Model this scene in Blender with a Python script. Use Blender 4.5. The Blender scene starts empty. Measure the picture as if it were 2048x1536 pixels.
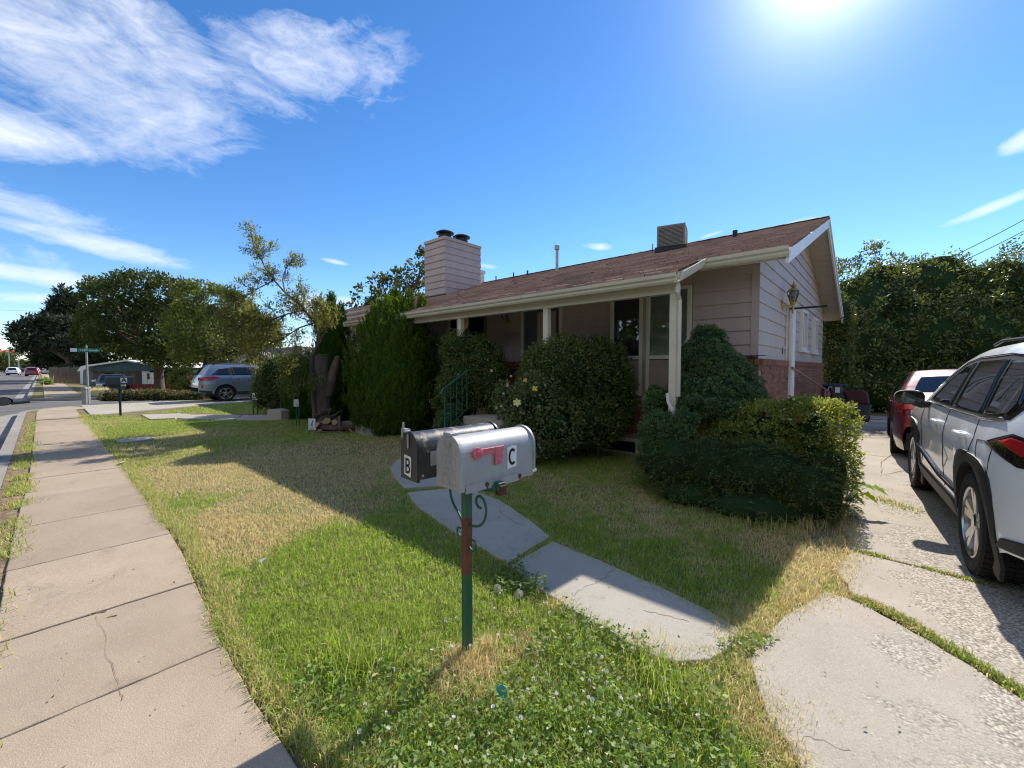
import bpy, bmesh, math, random
import numpy as np
from mathutils import Vector, Matrix
random.seed(7)
RNG = np.random.default_rng(7)
SC = bpy.context.scene
COL = SC.collection

# ------------------------------------------------------------------ camera
F = 835.0; YAW = math.radians(41.6); PITCH = math.radians(2.26); CH = 1.5
cam_data = bpy.data.cameras.new('camera')
cam = bpy.data.objects.new('camera', cam_data); COL.objects.link(cam)
cam.location = (0, 0, CH)
cam.rotation_euler = (math.pi/2 - PITCH, 0, YAW)
cam_data.sensor_width = 36.0
cam_data.lens = 36.0 * F / 2048.0
cam_data.clip_start = 0.05; cam_data.clip_end = 3000
SC.camera = cam
_fw = np.array([-math.sin(YAW)*math.cos(PITCH), math.cos(YAW)*math.cos(PITCH), -math.sin(PITCH)])
_rt = np.array([math.cos(YAW), math.sin(YAW), 0.0]); _up = np.cross(_rt, _fw)
_C = np.array([0, 0, CH])
def ray(x, y): return _fw + _rt*(x-1024)/F + _up*(768-y)/F
def G(x, y, z=0.0):
    d = ray(x, y); return _C + d*((z-CH)/d[2])
def PYW(x, y, Y):
    d = ray(x, y); return _C + d*(Y/d[1])
def PD(x, y, D): return _C + ray(x, y)*D      # D = distance along the view axis

# ------------------------------------------------------------------ light
SUN_EL = math.radians(38.8); SUN_AZ = math.radians(-5.0)   # azimuth from +Y, towards +X positive
sun_vec = Vector((math.sin(SUN_AZ)*math.cos(SUN_EL), math.cos(SUN_AZ)*math.cos(SUN_EL), math.sin(SUN_EL)))
sd = bpy.data.lights.new('sun', 'SUN'); sd.energy = 3.3; sd.angle = math.radians(0.53); sd.color = (1.0, 0.95, 0.87)
sun = bpy.data.objects.new('sun', sd); COL.objects.link(sun)
sun.rotation_euler = sun_vec.to_track_quat('Z', 'Y').to_euler()
sun.location = (0, 40, 40)

world = bpy.data.worlds.new('World'); SC.world = world; world.use_nodes = True
def build_world():
    nt = world.node_tree; N = nt.nodes; L = nt.links; N.clear()
    out = N.new('ShaderNodeOutputWorld'); bg = N.new('ShaderNodeBackground'); bg.inputs[1].default_value = 0.15
    L.new(bg.outputs[0], out.inputs[0])
    sky = N.new('ShaderNodeTexSky'); sky.sky_type = 'NISHITA'; sky.sun_disc = False
    sky.sun_elevation = SUN_EL; sky.sun_rotation = SUN_AZ
    sky.altitude = 1300; sky.air_density = 1.0; sky.dust_density = 0.12; sky.ozone_density = 2.2
    hs = N.new('ShaderNodeHueSaturation'); hs.inputs['Saturation'].default_value = 1.27; hs.inputs['Value'].default_value = 0.64; hs.inputs['Hue'].default_value = 0.504
    L.new(sky.outputs[0], hs.inputs['Color'])
    tc = N.new('ShaderNodeTexCoord'); sep = N.new('ShaderNodeSeparateXYZ'); L.new(tc.outputs['Generated'], sep.inputs[0])
    def mth(op, a, b=None, clamp=False):
        m = N.new('ShaderNodeMath'); m.operation = op; m.use_clamp = clamp
        for i, v in enumerate((a, b)):
            if v is None: continue
            if isinstance(v, (int, float)): m.inputs[i].default_value = v
            else: L.new(v, m.inputs[i])
        return m.outputs[0]
    az = mth('ARCTAN2', sep.outputs[0], sep.outputs[1]); el = mth('ARCSINE', sep.outputs[2])
    cmb = N.new('ShaderNodeCombineXYZ'); L.new(az, cmb.inputs[0]); L.new(el, cmb.inputs[1])
    def ell(px, py, rx, ry, rot, s):
        d = ray(px, py); a0 = math.atan2(d[0], d[1]); e0 = math.asin(d[2]/np.linalg.norm(d))
        k = 1.0/np.linalg.norm(d)/F
        mp = N.new('ShaderNodeMapping'); mp.vector_type = 'TEXTURE'
        mp.inputs['Location'].default_value = (a0, e0, 0); mp.inputs['Rotation'].default_value = (0, 0, math.radians(rot))
        mp.inputs['Scale'].default_value = (rx*k, ry*k, 1)
        L.new(cmb.outputs[0], mp.inputs[0])
        ln = N.new('ShaderNodeVectorMath'); ln.operation = 'LENGTH'; L.new(mp.outputs[0], ln.inputs[0])
        mr = N.new('ShaderNodeMapRange'); mr.interpolation_type = 'SMOOTHSTEP'
        mr.inputs['From Min'].default_value = 1.0; mr.inputs['From Max'].default_value = 0.0
        mr.inputs['To Min'].default_value = 0; mr.inputs['To Max'].default_value = s
        L.new(ln.outputs['Value'], mr.inputs['Value'])
        return mr.outputs[0]
    clouds = [(150, 130, 620, 300, -8, .80), (600, 130, 500, 180, 10, .78), (20, 260, 330, 120, 4, .85), (300, 60, 520, 150, -12, .72),
              (60, 420, 420, 110, -10, .70), (180, 482, 330, 55, -8, .85), (60, 548, 280, 46, -3, .85), (100, 600, 280, 30, 0, .75),
              (630, 615, 110, 55, -8, 1.05), (690, 605, 70, 30, 0, .9), (1200, 494, 75, 16, -6, .8), (672, 524, 60, 11, -8, .75),
              (975, 532, 52, 12, -4, .75), (1580, 452, 95, 18, 10, .8), (1990, 412, 170, 24, 16, .85), (2050, 280, 80, 44, 20, .9),
              (1420, 470, 60, 9, 10, .6), (-500, 300, 700, 260, 10, .75), (-200, 480, 500, 120, -5, .75)]
    acc = None
    for c in clouds:
        m = ell(*c); acc = m if acc is None else mth('MAXIMUM', acc, m)
    # broken cloud as at the left, continued unseen behind the camera for white fill
    north = N.new('ShaderNodeMapRange'); north.interpolation_type = 'SMOOTHSTEP'; L.new(sep.outputs[1], north.inputs['Value'])
    north.inputs['From Min'].default_value = .05; north.inputs['From Max'].default_value = -.45; north.inputs['To Max'].default_value = .84
    acc = mth('MAXIMUM', acc, north.outputs[0])
    def noise(scale_xy, rot, sc, det, dist, rough=.6):
        mp = N.new('ShaderNodeMapping'); mp.inputs['Rotation'].default_value = (0, 0, math.radians(rot))
        mp.inputs['Scale'].default_value = (scale_xy[0], scale_xy[1], 1); L.new(cmb.outputs[0], mp.inputs[0])
        n = N.new('ShaderNodeTexNoise'); n.inputs['Scale'].default_value = sc; n.inputs['Detail'].default_value = det
        n.inputs['Roughness'].default_value = rough; n.inputs['Distortion'].default_value = dist; L.new(mp.outputs[0], n.inputs[0])
        return n.outputs['Fac']
    n1 = noise((1.0, 2.2), -34, 4.2, 10, 1.1); n2 = noise((1, 2.4), -14, 17, 10, .8, .68)
    nn = mth('ADD', mth('MULTIPLY', n1, .64), mth('MULTIPLY', n2, .36))
    dens = mth('MULTIPLY', mth('SUBTRACT', mth('ADD', nn, mth('MULTIPLY', acc, .60)), .74), 2.3, True)
    dens = mth('MULTIPLY', dens, mth('MULTIPLY', acc, 2.2, True), True)
    dens = mth('MULTIPLY', dens, .90)
    mix = N.new('ShaderNodeMix'); mix.data_type = 'RGBA'
    L.new(dens, mix.inputs[0]); L.new(hs.outputs[0], mix.inputs[6]); mix.inputs[7].default_value = (3.9, 4.0, 4.2, 1)
    # aureole round the sun
    dt = N.new('ShaderNodeVectorMath'); dt.operation = 'DOT_PRODUCT'; L.new(tc.outputs['Generated'], dt.inputs[0]); dt.inputs[1].default_value = tuple(sun_vec)
    ang = mth('ARCCOSINE', mth('MINIMUM', dt.outputs['Value'], 1.0))
    au = mth('MULTIPLY', mth('POWER', 2.718, mth('MULTIPLY', ang, -1/math.radians(3.1))), 11.0)
    ad = N.new('ShaderNodeMix'); ad.data_type = 'RGBA'; ad.blend_type = 'ADD'; ad.inputs[0].default_value = 1.0
    L.new(mix.outputs[2], ad.inputs[6]); cr_ = N.new('ShaderNodeCombineColor')
    for i in range(3): L.new(au, cr_.inputs[i])
    L.new(cr_.outputs[0], ad.inputs[7]); L.new(ad.outputs[2], bg.inputs[0])
build_world()
SC.view_settings.view_transform = 'Standard'; SC.view_settings.look = 'None'
SC.view_settings.exposure = 1.08; SC.view_settings.gamma = 1.0; SC.view_settings.use_curve_mapping = False
SC.cycles.use_denoising = True; SC.cycles.filter_width = 1.15; SC.cycles.max_bounces = 6; SC.cycles.transparent_max_bounces = 12; SC.cycles.transmission_bounces = 6

# ------------------------------------------------------------------ object helpers
def tag(o, label=None, cat=None, group=None, kind=None):
    if label: o['label'] = label
    if cat: o['category'] = cat
    if group: o['group'] = group
    if kind: o['kind'] = kind
    return o
def thing(name, label, cat, loc=(0, 0, 0), rz=0.0, group=None):
    o = bpy.data.objects.new(name, None); COL.objects.link(o); o.empty_display_size = .1
    o.location = loc; o.rotation_euler = (0, 0, rz)
    return tag(o, label, cat, group)
def link(name, me, m=None, parent=None, loc=None, rot=None):
    o = bpy.data.objects.new(name, me); COL.objects.link(o)
    if m is not None and not me.materials: me.materials.append(m)
    if parent is not None: o.parent = parent
    if loc is not None: o.location = loc
    if rot is not None: o.rotation_euler = rot
    return o
def copy_tree(o, parent=None):
    c = o.copy(); COL.objects.link(c)
    if parent is not None:
        c.parent = parent
    for ch in list(o.children): copy_tree(ch, c)
    return c

class MB:
    """collects simple solids, builds one mesh"""
    def __init__(s): s.v = []; s.f = []
    def add(s, v, f):
        n = len(s.v); s.v += [tuple(p) for p in v]; s.f += [tuple(i+n for i in q) for q in f]; return s
    def box(s, c, d, rz=0, rx=0, ry=0):
        M = Matrix.Rotation(rz, 3, 'Z') @ Matrix.Rotation(ry, 3, 'Y') @ Matrix.Rotation(rx, 3, 'X')
        v = [Vector(c) + M @ Vector((d[0]*x/2, d[1]*y/2, d[2]*z/2)) for x in (-1, 1) for y in (-1, 1) for z in (-1, 1)]
        return s.add(v, [(0, 1, 3, 2), (4, 6, 7, 5), (0, 4, 5, 1), (2, 3, 7, 6), (0, 2, 6, 4), (1, 5, 7, 3)])
    def b2(s, lo, hi): return s.box([(a+b)/2 for a, b in zip(lo, hi)], [abs(b-a) for a, b in zip(lo, hi)])
    def prism(s, poly, h0, h1, fn=None):
        """extrude polygon (u,v) between h0,h1; fn maps (u,v,h)->xyz"""
        fn = fn or (lambda u, v, h: (u, v, h)); n = len(poly)
        v = [fn(a, b, h0) for a, b in poly] + [fn(a, b, h1) for a, b in poly]
        f = [tuple(range(n-1, -1, -1)), tuple(range(n, 2*n))] + [(i, (i+1) % n, n+(i+1) % n, n+i) for i in range(n)]
        return s.add(v, f)
    def tube(s, pts, r, n=8, cap=True):
        pts = [Vector(p) for p in pts]; m = len(pts); rr = r if hasattr(r, '__len__') else [r]*m
        vs = []; ref = Vector((0, 0, 1)); prev = None
        for i, p in enumerate(pts):
            t = (pts[min(i+1, m-1)] - pts[max(i-1, 0)])
            if t.length < 1e-9: t = Vector((0, 0, 1))
            t.normalize()
            if prev is None:
                a = t.cross(ref if abs(t.z) < .95 else Vector((1, 0, 0))).normalized()
            else:
                a = (prev - t*prev.dot(t))
                a = a.normalized() if a.length > 1e-6 else t.orthogonal().normalized()
            prev = a; b = t.cross(a)
            for k in range(n):
                q = 2*math.pi*k/n; vs.append(p + (a*math.cos(q) + b*math.sin(q))*rr[i])
        f = [(i*n+k, i*n+(k+1) % n, (i+1)*n+(k+1) % n, (i+1)*n+k) for i in range(m-1) for k in range(n)]
        if cap: f += [tuple(range(n-1, -1, -1)), tuple((m-1)*n+k for k in range(n))]
        return s.add(vs, f)
    def lathe(s, prof, c=(0, 0, 0), axis='Z', n=20, cap=True):
        vs = []
        for r, h in prof:
            for k in range(n):
                q = 2*math.pi*k/n; a, b = r*math.cos(q), r*math.sin(q)
                p = {'Z': (a, b, h), 'Y': (a, h, b), 'X': (h, a, b)}[axis]
                vs.append((p[0]+c[0], p[1]+c[1], p[2]+c[2]))
        m = len(prof)
        f = [(i*n+k, i*n+(k+1) % n, (i+1)*n+(k+1) % n, (i+1)*n+k) for i in range(m-1) for k in range(n)]
        if cap: f += [tuple(range(n-1, -1, -1)), tuple((m-1)*n+k for k in range(n))]
        return s.add(vs, f)
    def grid(s, P):
        """P[i][j] of points"""
        n = len(P[0]); m = len(P)
        return s.add([p for row in P for p in row], [(i*n+j, i*n+j+1, (i+1)*n+j+1, (i+1)*n+j) for i in range(m-1) for j in range(n-1)])
    def mesh(s, name, smooth=None, recalc=True, bevel=0, merge=False):
        me = bpy.data.meshes.new(name); me.from_pydata(s.v, [], s.f)
        if recalc or bevel or merge:
            bm = bmesh.new(); bm.from_mesh(me)
            if merge: bmesh.ops.remove_doubles(bm, verts=bm.verts, dist=1e-4)
            if recalc: bmesh.ops.recalc_face_normals(bm, faces=bm.faces)
            if bevel: bmesh.ops.bevel(bm, geom=bm.edges[:], offset=bevel, segments=1, affect='EDGES', clamp_overlap=True)
            bm.to_mesh(me); bm.free()
        if smooth is not None:
            if smooth >= 180: me.shade_smooth()
            else:
                me.shade_smooth(); me.set_sharp_from_angle(angle=math.radians(smooth))
        return me
    def obj(s, name, m, parent=None, smooth=None, recalc=True, bevel=0, merge=False, loc=None, rot=None):
        return link(name, s.mesh(name, smooth, recalc, bevel, merge), m, parent, loc, rot)

# ------------------------------------------------------------------ materials
def newmat(name):
    m = bpy.data.materials.new(name); m.use_nodes = True; nt = m.node_tree; nt.nodes.clear()
    o = nt.nodes.new('ShaderNodeOutputMaterial'); p = nt.nodes.new('ShaderNodeBsdfPrincipled')
    nt.links.new(p.outputs[0], o.inputs[0]); return m, nt, p, o
def c4(c): return (c[0], c[1], c[2], 1)
def mixn(nt, fac, a, b, blend='MIX'):
    x = nt.nodes.new('ShaderNodeMix'); x.data_type = 'RGBA'; x.blend_type = blend
    for i, v in ((0, fac), (6, a), (7, b)):
        if isinstance(v, (int, float)): x.inputs[i].default_value = v
        elif isinstance(v, tuple): x.inputs[i].default_value = c4(v)
        else: nt.links.new(v, x.inputs[i])
    return x.outputs[2]
def nz(nt, vec, scale, det=4, rough=.55, dist=0, kind='noise'):
    n = nt.nodes.new('ShaderNodeTexNoise' if kind == 'noise' else 'ShaderNodeTexVoronoi')
    n.inputs['Scale'].default_value = scale
    if kind == 'noise':
        n.inputs['Detail'].default_value = det; n.inputs['Roughness'].default_value = rough; n.inputs['Distortion'].default_value = dist
    if vec is not None: nt.links.new(vec, n.inputs['Vector'])
    return n.outputs['Fac' if kind == 'noise' else 'Distance']
def mr(nt, v, a, b, lo=0., hi=1.):
    x = nt.nodes.new('ShaderNodeMapRange'); nt.links.new(v, x.inputs[0])
    x.inputs[1].default_value = a; x.inputs[2].default_value = b; x.inputs[3].default_value = lo; x.inputs[4].default_value = hi
    return x.outputs[0]
def posn(nt, scale=(1, 1, 1), rz=0):
    g = nt.nodes.new('ShaderNodeNewGeometry'); mp = nt.nodes.new('ShaderNodeMapping')
    mp.inputs['Scale'].default_value = scale; mp.inputs['Rotation'].default_value = (0, 0, rz)
    nt.links.new(g.outputs['Position'], mp.inputs[0]); return mp.outputs[0]
def bump(nt, p, h, strength=.3, dist=.01):
    b = nt.nodes.new('ShaderNodeBump'); b.inputs['Strength'].default_value = strength; b.inputs['Distance'].default_value = dist
    nt.links.new(h, b.inputs['Height']); nt.links.new(b.outputs[0], p.inputs['Normal'])
def pm(name, col, rough=.6, metal=0., var=.25, vs=4., fine=60., bmp=.15, spec=.4, col2=None, c2t=(.5, .7), coat=0, stretch=(1, 1, 1), rnd=0.):
    """general surface: base colour broken up by two noises, optional second colour in patches, fine bump"""
    m, nt, p, o = newmat(name)
    P = posn(nt, stretch)
    n1 = nz(nt, P, vs, 5); n2 = nz(nt, P, fine, 3)
    dk = tuple(c*(1-var) for c in col); lt = tuple(min(1, c*(1+var*.6)) for c in col)
    c = mixn(nt, mr(nt, n1, .3, .7), dk, lt)
    c = mixn(nt, mr(nt, n2, .25, .75, 0, .5), c, tuple(x*.72 for x in col))
    if col2 is not None: c = mixn(nt, mr(nt, nz(nt, P, vs*1.7, 6, .65), c2t[0], c2t[1]), c, tuple(col2))
    if rnd:
        oi = nt.nodes.new('ShaderNodeObjectInfo')
        hsv = nt.nodes.new('ShaderNodeHueSaturation'); nt.links.new(c, hsv.inputs['Color'])
        nt.links.new(mr(nt, oi.outputs['Random'], 0, 1, 1-rnd, 1+rnd), hsv.inputs['Value']); c = hsv.outputs[0]
    nt.links.new(c, p.inputs['Base Color'])
    p.inputs['Roughness'].default_value = rough; p.inputs['Metallic'].default_value = metal
    p.inputs['Specular IOR Level'].default_value = spec
    if coat: p.inputs['Coat Weight'].default_value = coat; p.inputs['Coat Roughness'].default_value = .05
    if bmp: bump(nt, p, n2, bmp, .004)
    return m
def leafmat(name, a, b, c=None, trans=.35, rough=.5, spec=.35):
    """a..b by the per-leaf tint attribute (a = older leaf, b = young leaf, c = dry)"""
    m, nt, p, o = newmat(name)
    at = nt.nodes.new('ShaderNodeAttribute'); at.attribute_name = 'tint'
    col = mixn(nt, mr(nt, at.outputs['Fac'], 0, .8), tuple(a), tuple(b))
    if c is not None: col = mixn(nt, mr(nt, at.outputs['Fac'], .86, .97), col, tuple(c))
    nt.links.new(col, p.inputs['Base Color']); p.inputs['Roughness'].default_value = rough
    p.inputs['Specular IOR Level'].default_value = spec
    t = nt.nodes.new('ShaderNodeBsdfTranslucent')
    hsv = nt.nodes.new('ShaderNodeHueSaturation'); hsv.inputs['Value'].default_value = 1.5; hsv.inputs['Saturation'].default_value = 1.1
    hsv.inputs['Hue'].default_value = .488
    nt.links.new(col, hsv.inputs['Color']); nt.links.new(hsv.outputs[0], t.inputs[0])
    mx = nt.nodes.new('ShaderNodeMixShader'); mx.inputs[0].default_value = trans
    nt.links.new(p.outputs[0], mx.inputs[1]); nt.links.new(t.outputs[0], mx.inputs[2]); nt.links.new(mx.outputs[0], o.inputs[0])
    return m
def glassmat(name, tint=(.02, .025, .03), see=.0, rough=.02):
    m, nt, p, o = newmat(name)
    p.inputs['Base Color'].default_value = c4(tint); p.inputs['Roughness'].default_value = rough
    p.inputs['Specular IOR Level'].default_value = .7
    if see > 0:
        t = nt.nodes.new('ShaderNodeBsdfTransparent'); t.inputs[0].default_value = (see, see*1.02, see, 1)
        gl = nt.nodes.new('ShaderNodeBsdfGlossy'); gl.inputs['Roughness'].default_value = rough
        fr = nt.nodes.new('ShaderNodeFresnel'); fr.inputs['IOR'].default_value = 1.55
        mx = nt.nodes.new('ShaderNodeMixShader'); nt.links.new(mr(nt, fr.outputs[0], 0, 1, .04, 1), mx.inputs[0])
        nt.links.new(t.outputs[0], mx.inputs[1]); nt.links.new(gl.outputs[0], mx.inputs[2]); nt.links.new(mx.outputs[0], o.inputs[0])
    return m
M = {}
M['siding'] = pm('siding_paint', (.475, .378, .338), .55, var=.10, vs=1.3, fine=35, bmp=.08, col2=(.39, .30, .27), c2t=(.52, .78), stretch=(2.2, 2.2, .7), rnd=.035)
M['trim'] = pm('cream_trim_paint', (.66, .61, .48), .5, var=.10, vs=3, fine=50, bmp=.06, col2=(.42, .36, .26), c2t=(.66, .8))
M['white'] = pm('white_paint', (.74, .73, .70), .45, var=.08, vs=4, fine=60, bmp=.05, col2=(.5, .47, .42), c2t=(.66, .8))
M['brick'] = pm('red_brick', (.255, .112, .07), .85, var=.30, vs=9, fine=120, bmp=.35, rnd=.32, spec=.2)
M['mortar'] = pm('mortar', (.36, .27, .22), .95, var=.15, vs=8, fine=100, bmp=.3, spec=.1)
M['found'] = pm('foundation_concrete', (.30, .28, .25), .9, var=.2, vs=3, fine=60, bmp=.3, spec=.1)
M['shingle'] = None
M['darkmetal'] = pm('dark_metal', (.03, .032, .03), .45, .5, var=.3, vs=12, fine=90, bmp=.1)
M['galv'] = pm('weathered_steel', (.42, .42, .40), .5, .5, var=.2, vs=6, fine=60, bmp=.1)
M['ac'] = pm('ac_cabinet', (.24, .215, .18), .6, .1, var=.15, vs=5, fine=60, bmp=.1)
M['brass'] = pm('tarnished_brass', (.52, .38, .16), .45, .7, var=.3, vs=40, fine=150, bmp=.1)
M['iron_green'] = pm('green_painted_iron', (.035, .12, .075), .45, .0, var=.25, vs=10, fine=120, bmp=.12)
M['iron_pink'] = pm('rusty_pink_iron', (.33, .17, .14), .6, .0, var=.3, vs=10, fine=120, bmp=.2)
M['door'] = pm('beige_door', (.42, .36, .29), .5, var=.08, vs=3, fine=50, bmp=.05)
M['dark'] = pm('dark_interior', (.012, .012, .014), .8, var=.2, vs=3, fine=40, bmp=0)
M['darkdoor'] = pm('dark_door', (.012, .014, .024), .35, var=.2, vs=3, fine=40, bmp=0)
M['blind'] = pm('window_blind', (.55, .60, .55), .7, var=.06, vs=3, fine=30, bmp=0)
M['blind_dark'] = pm('window_shade', (.09, .10, .11), .8, var=.06, vs=3, fine=30, bmp=0)
M['glass'] = glassmat('window_glass', (.02, .025, .03), .86)
M['glass_dark'] = glassmat('dark_glass', (.008, .010, .013), 0)
M['wood'] = pm('weathered_wood', (.24, .17, .11), .8, var=.35, vs=6, fine=70, bmp=.3, stretch=(1, 1, .3))
M['bark'] = pm('bark', (.13, .095, .072), .95, var=.5, vs=14, fine=60, bmp=.9, stretch=(1, 1, .25), spec=.1)
M['bark_grey'] = pm('grey_bark', (.15, .118, .09), .95, var=.5, vs=14, fine=60, bmp=.9, stretch=(1, 1, .25), spec=.1)
M['cut'] = pm('cut_wood', (.52, .34, .19), .8, var=.3, vs=30, fine=120, bmp=.2)
M['soffit'] = pm('soffit_boards', (.46, .44, .36), .6, var=.1, vs=3, fine=50, bmp=.06)
M['black'] = pm('black_paint', (.014, .014, .015), .45, var=.3, vs=10, fine=90, bmp=.08)
M['sticker'] = pm('white_sticker', (.82, .82, .80), .5, var=.04, vs=10, fine=80, bmp=0)
M['rubber'] = pm('tyre_rubber', (.022, .022, .023), .85, var=.25, vs=15, fine=120, bmp=.25, spec=.25)
M['plastic_black'] = pm('black_plastic', (.022, .023, .025), .55, var=.15, vs=8, fine=150, bmp=.12)
M['soil'] = pm('dry_soil', (.20, .14, .09), .95, var=.4, vs=7, fine=80, bmp=.6, spec=.1, col2=(.34, .25, .14), c2t=(.45, .65))
def shingle_mat():
    m, nt, p, o = newmat('asphalt_shingle')
    at = nt.nodes.new('ShaderNodeAttribute'); at.attribute_name = 'tint'
    P = posn(nt)
    c = mixn(nt, mr(nt, at.outputs['Fac'], 0, 1), (.25, .15, .112), (.43, .285, .218))
    c = mixn(nt, mr(nt, nz(nt, posn(nt, (1, .6, 1)), .9, 6, .65), .52, .72), c, (.17, .13, .11))
    sp = nz(nt, P, 90, 3)
    c = mixn(nt, mr(nt, sp, .52, .66, 0, .6), c, (.50, .38, .31))
    c = mixn(nt, mr(nt, nz(nt, P, 2.1, 6, .7), .60, .74, 0, .8), c, (.44, .36, .30))
    nt.links.new(c, p.inputs['Base Color']); p.inputs['Roughness'].default_value = .95; p.inputs['Specular IOR Level'].default_value = .25
    bump(nt, p, sp, .5, .006); return m
M['shingle'] = shingle_mat()
def concrete(name, a, b, speck, bmp=.35, spall=None, rnd=0.):
    m, nt, p, o = newmat(name); P = posn(nt)
    c = mixn(nt, mr(nt, nz(nt, P, 1.1, 7, .62), .3, .7), tuple(a), tuple(b))
    v = nz(nt, P, 95, kind='voronoi'); n2 = nz(nt, P, 160, 3)
    c = mixn(nt, mr(nt, n2, .56, .70, 0, .75), c, tuple(speck))
    c = mixn(nt, mr(nt, nz(nt, P, 210, 2), .58, .70, 0, .7), c, tuple(x*.35 for x in a))
    c = mixn(nt, mr(nt, nz(nt, posn(nt, (1, 1, 1), .6), 5.5, 8, .72), .61, .76, 0, .55), c, tuple(x*.52 for x in a))
    h = n2
    bmp = bmp*.6
    if spall:
        big = nz(nt, P, spall, 9, .66, .3)
        g = nt.nodes.new('ShaderNodeNewGeometry'); s = nt.nodes.new('ShaderNodeSeparateXYZ'); nt.links.new(g.outputs['Position'], s.inputs[0])
        ad = nt.nodes.new('ShaderNodeMath'); ad.operation = 'MULTIPLY_ADD'; nt.links.new(s.outputs[0], ad.inputs[0]); ad.inputs[1].default_value = .32; nt.links.new(big, ad.inputs[2])
        k = mr(nt, ad.outputs[0], .54, .61)
        vo = nt.nodes.new('ShaderNodeTexVoronoi'); vo.inputs['Scale'].default_value = 72; nt.links.new(P, vo.inputs[0])
        peb = mixn(nt, mr(nt, vo.outputs['Distance'], .35, .75), (.56, .49, .39), (.27, .23, .185))
        bw = nt.nodes.new('ShaderNodeRGBToBW'); nt.links.new(vo.outputs['Color'], bw.inputs[0]); hv_ = nt.nodes.new('ShaderNodeHueSaturation'); nt.links.new(peb, hv_.inputs['Color']); nt.links.new(mr(nt, bw.outputs[0], .1, .9, .62, 1.15), hv_.inputs['Value']); peb = hv_.outputs[0]
        c = mixn(nt, k, c, peb)
        mx = nt.nodes.new('ShaderNodeMix'); mx.data_type = 'FLOAT'; nt.links.new(k, mx.inputs[0])
        nt.links.new(mr(nt, n2, 0, 1, .9, 1.0), mx.inputs[2]); nt.links.new(mr(nt, vo.outputs['Distance'], 0, .7, .75, .05), mx.inputs[3])
        h = mx.outputs[0]
    if rnd:
        oi = nt.nodes.new('ShaderNodeObjectInfo'); hv = nt.nodes.new('ShaderNodeHueSaturation'); nt.links.new(c, hv.inputs['Color']); nt.links.new(mr(nt, oi.outputs['Random'], 0, 1, 1-rnd, 1+rnd), hv.inputs['Value']); c = hv.outputs[0]
        c = mixn(nt, mr(nt, nz(nt, P, 2.3, 9, .75, .6), .57, .70, 0, .45), c, tuple(x*.55 for x in a))
    nt.links.new(c, p.inputs['Base Color']); p.inputs['Roughness'].default_value = .9; p.inputs['Specular IOR Level'].default_value = .25
    bump(nt, p, h, bmp, .012); return m
M['walk'] = concrete('sidewalk_concrete', (.312, .240, .166), (.415, .328, .236), (.58, .475, .35), rnd=.07)
M['path'] = concrete('path_concrete', (.335, .298, .242), (.425, .38, .312), (.56, .50, .41), rnd=.05)
M['drive'] = concrete('driveway_concrete', (.345, .298, .236), (.45, .392, .315), (.60, .525, .42), .7, spall=1.6)
M['road'] = concrete('asphalt', (.105, .098, .092), (.17, .157, .145), (.30, .28, .26), .4)
M['kerb'] = concrete('kerb_concrete', (.25, .225, .195), (.34, .305, .265), (.45, .41, .36))
# ================================================================== GROUND
def xy(pts, z=0.0): return [tuple(G(a, b, z)[:2]) for a, b in pts]
def pip(P, poly):
    x, y = P[:, 0], P[:, 1]; ins = np.zeros(len(P), bool); n = len(poly)
    for i in range(n):
        x0, y0 = poly[i]; x1, y1 = poly[(i+1) % n]
        if y0 == y1: continue
        c = ((y0 > y) != (y1 > y)) & (x < (x1-x0)*(y-y0)/(y1-y0)+x0); ins ^= c
    return ins
def struct(o): o['kind'] = 'structure'; return o
M['ground'] = pm('dry_ground', (.19, .155, .095), .95, var=.3, vs=.05, fine=3, bmp=.3, spec=.1)
M['lawnbase'] = pm('lawn_thatch', (.25, .195, .10), .95, var=.35, vs=1.3, fine=70, bmp=.6, spec=.1, col2=(.12, .14, .045), c2t=(.45, .62))
struct(MB().add([(-1500, -1500, -1.25), (1500, -1500, -1.25), (1500, 1500, -1.25), (-1500, 1500, -1.25)], [(0, 1, 2, 3)]).obj('ground', M['ground']))
def arc(cx, cy, r, a0, a1, n=8): return [(cx+r*math.cos(math.radians(a0+(a1-a0)*i/n)), cy+r*math.sin(math.radians(a0+(a1-a0)*i/n))) for i in range(n+1)]
KY = -.38
lot = [(60, KY), (60, 70), (-23.6, 70)] + arc(-21.4, KY+2.2, 2.2, 180, 270)
struct(MB().prism(lot, -1.2, -.006).obj('yard', M['lawnbase']))
far_lot = [(-29.6, 2.2), (-240, 2.2), (-240, KY)] + arc(-31.8, KY+2.2, 2.2, 270, 360)
struct(MB().prism(far_lot, -1.2, -.006).obj('far_yard', M['lawnbase']))
struct(MB().add([(-29.6, 2.2, -.007), (-29.6, 5.2, -.9), (-29.6, 70, -.9), (-240, 70, -.9), (-240, 5.2, -.9), (-240, 2.2, -.007)], [(0, 1, 4, 5), (1, 2, 3, 4)]).obj('lower_yard', M['lawnbase']))
struct(MB().prism([(60, -9.6), (-240, -9.6), (-240, -60), (60, -60)], -1.2, -.006).obj('opposite_yard', M['lawnbase']))
struct(MB().b2((-420, -9.3, -.30), (60, KY-.02, -.135)).obj('road', M['road']))
struct(MB().b2((-29.6, KY-.1, -1.2), (-23.4, 70, -.131)).obj('side_road', M['road']))
kb = MB()
kb.b2((-21.4, KY-.16, -.3), (60, KY, .004)); kb.b2((-21.4, KY-.62, -.3), (60, KY-.16, -.127))
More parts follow.
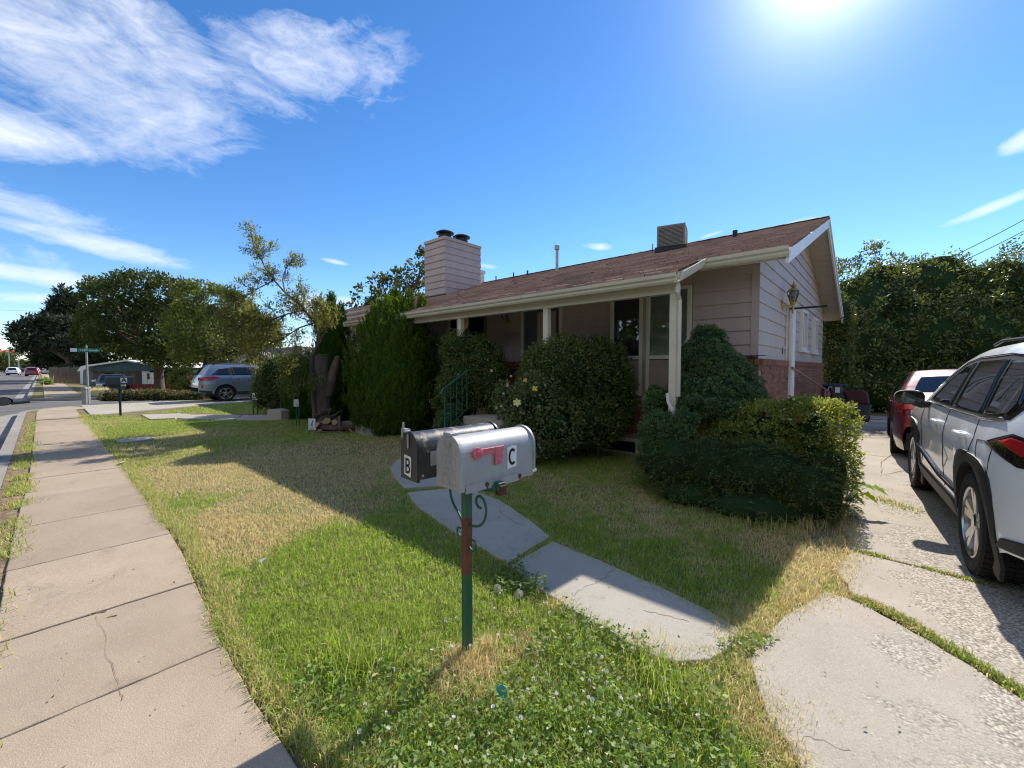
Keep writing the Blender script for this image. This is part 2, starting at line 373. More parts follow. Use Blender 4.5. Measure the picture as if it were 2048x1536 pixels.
for (cx, a0, a1) in ((-21.4, 180, 270), (-31.8, 270, 360)):
    o_ = arc(cx, KY+2.2, 2.36, a0, a1, 10); i_ = arc(cx, KY+2.2, 2.2, a0, a1, 10); g_ = arc(cx, KY+2.2, 2.82, a0, a1, 10)
    for k in range(10):
        kb.prism([o_[k], o_[k+1], i_[k+1], i_[k]], -.3, .004); kb.prism([g_[k], g_[k+1], o_[k+1], o_[k]], -.3, -.127)
kb.b2((-240, KY-.16, -.3), (-31.8, KY, .004)); kb.b2((-240, KY-.62, -.3), (-31.8, KY-.16, -.127))
kb.b2((-23.76, 1.9, -.3), (-23.6, 60, .004)); kb.b2((-29.6, 1.9, -.3), (-29.44, 60, .004))
kb.b2((-240, -9.6, -.3), (60, -9.44, .004))
struct(kb.obj('kerb', M['kerb']))
# sidewalk: each slab its own piece
side = struct(bpy.data.objects.new('sidewalk', None)); COL.objects.link(side)
def slab(poly, z1, m, parent, z0=-.1, name='slab', wob=.0, chip=.0):
    P = [(a+random.uniform(-wob, wob), b+random.uniform(-wob, wob)) for a, b in poly]
    if chip:
        Q = []
        for (a, b), (c, d) in zip(P, P[1:]+P[:1]):
            n = max(1, int(math.hypot(c-a, d-b)/.07))
            for k in range(n):
                j = chip*(2.5 if random.random() < .12 else 1) if k else 0
                Q.append((a+(c-a)*k/n+random.uniform(-j, j), b+(d-b)*k/n+random.uniform(-j, j)))
        P = Q
    me = MB().prism(P, z0, z1).mesh('slab'); bm = bmesh.new(); bm.from_mesh(me)
    top = [e for e in bm.edges if all(v.co.z > z1-1e-4 for v in e.verts)]
    bmesh.ops.bevel(bm, geom=top, offset=.007, segments=2, affect='EDGES', profile=.5); bm.to_mesh(me); bm.free()
    return link(name, me, m, parent)
joints = [5.9, 4.68, 3.46, 2.24, 1.02, -.2, -1.42, -2.6, -3.52, -4.72, -5.92, -7.2, -8.42, -9.64, -10.86, -12.08, -13.3, -14.52, -15.74, -16.96, -18.2, -19.7, -21.3]
def se(x): return float(np.interp(-x, [-6, 1.0, 2.3, 3.2, 4.4, 8, 22], [.60, .60, .58, .64, .72, .745, .76]))
def sw(x): return float(np.interp(-x, [-6, 5.5, 9, 22], [-.215, -.215, -.15, -.15]))
for a, b in zip(joints[:-1], joints[1:]):
    a_, b_ = a-.006, b+.006
    slab([(a_, sw(a_)), (a_, se(a_)), ((a_+b_)/2, se((a_+b_)/2)), (b_, se(b_)), (b_, sw(b_))], .02+random.uniform(-.005, .004), M['walk'], side, wob=.002, chip=.0028)
slab([(-21.32, -.13), (-21.32, .98), (-22.5, .98), (-23.2, .6), (-22.6, .2), (-21.9, -.1)], .02, M['walk'], side)
struct(MB().prism([(60, KY+.004), (60, -.1), (-21, -.1), (-21, KY+.004)], -.2, .006).obj('verge', M['soil']))
fs = struct(bpy.data.objects.new('far_sidewalk', None)); COL.objects.link(fs)
x = -30.4
while x > -75:
    slab([(x, .05), (x, 1.35), (x-1.5+.03, 1.35), (x-1.5+.03, .05)], .02, M['walk'], fs); x -= 1.5
slab([(-75, .05), (-75, 1.35), (-235, 1.35), (-235, .05)], .02, M['walk'], fs)
# front path of the yard
path = struct(bpy.data.objects.new('front_path', None)); COL.objects.link(path)
PATH = [[(1478, 1256), (1462, 1290), (1420, 1318), (1355, 1322), (1310, 1311), (1200, 1252), (1100, 1190), (1060, 1165), (1022, 1130), (1105, 1082), (1200, 1120), (1330, 1178), (1420, 1222)],
        [(1016, 1124), (985, 1108), (900, 1058), (835, 1012), (815, 985), (905, 975), (940, 977), (1000, 1000), (1060, 1040), (1100, 1072)],
        [(808, 975), (785, 948), (780, 935), (792, 920), (840, 905), (900, 897), (940, 900), (930, 940), (925, 968)],
        [(845, 900), (880, 875), (905, 860), (985, 865), (1000, 878), (945, 895)]]
PATHXY = [xy(p, .03) for p in PATH]
for p in PATHXY: slab(p, .03, M['path'], path, chip=.006)
def crack(pts, z, w, par):
    P = [Vector(G(a, b, z)) for a, b in pts]; Q = []
    for a, b in zip(P[:-1], P[1:]): Q += [a.lerp(b, k/5)+Vector((random.uniform(-1, 1)*.012, random.uniform(-1, 1)*.012, 0)) for k in range(5)]
    Q.append(P[-1]); v = []
    for i, q in enumerate(Q):
        d = (Q[min(i+1, len(Q)-1)]-Q[max(i-1, 0)]).normalized(); e = Vector((-d.y, d.x, 0))*w*random.uniform(.4, 1.3); v += [q-e, q+e]
    MB().add(v, [(2*i, 2*i+2, 2*i+3, 2*i+1) for i in range(len(Q)-1)]).obj('crack', M['soil'], par)
crack([(1148, 1190), (1165, 1176), (1205, 1160), (1222, 1142), (1240, 1132)], .0308, .0022, path)
crack([(1290, 1222), (1340, 1232), (1378, 1243)], .0308, .003, path); crack([(1000, 1022), (1030, 1045), (1050, 1052)], .0308, .004, path)
crack([(196, 1230), (215, 1300), (232, 1370), (243, 1402)], .0215, .0009, side); crack([(180, 1228), (196, 1224), (212, 1222)], .0215, .006, side); crack([(218, 1233), (236, 1230)], .0215, .005, side)
# neighbour unit's walk and drive at the far end
walk2 = struct(bpy.data.objects.new('far_path', None)); COL.objects.link(walk2)
W2 = [[(282, 829), (360, 826.5), (384, 829), (350, 836), (300, 838)], [(386, 829), (470, 829.5), (484, 830), (468, 839), (400, 838), (354, 836)], [(486, 830), (575, 828), (575, 838), (520, 840), (471, 839)]]
W2XY = [xy(p, .03) for p in W2]
for p in W2XY: slab(p, .03, M['path'], walk2)
DRA = [(-23.3, .98), (-18.3, .98), (-19.2, 2.6), (-20.1, 4.2), (-20.5, 9.0), (-23.4, 9.0), (-23.4, 4.0)]
far_drive = struct(bpy.data.objects.new('far_driveway', None)); COL.objects.link(far_drive)
slab(DRA, .026, M['path'], far_drive)
# driveway
drive = struct(bpy.data.objects.new('driveway', None)); COL.objects.link(drive)
DR = [[(-.47, 2.36), (-.33, 2.0), (-.2, 1.86), (-.05, 1.5), (.1, .88), (5.4, .88), (5.4, 1.35), (3.0, 1.55), (1.6, 1.9), (.95, 2.4), (.53, 2.84), (.235, 3.15), (-.1, 3.39), (-.25, 3.4), (-.40, 2.9)],
      [(-.1, 3.46), (.24, 3.25), (.56, 2.92), (.99, 2.47), (1.65, 1.98), (3.05, 1.62), (5.4, 1.42), (5.4, 4.23), (.55, 4.23), (.27, 4.28), (-.14, 4.31), (-.24, 3.9)],
      [(-.16, 4.35), (.27, 4.32), (.55, 4.27), (3.2, 4.27), (3.2, 9.3), (-1.0, 9.3), (-.6, 7.0), (-.28, 5.3)],
      [(-1.0, 9.34), (3.2, 9.34), (3.2, 17), (-1.3, 17)]]
for k, p in enumerate(DR): slab(p, .022-.004*k, M['drive'], drive, chip=.007)

crack([(1840, 935), (1765, 950), (1762, 925), (1795, 900), (1860, 880)], .0165, .006, drive); crack([(1440, 1515), (1500, 1530), (1560, 1500)], .0225, .002, drive); crack([(1500, 1480), (1585, 1490), (1620, 1475), (1700, 1500)], .0225, .002, drive)

# ================================================================== HOUSE
FW = 6.8; GX = -1.36; HL = -20.8; RK = 15.2; RIDGE = 11.0
def zr(Y): return 3.05 + .34*((Y if Y <= RIDGE else 2*RIDGE-Y) - 6.35)
house = thing('house', 'long low pink sided house with brown shingle roof and red brick base', 'house', (GX, FW, 0))
def hp(name, mb, m, **k):
    o = mb.obj(name, m, **k); o.parent = house; o.matrix_parent_inverse = Matrix.Translation((-GX, -FW, 0)); return o
def hl(name, me, m):
    o = link(name, me, m); o.parent = house; o.matrix_parent_inverse = Matrix.Translation((-GX, -FW, 0)); return o
def sub(o, par):                                   # child of a house part, modelled in world space
    o.parent = par; return o
wall = MB()
prof = [(FW, 0), (FW, zr(FW)-.12), (RIDGE, zr(RIDGE)-.12), (RK, zr(RK)-.12), (RK, 0)]
wall.prism(prof, -14.0, GX-.002, lambda u, v, h: (h, u+.002, v))
FB = 9.4
wall.prism([(FB, 0), (FB, zr(FB)-.12), (RIDGE, zr(RIDGE)-.12), (RK, zr(RK)-.12), (RK, 0)], HL, -14.002, lambda u, v, h: (h, u, v))
hp('wall', wall, M['siding'])
# lapped siding boards
ZC = [1.63+.2035*i for i in range(16)]
def board_x(x0, x1, z0, z1):
    return MB().prism([(0, z0), (-.024, z0), (-.007, z1), (0, z1)], x0, x1, lambda u, v, h: (h, FW+u, v))
for (x1, x0) in ((GX+.022, -2.24), (-3.66, -4.70), (-5.74, -6.80), (-8.14, -10.6), (-10.62, -14.0)):
    for a, b in zip(ZC[:-1], ZC[1:]):
        if a > 3.0: break
        hp('siding_board', board_x(x0, x1, a, min(b, 3.06)), M['siding'])
for x1, x0 in ((-2.24, -3.66), (-4.70, -5.74), (-6.80, -8.14)):            # above openings
    hp('siding_board', board_x(x0, x1, 2.80, 3.05), M['siding'])
def yroof(z): return 6.35+(z+.10-3.05)/.34
GAPS = [(10.68, 11.59, 1.84, 2.79), (12.71, 13.54, 1.84, 2.79)]
for a, b in zip(ZC[:-1], ZC[1:]):
    y0a, y0b = max(FW, yroof(a)), max(FW, yroof(b))
    if y0a > RIDGE: break
    y0b = min(y0b, RIDGE)
    spans = [(y0a, y0b, 2*RIDGE-y0a, 2*RIDGE-y0b)]
    for g0, g1, gz0, gz1 in GAPS:
        if a < gz1-.05 and b > gz0+.05:
            s = spans.pop(); spans += [(s[0], s[1], g0, g0), (g1, g1, s[2], s[3])]
    for s in spans:
        b_ = MB(); v = []
        for (ya, yb, off0, off1) in ((s[0], s[1], .024, .007), (s[2], s[3], .024, .007)):
            v += [(GX, ya, a), (GX+off0, ya, a), (GX+off1, yb, b), (GX, yb, b)]
        b_.add(v, [(0, 1, 2, 3), (7, 6, 5, 4), (0, 4, 5, 1), (1, 5, 6, 2), (2, 6, 7, 3), (3, 7, 4, 0)])
        hp('siding_board', b_, M['siding'])
hp('corner_board', MB().b2((GX-.07, FW-.030, 1.63), (GX+.030, FW-.026, 2.95)), M['siding'])
# foundation and brick base
hp('foundation', MB().b2((-14.02, FW-.03, -.05), (GX+.03, RK, .37)), M['found'])
hp('mortar_bed', MB().b2((-14.02, FW-.05, .37), (GX+.05, RK, 1.622)), M['mortar'])
brick_me = MB().box((0, 0, 0), (.195, .07, .057)).mesh('brick', bevel=.004)
rowl_me = MB().box((0, 0, 0), (.058, .10, .092)).mesh('rowlock_brick', bevel=.004)
brick_me.materials.append(M['brick']); rowl_me.materials.append(M['brick'])
rest = MB(); Hr = .0677
def brk(x, y, z, alongY, single, row=False):
    if single:
        o = hl('brick', rowl_me if row else brick_me, None)
        o.location = (x, y, z+random.uniform(-.0015, .0015)); o.rotation_euler = (0, random.uniform(-.01, .01), (math.pi/2 if alongY else 0)+random.uniform(-.008, .008))
    else:
        d = (.058, .10, .092) if row else (.195, .07, .057)
        rest.box((x, y, z), d, rz=math.pi/2 if alongY else 0)
nb = 0
for r in range(17):
    z = .37+Hr*(r+.5); off = .1025*(r % 2)
    n = 0; y = FW+.06+off
    while y < 15.15:
        s = r >= 8 and y < 11.2
        if s: nb += 1
        if not (9.02 < y < 9.42): brk(GX+.028+random.uniform(-.002, .003), y, z, True, s)
        y += .205
    x = GX-.06-off
    while x > -8.4:
        if not (-4.75 > x > -7.3 and z < .6) and not (-3.7 < x < -2.3 and z > 1.0): brk(x, FW-.028, z, False, False)
        x -= .205
y = FW-.02
while y < 15.15:
    if not (9.0 < y < 9.42): brk(GX+.045, y, 1.577, True, y < 9.0, True)
    y += .0675
x = GX+.02
while x > -8.4:
    if not (-3.7 < x < -2.2): brk(x, FW-.045, 1.577, False, x > -2.25, True)
    x -= .0675
rb = hp('brick', rest, M['brick']); rb['kind'] = 'stuff'
for v0, v1 in ((GX-.14, GX+.13),):
    hp('ledge_flashing', MB().b2((v0, FW-.13, 1.665), (v1, FW-.02, 1.672)), M['black'])
# roof
PXL, PXR = -10.6, -2.0; RX0, RX1 = -21.2, -.95; E0, E1 = 6.30, 5.42
deck = MB()
def slope(x0, x1, ya, yb, t0=.02, t1=.11): deck.add([(x, y, zr(y)-t) for t in (t0, t1) for (x, y) in ((x0, ya), (x1, ya), (x1, yb), (x0, yb))], [(0, 1, 2, 3), (7, 6, 5, 4), (0, 4, 5, 1), (1, 5, 6, 2), (2, 6, 7, 3), (3, 7, 4, 0)])
slope(-14.3, RX1, E0, RIDGE); slope(RX0, -14.3, 8.85, RIDGE); slope(PXL, PXR, E1, E0); slope(RX0, RX1, RIDGE, 15.7)
hp('roof', deck, M['soffit'])
sv, sf, st = [], [], []
Lc = .142; cosr = 1/math.sqrt(1+.34**2); dy = Lc*cosr
i = 0; y = E1-.02
while y < RIDGE-.02:
    xa, xb = (RX0-.02, RX1+.065) if y > 8.8 else (-14.32, RX1+.065) if y >= E0-.04 else (PXL-.02, PXR+.02)
    x = xa - random.uniform(0, .3)
    while x < xb:
        w = .305; a, b = max(x+.004, xa), min(x+w-.004, xb)
        if b-a > .02:
            yt = min(y+dy*1.25, RIDGE); lo = .012+random.uniform(0, .007)*(3 if random.random() < .04 else 1); t = random.random()
            n = len(sv); yj = y+random.uniform(-.006, .006)
            sv += [(a, yj, zr(yj)+lo), (b, yj, zr(yj)+lo), (b, yt, zr(yt)-.002), (a, yt, zr(yt)-.002), (a, yj, zr(yj)-.022), (b, yj, zr(yj)-.022)]
            sf += [(n, n+1, n+2, n+3), (n+4, n+5, n+1, n)]; st += [t]*6
        x += w
    y += dy
me = bpy.data.meshes.new('shingle'); me.from_pydata(sv, [], sf)
at = me.attributes.new('tint', 'FLOAT', 'POINT'); at.data.foreach_set('value', st)
o = hl('shingle', me, M['shingle']); o['kind'] = 'stuff'
cap = MB()
x = RX0
while x < RX1+.01:
    x2 = min(x+.30, RX1+.03)
    for sgn in (-1, 1):
        cap.add([(x, RIDGE, 4.665), (x2, RIDGE, 4.672), (x2, RIDGE+sgn*.16, 4.62), (x, RIDGE+sgn*.16, 4.613)], [(0, 1, 2, 3)])
    x += .30
hp('ridge_cap', cap, M['shingle'], recalc=False)
bs = MB()
bs.add([(RX0, RIDGE, 4.64), (RX1+.02, RIDGE, 4.64), (RX1+.02, 15.7, zr(15.7)+.015), (RX0, 15.7, zr(15.7)+.015)], [(0, 1, 2, 3)])
hp('rear_roofing', bs, M['shingle'])
# eave gutters, fascia, beam
GP = [(0, 0), (-.065, 0), (-.085, .028), (-.088, .055), (-.112, .078), (-.118, .122), (-.104, .122), (-.102, .086), (-.078, .066), (-.062, .01), (-.008, .01), (-.008, .122), (0, .122)]
def gutter(x0, x1, y, z): return MB().prism(GP, x0, x1, lambda u, v, h: (h, y+u, z+v))
hp('gutter', gutter(PXL-.05, PXR+.02, E1+.02, 2.575), M['trim'])
hp('gutter', gutter(PXR+.0, RX1+.03, E0+.02, 2.90), M['trim'])
hp('gutter', gutter(-14.3, PXL-.06, E0+.02, 2.90), M['trim'])
hp('gutter_end_cap', MB().prism(GP[:6], RX1+.03, RX1+.036, lambda u, v, h: (h, E0+.02+u, 2.90+v)), M['trim'])
for xx, sg in ((PXR, 1), (PXL, -1)):                 # sloping gutter returns at both ends of the porch roof
    hp('gutter_return', MB().prism([(0, 0), (.075, 0), (.10, .05), (.118, .12), (.104, .12), (.082, .05), (.064, .01), (0, .01)], 0, 1,
       lambda u, v, h, xx=xx, sg=sg: (xx+sg*u, E1-.09+h*(E0-E1-.01), 2.575+v+h*.325)), M['trim'])
for y, z0, z1, x0, x1 in ((E1+.025, 2.60, 2.70, PXL, PXR), (E0+.025, 2.89, 3.0, PXR, RX1), (E0+.025, 2.89, 3.0, -14.3, PXL)):
    hp('fascia', MB().b2((x0, y, z0), (x1, y+.03, z1)), M['trim'])
hp('porch_beam', MB().b2((PXL+.05, 5.52, 2.475), (PXR-.03, 5.64, 2.60)), M['trim'])
# gable rakes
for sg in (0, 1):
    ys = (E0-.02, RIDGE) if not sg else (15.75, RIDGE)
    for (t0, t1, x0, x1, nm) in ((.02, .09, RX1+.015, RX1+.05, 'rake_trim'), (.09, .21, RX1-.005, RX1+.03, 'rake_board')):
        b_ = MB(); v = [(x, y, zr(y)-t) for y in ys for x in (x0, x1) for t in (t0, t1)]
        b_.add(v, [(0, 1, 3, 2), (4, 6, 7, 5), (0, 4, 5, 1), (2, 3, 7, 6), (0, 2, 6, 4), (1, 5, 7, 3)])
        hp(nm, b_, M['white'])
    n_ = 20                                            # soffit boards under the overhang
    for k in range(n_):
        ya, yb = ys[0]+(ys[1]-ys[0])*(k+.02)/n_, ys[0]+(ys[1]-ys[0])*(k+.98)/n_
        v = [(x, y, zr(y)-.118-t) for t in (0, .012) for (x, y) in ((GX+.002, ya), (RX1-.006, ya), (RX1-.006, yb), (GX+.002, yb))]
        hp('soffit_board', MB().add(v, [(0, 1, 2, 3), (7, 6, 5, 4), (0, 4, 5, 1), (1, 5, 6, 2), (2, 6, 7, 3), (3, 7, 4, 0)]), M['soffit'])
# posts
for x, zb in ((-2.08, .2), (-4.18, .6), (-6.32, .4), (-8.6, .2)):
    hp('porch_post', MB().box((x, 5.58, (2.48+zb)/2), (.10, .10, 2.48-zb)), M['trim'], bevel=.006)
dsp = MB(); dsp.tube([(-1.99, 5.42, 2.60), (-1.99, 5.42, 2.47), (-2.0, 5.53, 2.38), (-2.0, 5.53, 1.12)], .030, 4)
dsp.tube([(-2.10, 5.44, 1.16), (-2.07, 5.40, 1.05), (-2.0, 5.36, .96), (-2.0, 5.36, .86), (-2.10, 5.30, .76), (-2.06, 5.28, .66)], .028, 4)
hp('downspout', dsp, M['trim'])
# windows and doors
def window(x0, x1, z0, z1, bl, rail=None, mul=(), y=FW, frame=.055):
    w = MB()
    w.b2((x0, y-.065, z0), (x0+frame, y, z1)).b2((x1-frame, y-.065, z0), (x1, y, z1)).b2((x0+frame, y-.06, z1-frame), (x1-frame, y, z1)).b2((x0+frame, y-.06, z0), (x1-frame, y, z0+frame))
    w.b2((x0-.02, y-.085, z0-.03), (x1+.02, y, z0))
    par = hp('window', w, M['trim'])
    i0, i1, j0, j1 = x0+frame, x1-frame, z0+frame, z1-frame
    sub(MB().b2((i0, y-.028, j0), (i1, y-.022, j1)).obj('pane', M['glass']), par)
    if rail: sub(MB().b2((i0, y-.055, rail-.03), (i1, y-.030, rail+.03)).obj('meeting_rail', M['trim']), par)
    if bl == 'blind':
        s = MB(); z = j0
        while z < j1: s.box(((i0+i1)/2, y-.012, z+.012), (i1-i0-.01, .004, .024), rx=.5); z += .024
        sub(s.obj('blind', M['blind']), par)
        sub(MB().b2((i0, y-.003, j0), (i1, y-.001, j1)).obj('backing', M['blind_dark']), par)
    else:
        sub(MB().b2((i0, y-.006, j0), (i1, y-.001, j1)).obj('backing', M[bl]), par)
    return par
w2 = window(-2.98, -2.26, 1.05, 2.79, 'blind', 1.67)
w1 = window(-3.65, -3.05, 1.05, 2.76, 'blind_dark', 1.67)
hp('mullion', MB().b2((-3.05, FW-.04, 1.05), (-2.98, FW, 2.8)), M['siding'])
w3 = window(-8.13, -7.74, 1.75, 2.74, 'blind_dark')
bw = window(-3.86, -3.08, -.02, .27, 'dark', y=FW-.03, frame=.05)
d1 = hp('door', MB().b2((-5.74, FW-.06, .6), (-5.68, FW, 2.80)).b2((-4.76, FW-.06, .6), (-4.70, FW, 2.80)).b2((-5.68, FW-.06, 2.74), (-4.76, FW, 2.80)), M['trim'])
sub(MB().b2((-5.68, FW-.012, .6), (-4.76, FW-.006, 2.74)).obj('backing', M['blind_dark']), d1)
dp = MB().b2((-5.32, FW-.03, .62), (-4.86, FW-.013, 2.62))
for k in range(9): dp.box((-5.09, FW-.031, .85+.2*k), (.36, .004, .13))
sub(dp.obj('door_panel', M['door']), d1)
d2 = hp('door', MB().b2((-7.45, FW-.06, .6), (-7.39, FW, 2.80)).b2((-6.85, FW-.06, .6), (-6.80, FW, 2.80)), M['wood'])
sub(MB().b2((-7.39, FW-.02, .6), (-6.85, FW-.006, 2.8)).obj('door_panel', M['darkdoor']), d2)
hp('wall_trim', MB().b2((-7.72, FW-.03, 1.63), (-7.46, FW-.002, 2.8)), M['wood'])
def gwin(y0, y1, z0, z1):
    f = .06; X = GX
    w = MB(); w.b2((X, y0, z0), (X+.07, y0+f, z1)).b2((X, y1-f, z0), (X+.07, y1, z1)).b2((X, y0+f, z1-f), (X+.065, y1-f, z1)).b2((X, y0+f, z0), (X+.065, y1-f, z0+f))
    w.b2((X, y0-.03, z0-.05), (X+.10, y1+.03, z0)); w.b2((X+.02, (y0+y1)/2-.03, z0+f), (X+.055, (y0+y1)/2+.03, z1-f))
    p = hp('window', w, M['white']); sub(MB().b2((X+.012, y0+f, z0+f), (X+.018, y1-f, z1-f)).obj('pane', M['glass_dark']), p)
gwin(10.72, 11.55, 1.88, 2.75); gwin(12.75, 13.5, 1.88, 2.75)
# white utility chase on the gable wall
ch = MB(); ch.b2((GX, 9.06, .0), (GX+.125, 9.36, 2.60)).b2((GX+.02, 9.04, .0), (GX+.05, 9.058, 2.6)).b2((GX+.07, 9.04, .0), (GX+.11, 9.058, 2.6))
ch.add([(GX, 9.02, 2.60), (GX+.22, 9.02, 2.60), (GX+.22, 9.44, 2.60), (GX, 9.44, 2.60), (GX, 9.02, 2.78), (GX, 9.44, 2.78)], [(0, 3, 2, 1), (1, 2, 5, 4), (0, 1, 4), (2, 3, 5), (0, 4, 5, 3)])
hp('utility_chase', ch, M['white'])
hp('bracket_arm', MB().b2((GX+.08, 9.0, 2.545), (GX+.62, 9.035, 2.575)), M['black'])
hp('wall_tag', MB().b2((GX+.02, 8.72, 1.74), (GX+.028, 8.76, 1.86)), M['darkmetal'])
# chimney
CX0, CX1, CY0, CY1, CT = -11.38, -10.37, 8.5, 10.05, 5.62
chim = hp('chimney', MB().b2((CX0+.02, CY0+.02, 3.5), (CX1-.02, CY1-.02, CT-.02)), M['siding'])
z = 3.62
while z < CT-.1:
    z1 = min(z+.213, CT-.09); s_ = 'siding_board'
    for q in range(4):
        b_ = MB()
        pr_ = [(0, z), (.036, z), (.010, z1), (0, z1)]
        if q == 0: b_.prism(pr_, CX0-.02, CX1+.02, lambda u, v, h: (h, CY0+.02-u, v))
        elif q == 1: b_.prism(pr_, CY0-.02+.02, CY1+.02, lambda u, v, h: (CX1-.02+u, h, v))
        elif q == 2: b_.prism(pr_, CY0, CY1, lambda u, v, h: (CX0+.02-u, h, v))
        else: b_.prism(pr_, CX0, CX1, lambda u, v, h: (h, CY1-.02+u, v))
        sub(b_.obj(s_, M['siding']), chim)
    z = z1
sub(MB().b2((CX0-.03, CY0-.03, CT-.09), (CX1+.03, CY1+.03, CT)).obj('chimney_cap', M['siding']), chim)
sub(MB().b2((CX0-.05, CY0-.06, 3.74), (CX1+.06, CY0, 3.80)).obj('flashing', M['darkmetal']), chim)
for (px, py, dyy) in ((890, 464, 8.95), (923, 474, 9.6)):
    p = PYW(px, py, dyy)
    fl = MB().lathe([(.20, 0), (.20, .12), (.225, .13), (.225, .17), (.19, .17), (.19, .26), (.29, .27), (.30, .30), (.19, .36), (.03, .385)], (p[0], dyy, CT), n=20)
    sub(fl.obj('flue_cap', M['darkmetal'], smooth=30), chim)
# roof pipes
for (px, py0, py1, Y, r, m) in ((1114, 540, 490, 10.2, .045, 'galv'), (1470, 470, 461, 10.2, .05, 'darkmetal'), (992, 562, 552, 10.6, .02, 'darkmetal'), (1027, 555, 545, 10.6, .022, 'darkmetal'), (1055, 549, 541, 10.6, .03, 'darkmetal')):
    a = PYW(px, py0, Y); b = PYW(px, py1, Y)
    v = MB().tube([(a[0], Y, zr(Y)-.05), (a[0], Y, b[2])], r, 10)
    if m == 'galv': v.lathe([(.075, b[2]-.14), (.075, b[2]-.02), (.05, b[2])], (a[0], Y, 0), n=12)
    hp('vent_pipe', v, M[m], smooth=40)
a = PYW(966, 572, 10.9); hp('vent_pipe', MB().b2((a[0]-.09, 10.8, 4.5), (a[0]+.02, 10.95, 4.95)).b2((a[0]-.12, 10.77, 4.95), (a[0]+.05, 10.98, 5.06)), M['trim'])
# lantern under the porch, round wooden plaque
pl = thing('porch_lantern', 'small brass porch lantern with glass shade on shaded wall between two doors', 'wall lamp', (-6.12, FW-.03, 2.5))
MB().lathe([(.05, -.03), (.05, 0), (.02, .01)], (0, 0, 0), 'Y', 12).tube([(0, -.02, 0), (0, -.10, -.02), (0, -.12, .04)], .012, 6).obj('bracket', M['brass'], pl, smooth=40)
MB().lathe([(.03, .03), (.06, .05), (.07, .13), (.055, .17), (.02, .18)], (0, -.12, 0), n=12).obj('shade', M['glass'], pl, smooth=40)
MB().lathe([(.06, .175), (.03, .21), (.008, .24)], (0, -.12, 0), n=12).obj('cap', M['brass'], pl, smooth=40)
p = PYW(926, 645, 5.72)
tag(MB().lathe([(.155, -.012), (.165, 0), (.155, .012)], (0, 0, 0), 'Y', 28).obj('round_plaque', pm('varnished_wood', (.55, .33, .14), .45, var=.2, vs=20, fine=90), loc=tuple(p)), 'round varnished wooden plaque half hidden behind a porch post', 'plaque')
# side lantern on the gable wall
ln = thing('wall_lantern', 'tarnished brass carriage lantern with glass shade on pink gable wall', 'wall lamp', (GX+.02, 8.62, 2.62)); ln.scale = (.82, .82, .82)
MB().box((.0, 0, -.03), (.03, .11, .2)).lathe([(.075, .0), (.055, .02), (.02, .06)], (.0, 0, -.03), 'X', 12).tube([(.03, 0, -.03), (.10, 0, -.06), (.17, 0, -.05), (.19, 0, 0)], .014, 8).lathe([(.01, -.24), (.022, -.2), (.018, -.06), (.055, -.03), (.06, .0), (.02, .01)], (.19, 0, 0), n=10).obj('bracket', M['brass'], ln, smooth=40)
g = MB()
g.lathe([(.05, .0), (.105, .17), (.098, .24)], (.19, 0, 0), n=6, cap=False)
g.obj('shade', glassmat('lantern_glass', (.55, .55, .52), .5, .1), ln)
c_ = MB()
for k in range(6):
    q = math.pi/3*k
    c_.tube([(.19+.05*math.cos(q), .05*math.sin(q), 0), (.19+.106*math.cos(q), .106*math.sin(q), .17), (.19+.1*math.cos(q), .1*math.sin(q), .24)], .007, 5)
c_.lathe([(.112, .235), (.105, .255), (.05, .30), (.03, .32), (.055, .335), (.06, .35), (.02, .385), (.012, .40), (.012, .44)], (.19, 0, 0), n=12)
c_.obj('cage', M['brass'], ln, smooth=40)
MB().lathe([(.012, .0), (.012, .1), (.018, .11), (.012, .16)], (.19, 0, 0), n=8).obj('bulb', M['sticker'], ln)
# air conditioner on the roof
p = PYW(1338, 494, 9.7); ax, ay, az_ = p[0], 9.9, 4.22
ASC = .76
acu = thing('air_conditioner', 'grey louvred air conditioner standing on the brown roof near the ridge', 'air conditioner', (ax, ay, az_+.03), 0.25); acu.scale = (ASC, ASC, ASC)
MB().b2((-.45, -.45, -.2), (.45, .45, .02)).obj('platform', M['darkmetal'], acu)
MB().b2((-.36, -.36, .02), (.36, .36, .60)).obj('coil', M['dark'], acu)
for sx in (-1, 1):
    for sy in (-1, 1): MB().box((sx*.375, sy*.375, .31), (.05, .05, .60)).obj('corner_post', M['ac'], acu)
for k in range(15):
    z = .05+.038*k
    MB().b2((-.35, -.392, z), (.35, -.372, z+.022)).b2((.372, -.35, z), (.392, .35, z+.022)).b2((-.35, .372, z), (.35, .392, z+.022)).b2((-.392, -.35, z), (-.372, .35, z+.022)).obj('louvre', M['ac'], acu)
t_ = MB().b2((-.40, -.40, .61), (.40, .40, .66)).lathe([(.33, .66), (.31, .69), (.2, .71), (.05, .72)], n=24); t_.obj('top', M['ac'], acu, smooth=40)
MB().box((.394, .1, .50), (.004, .06, .05)).obj('label_plate', M['sticker'], acu)
MB().tube([(-.52, -.38, -.1), (-.52, -.38, .16)], .015, 6).obj('pipe', M['darkmetal'], acu)
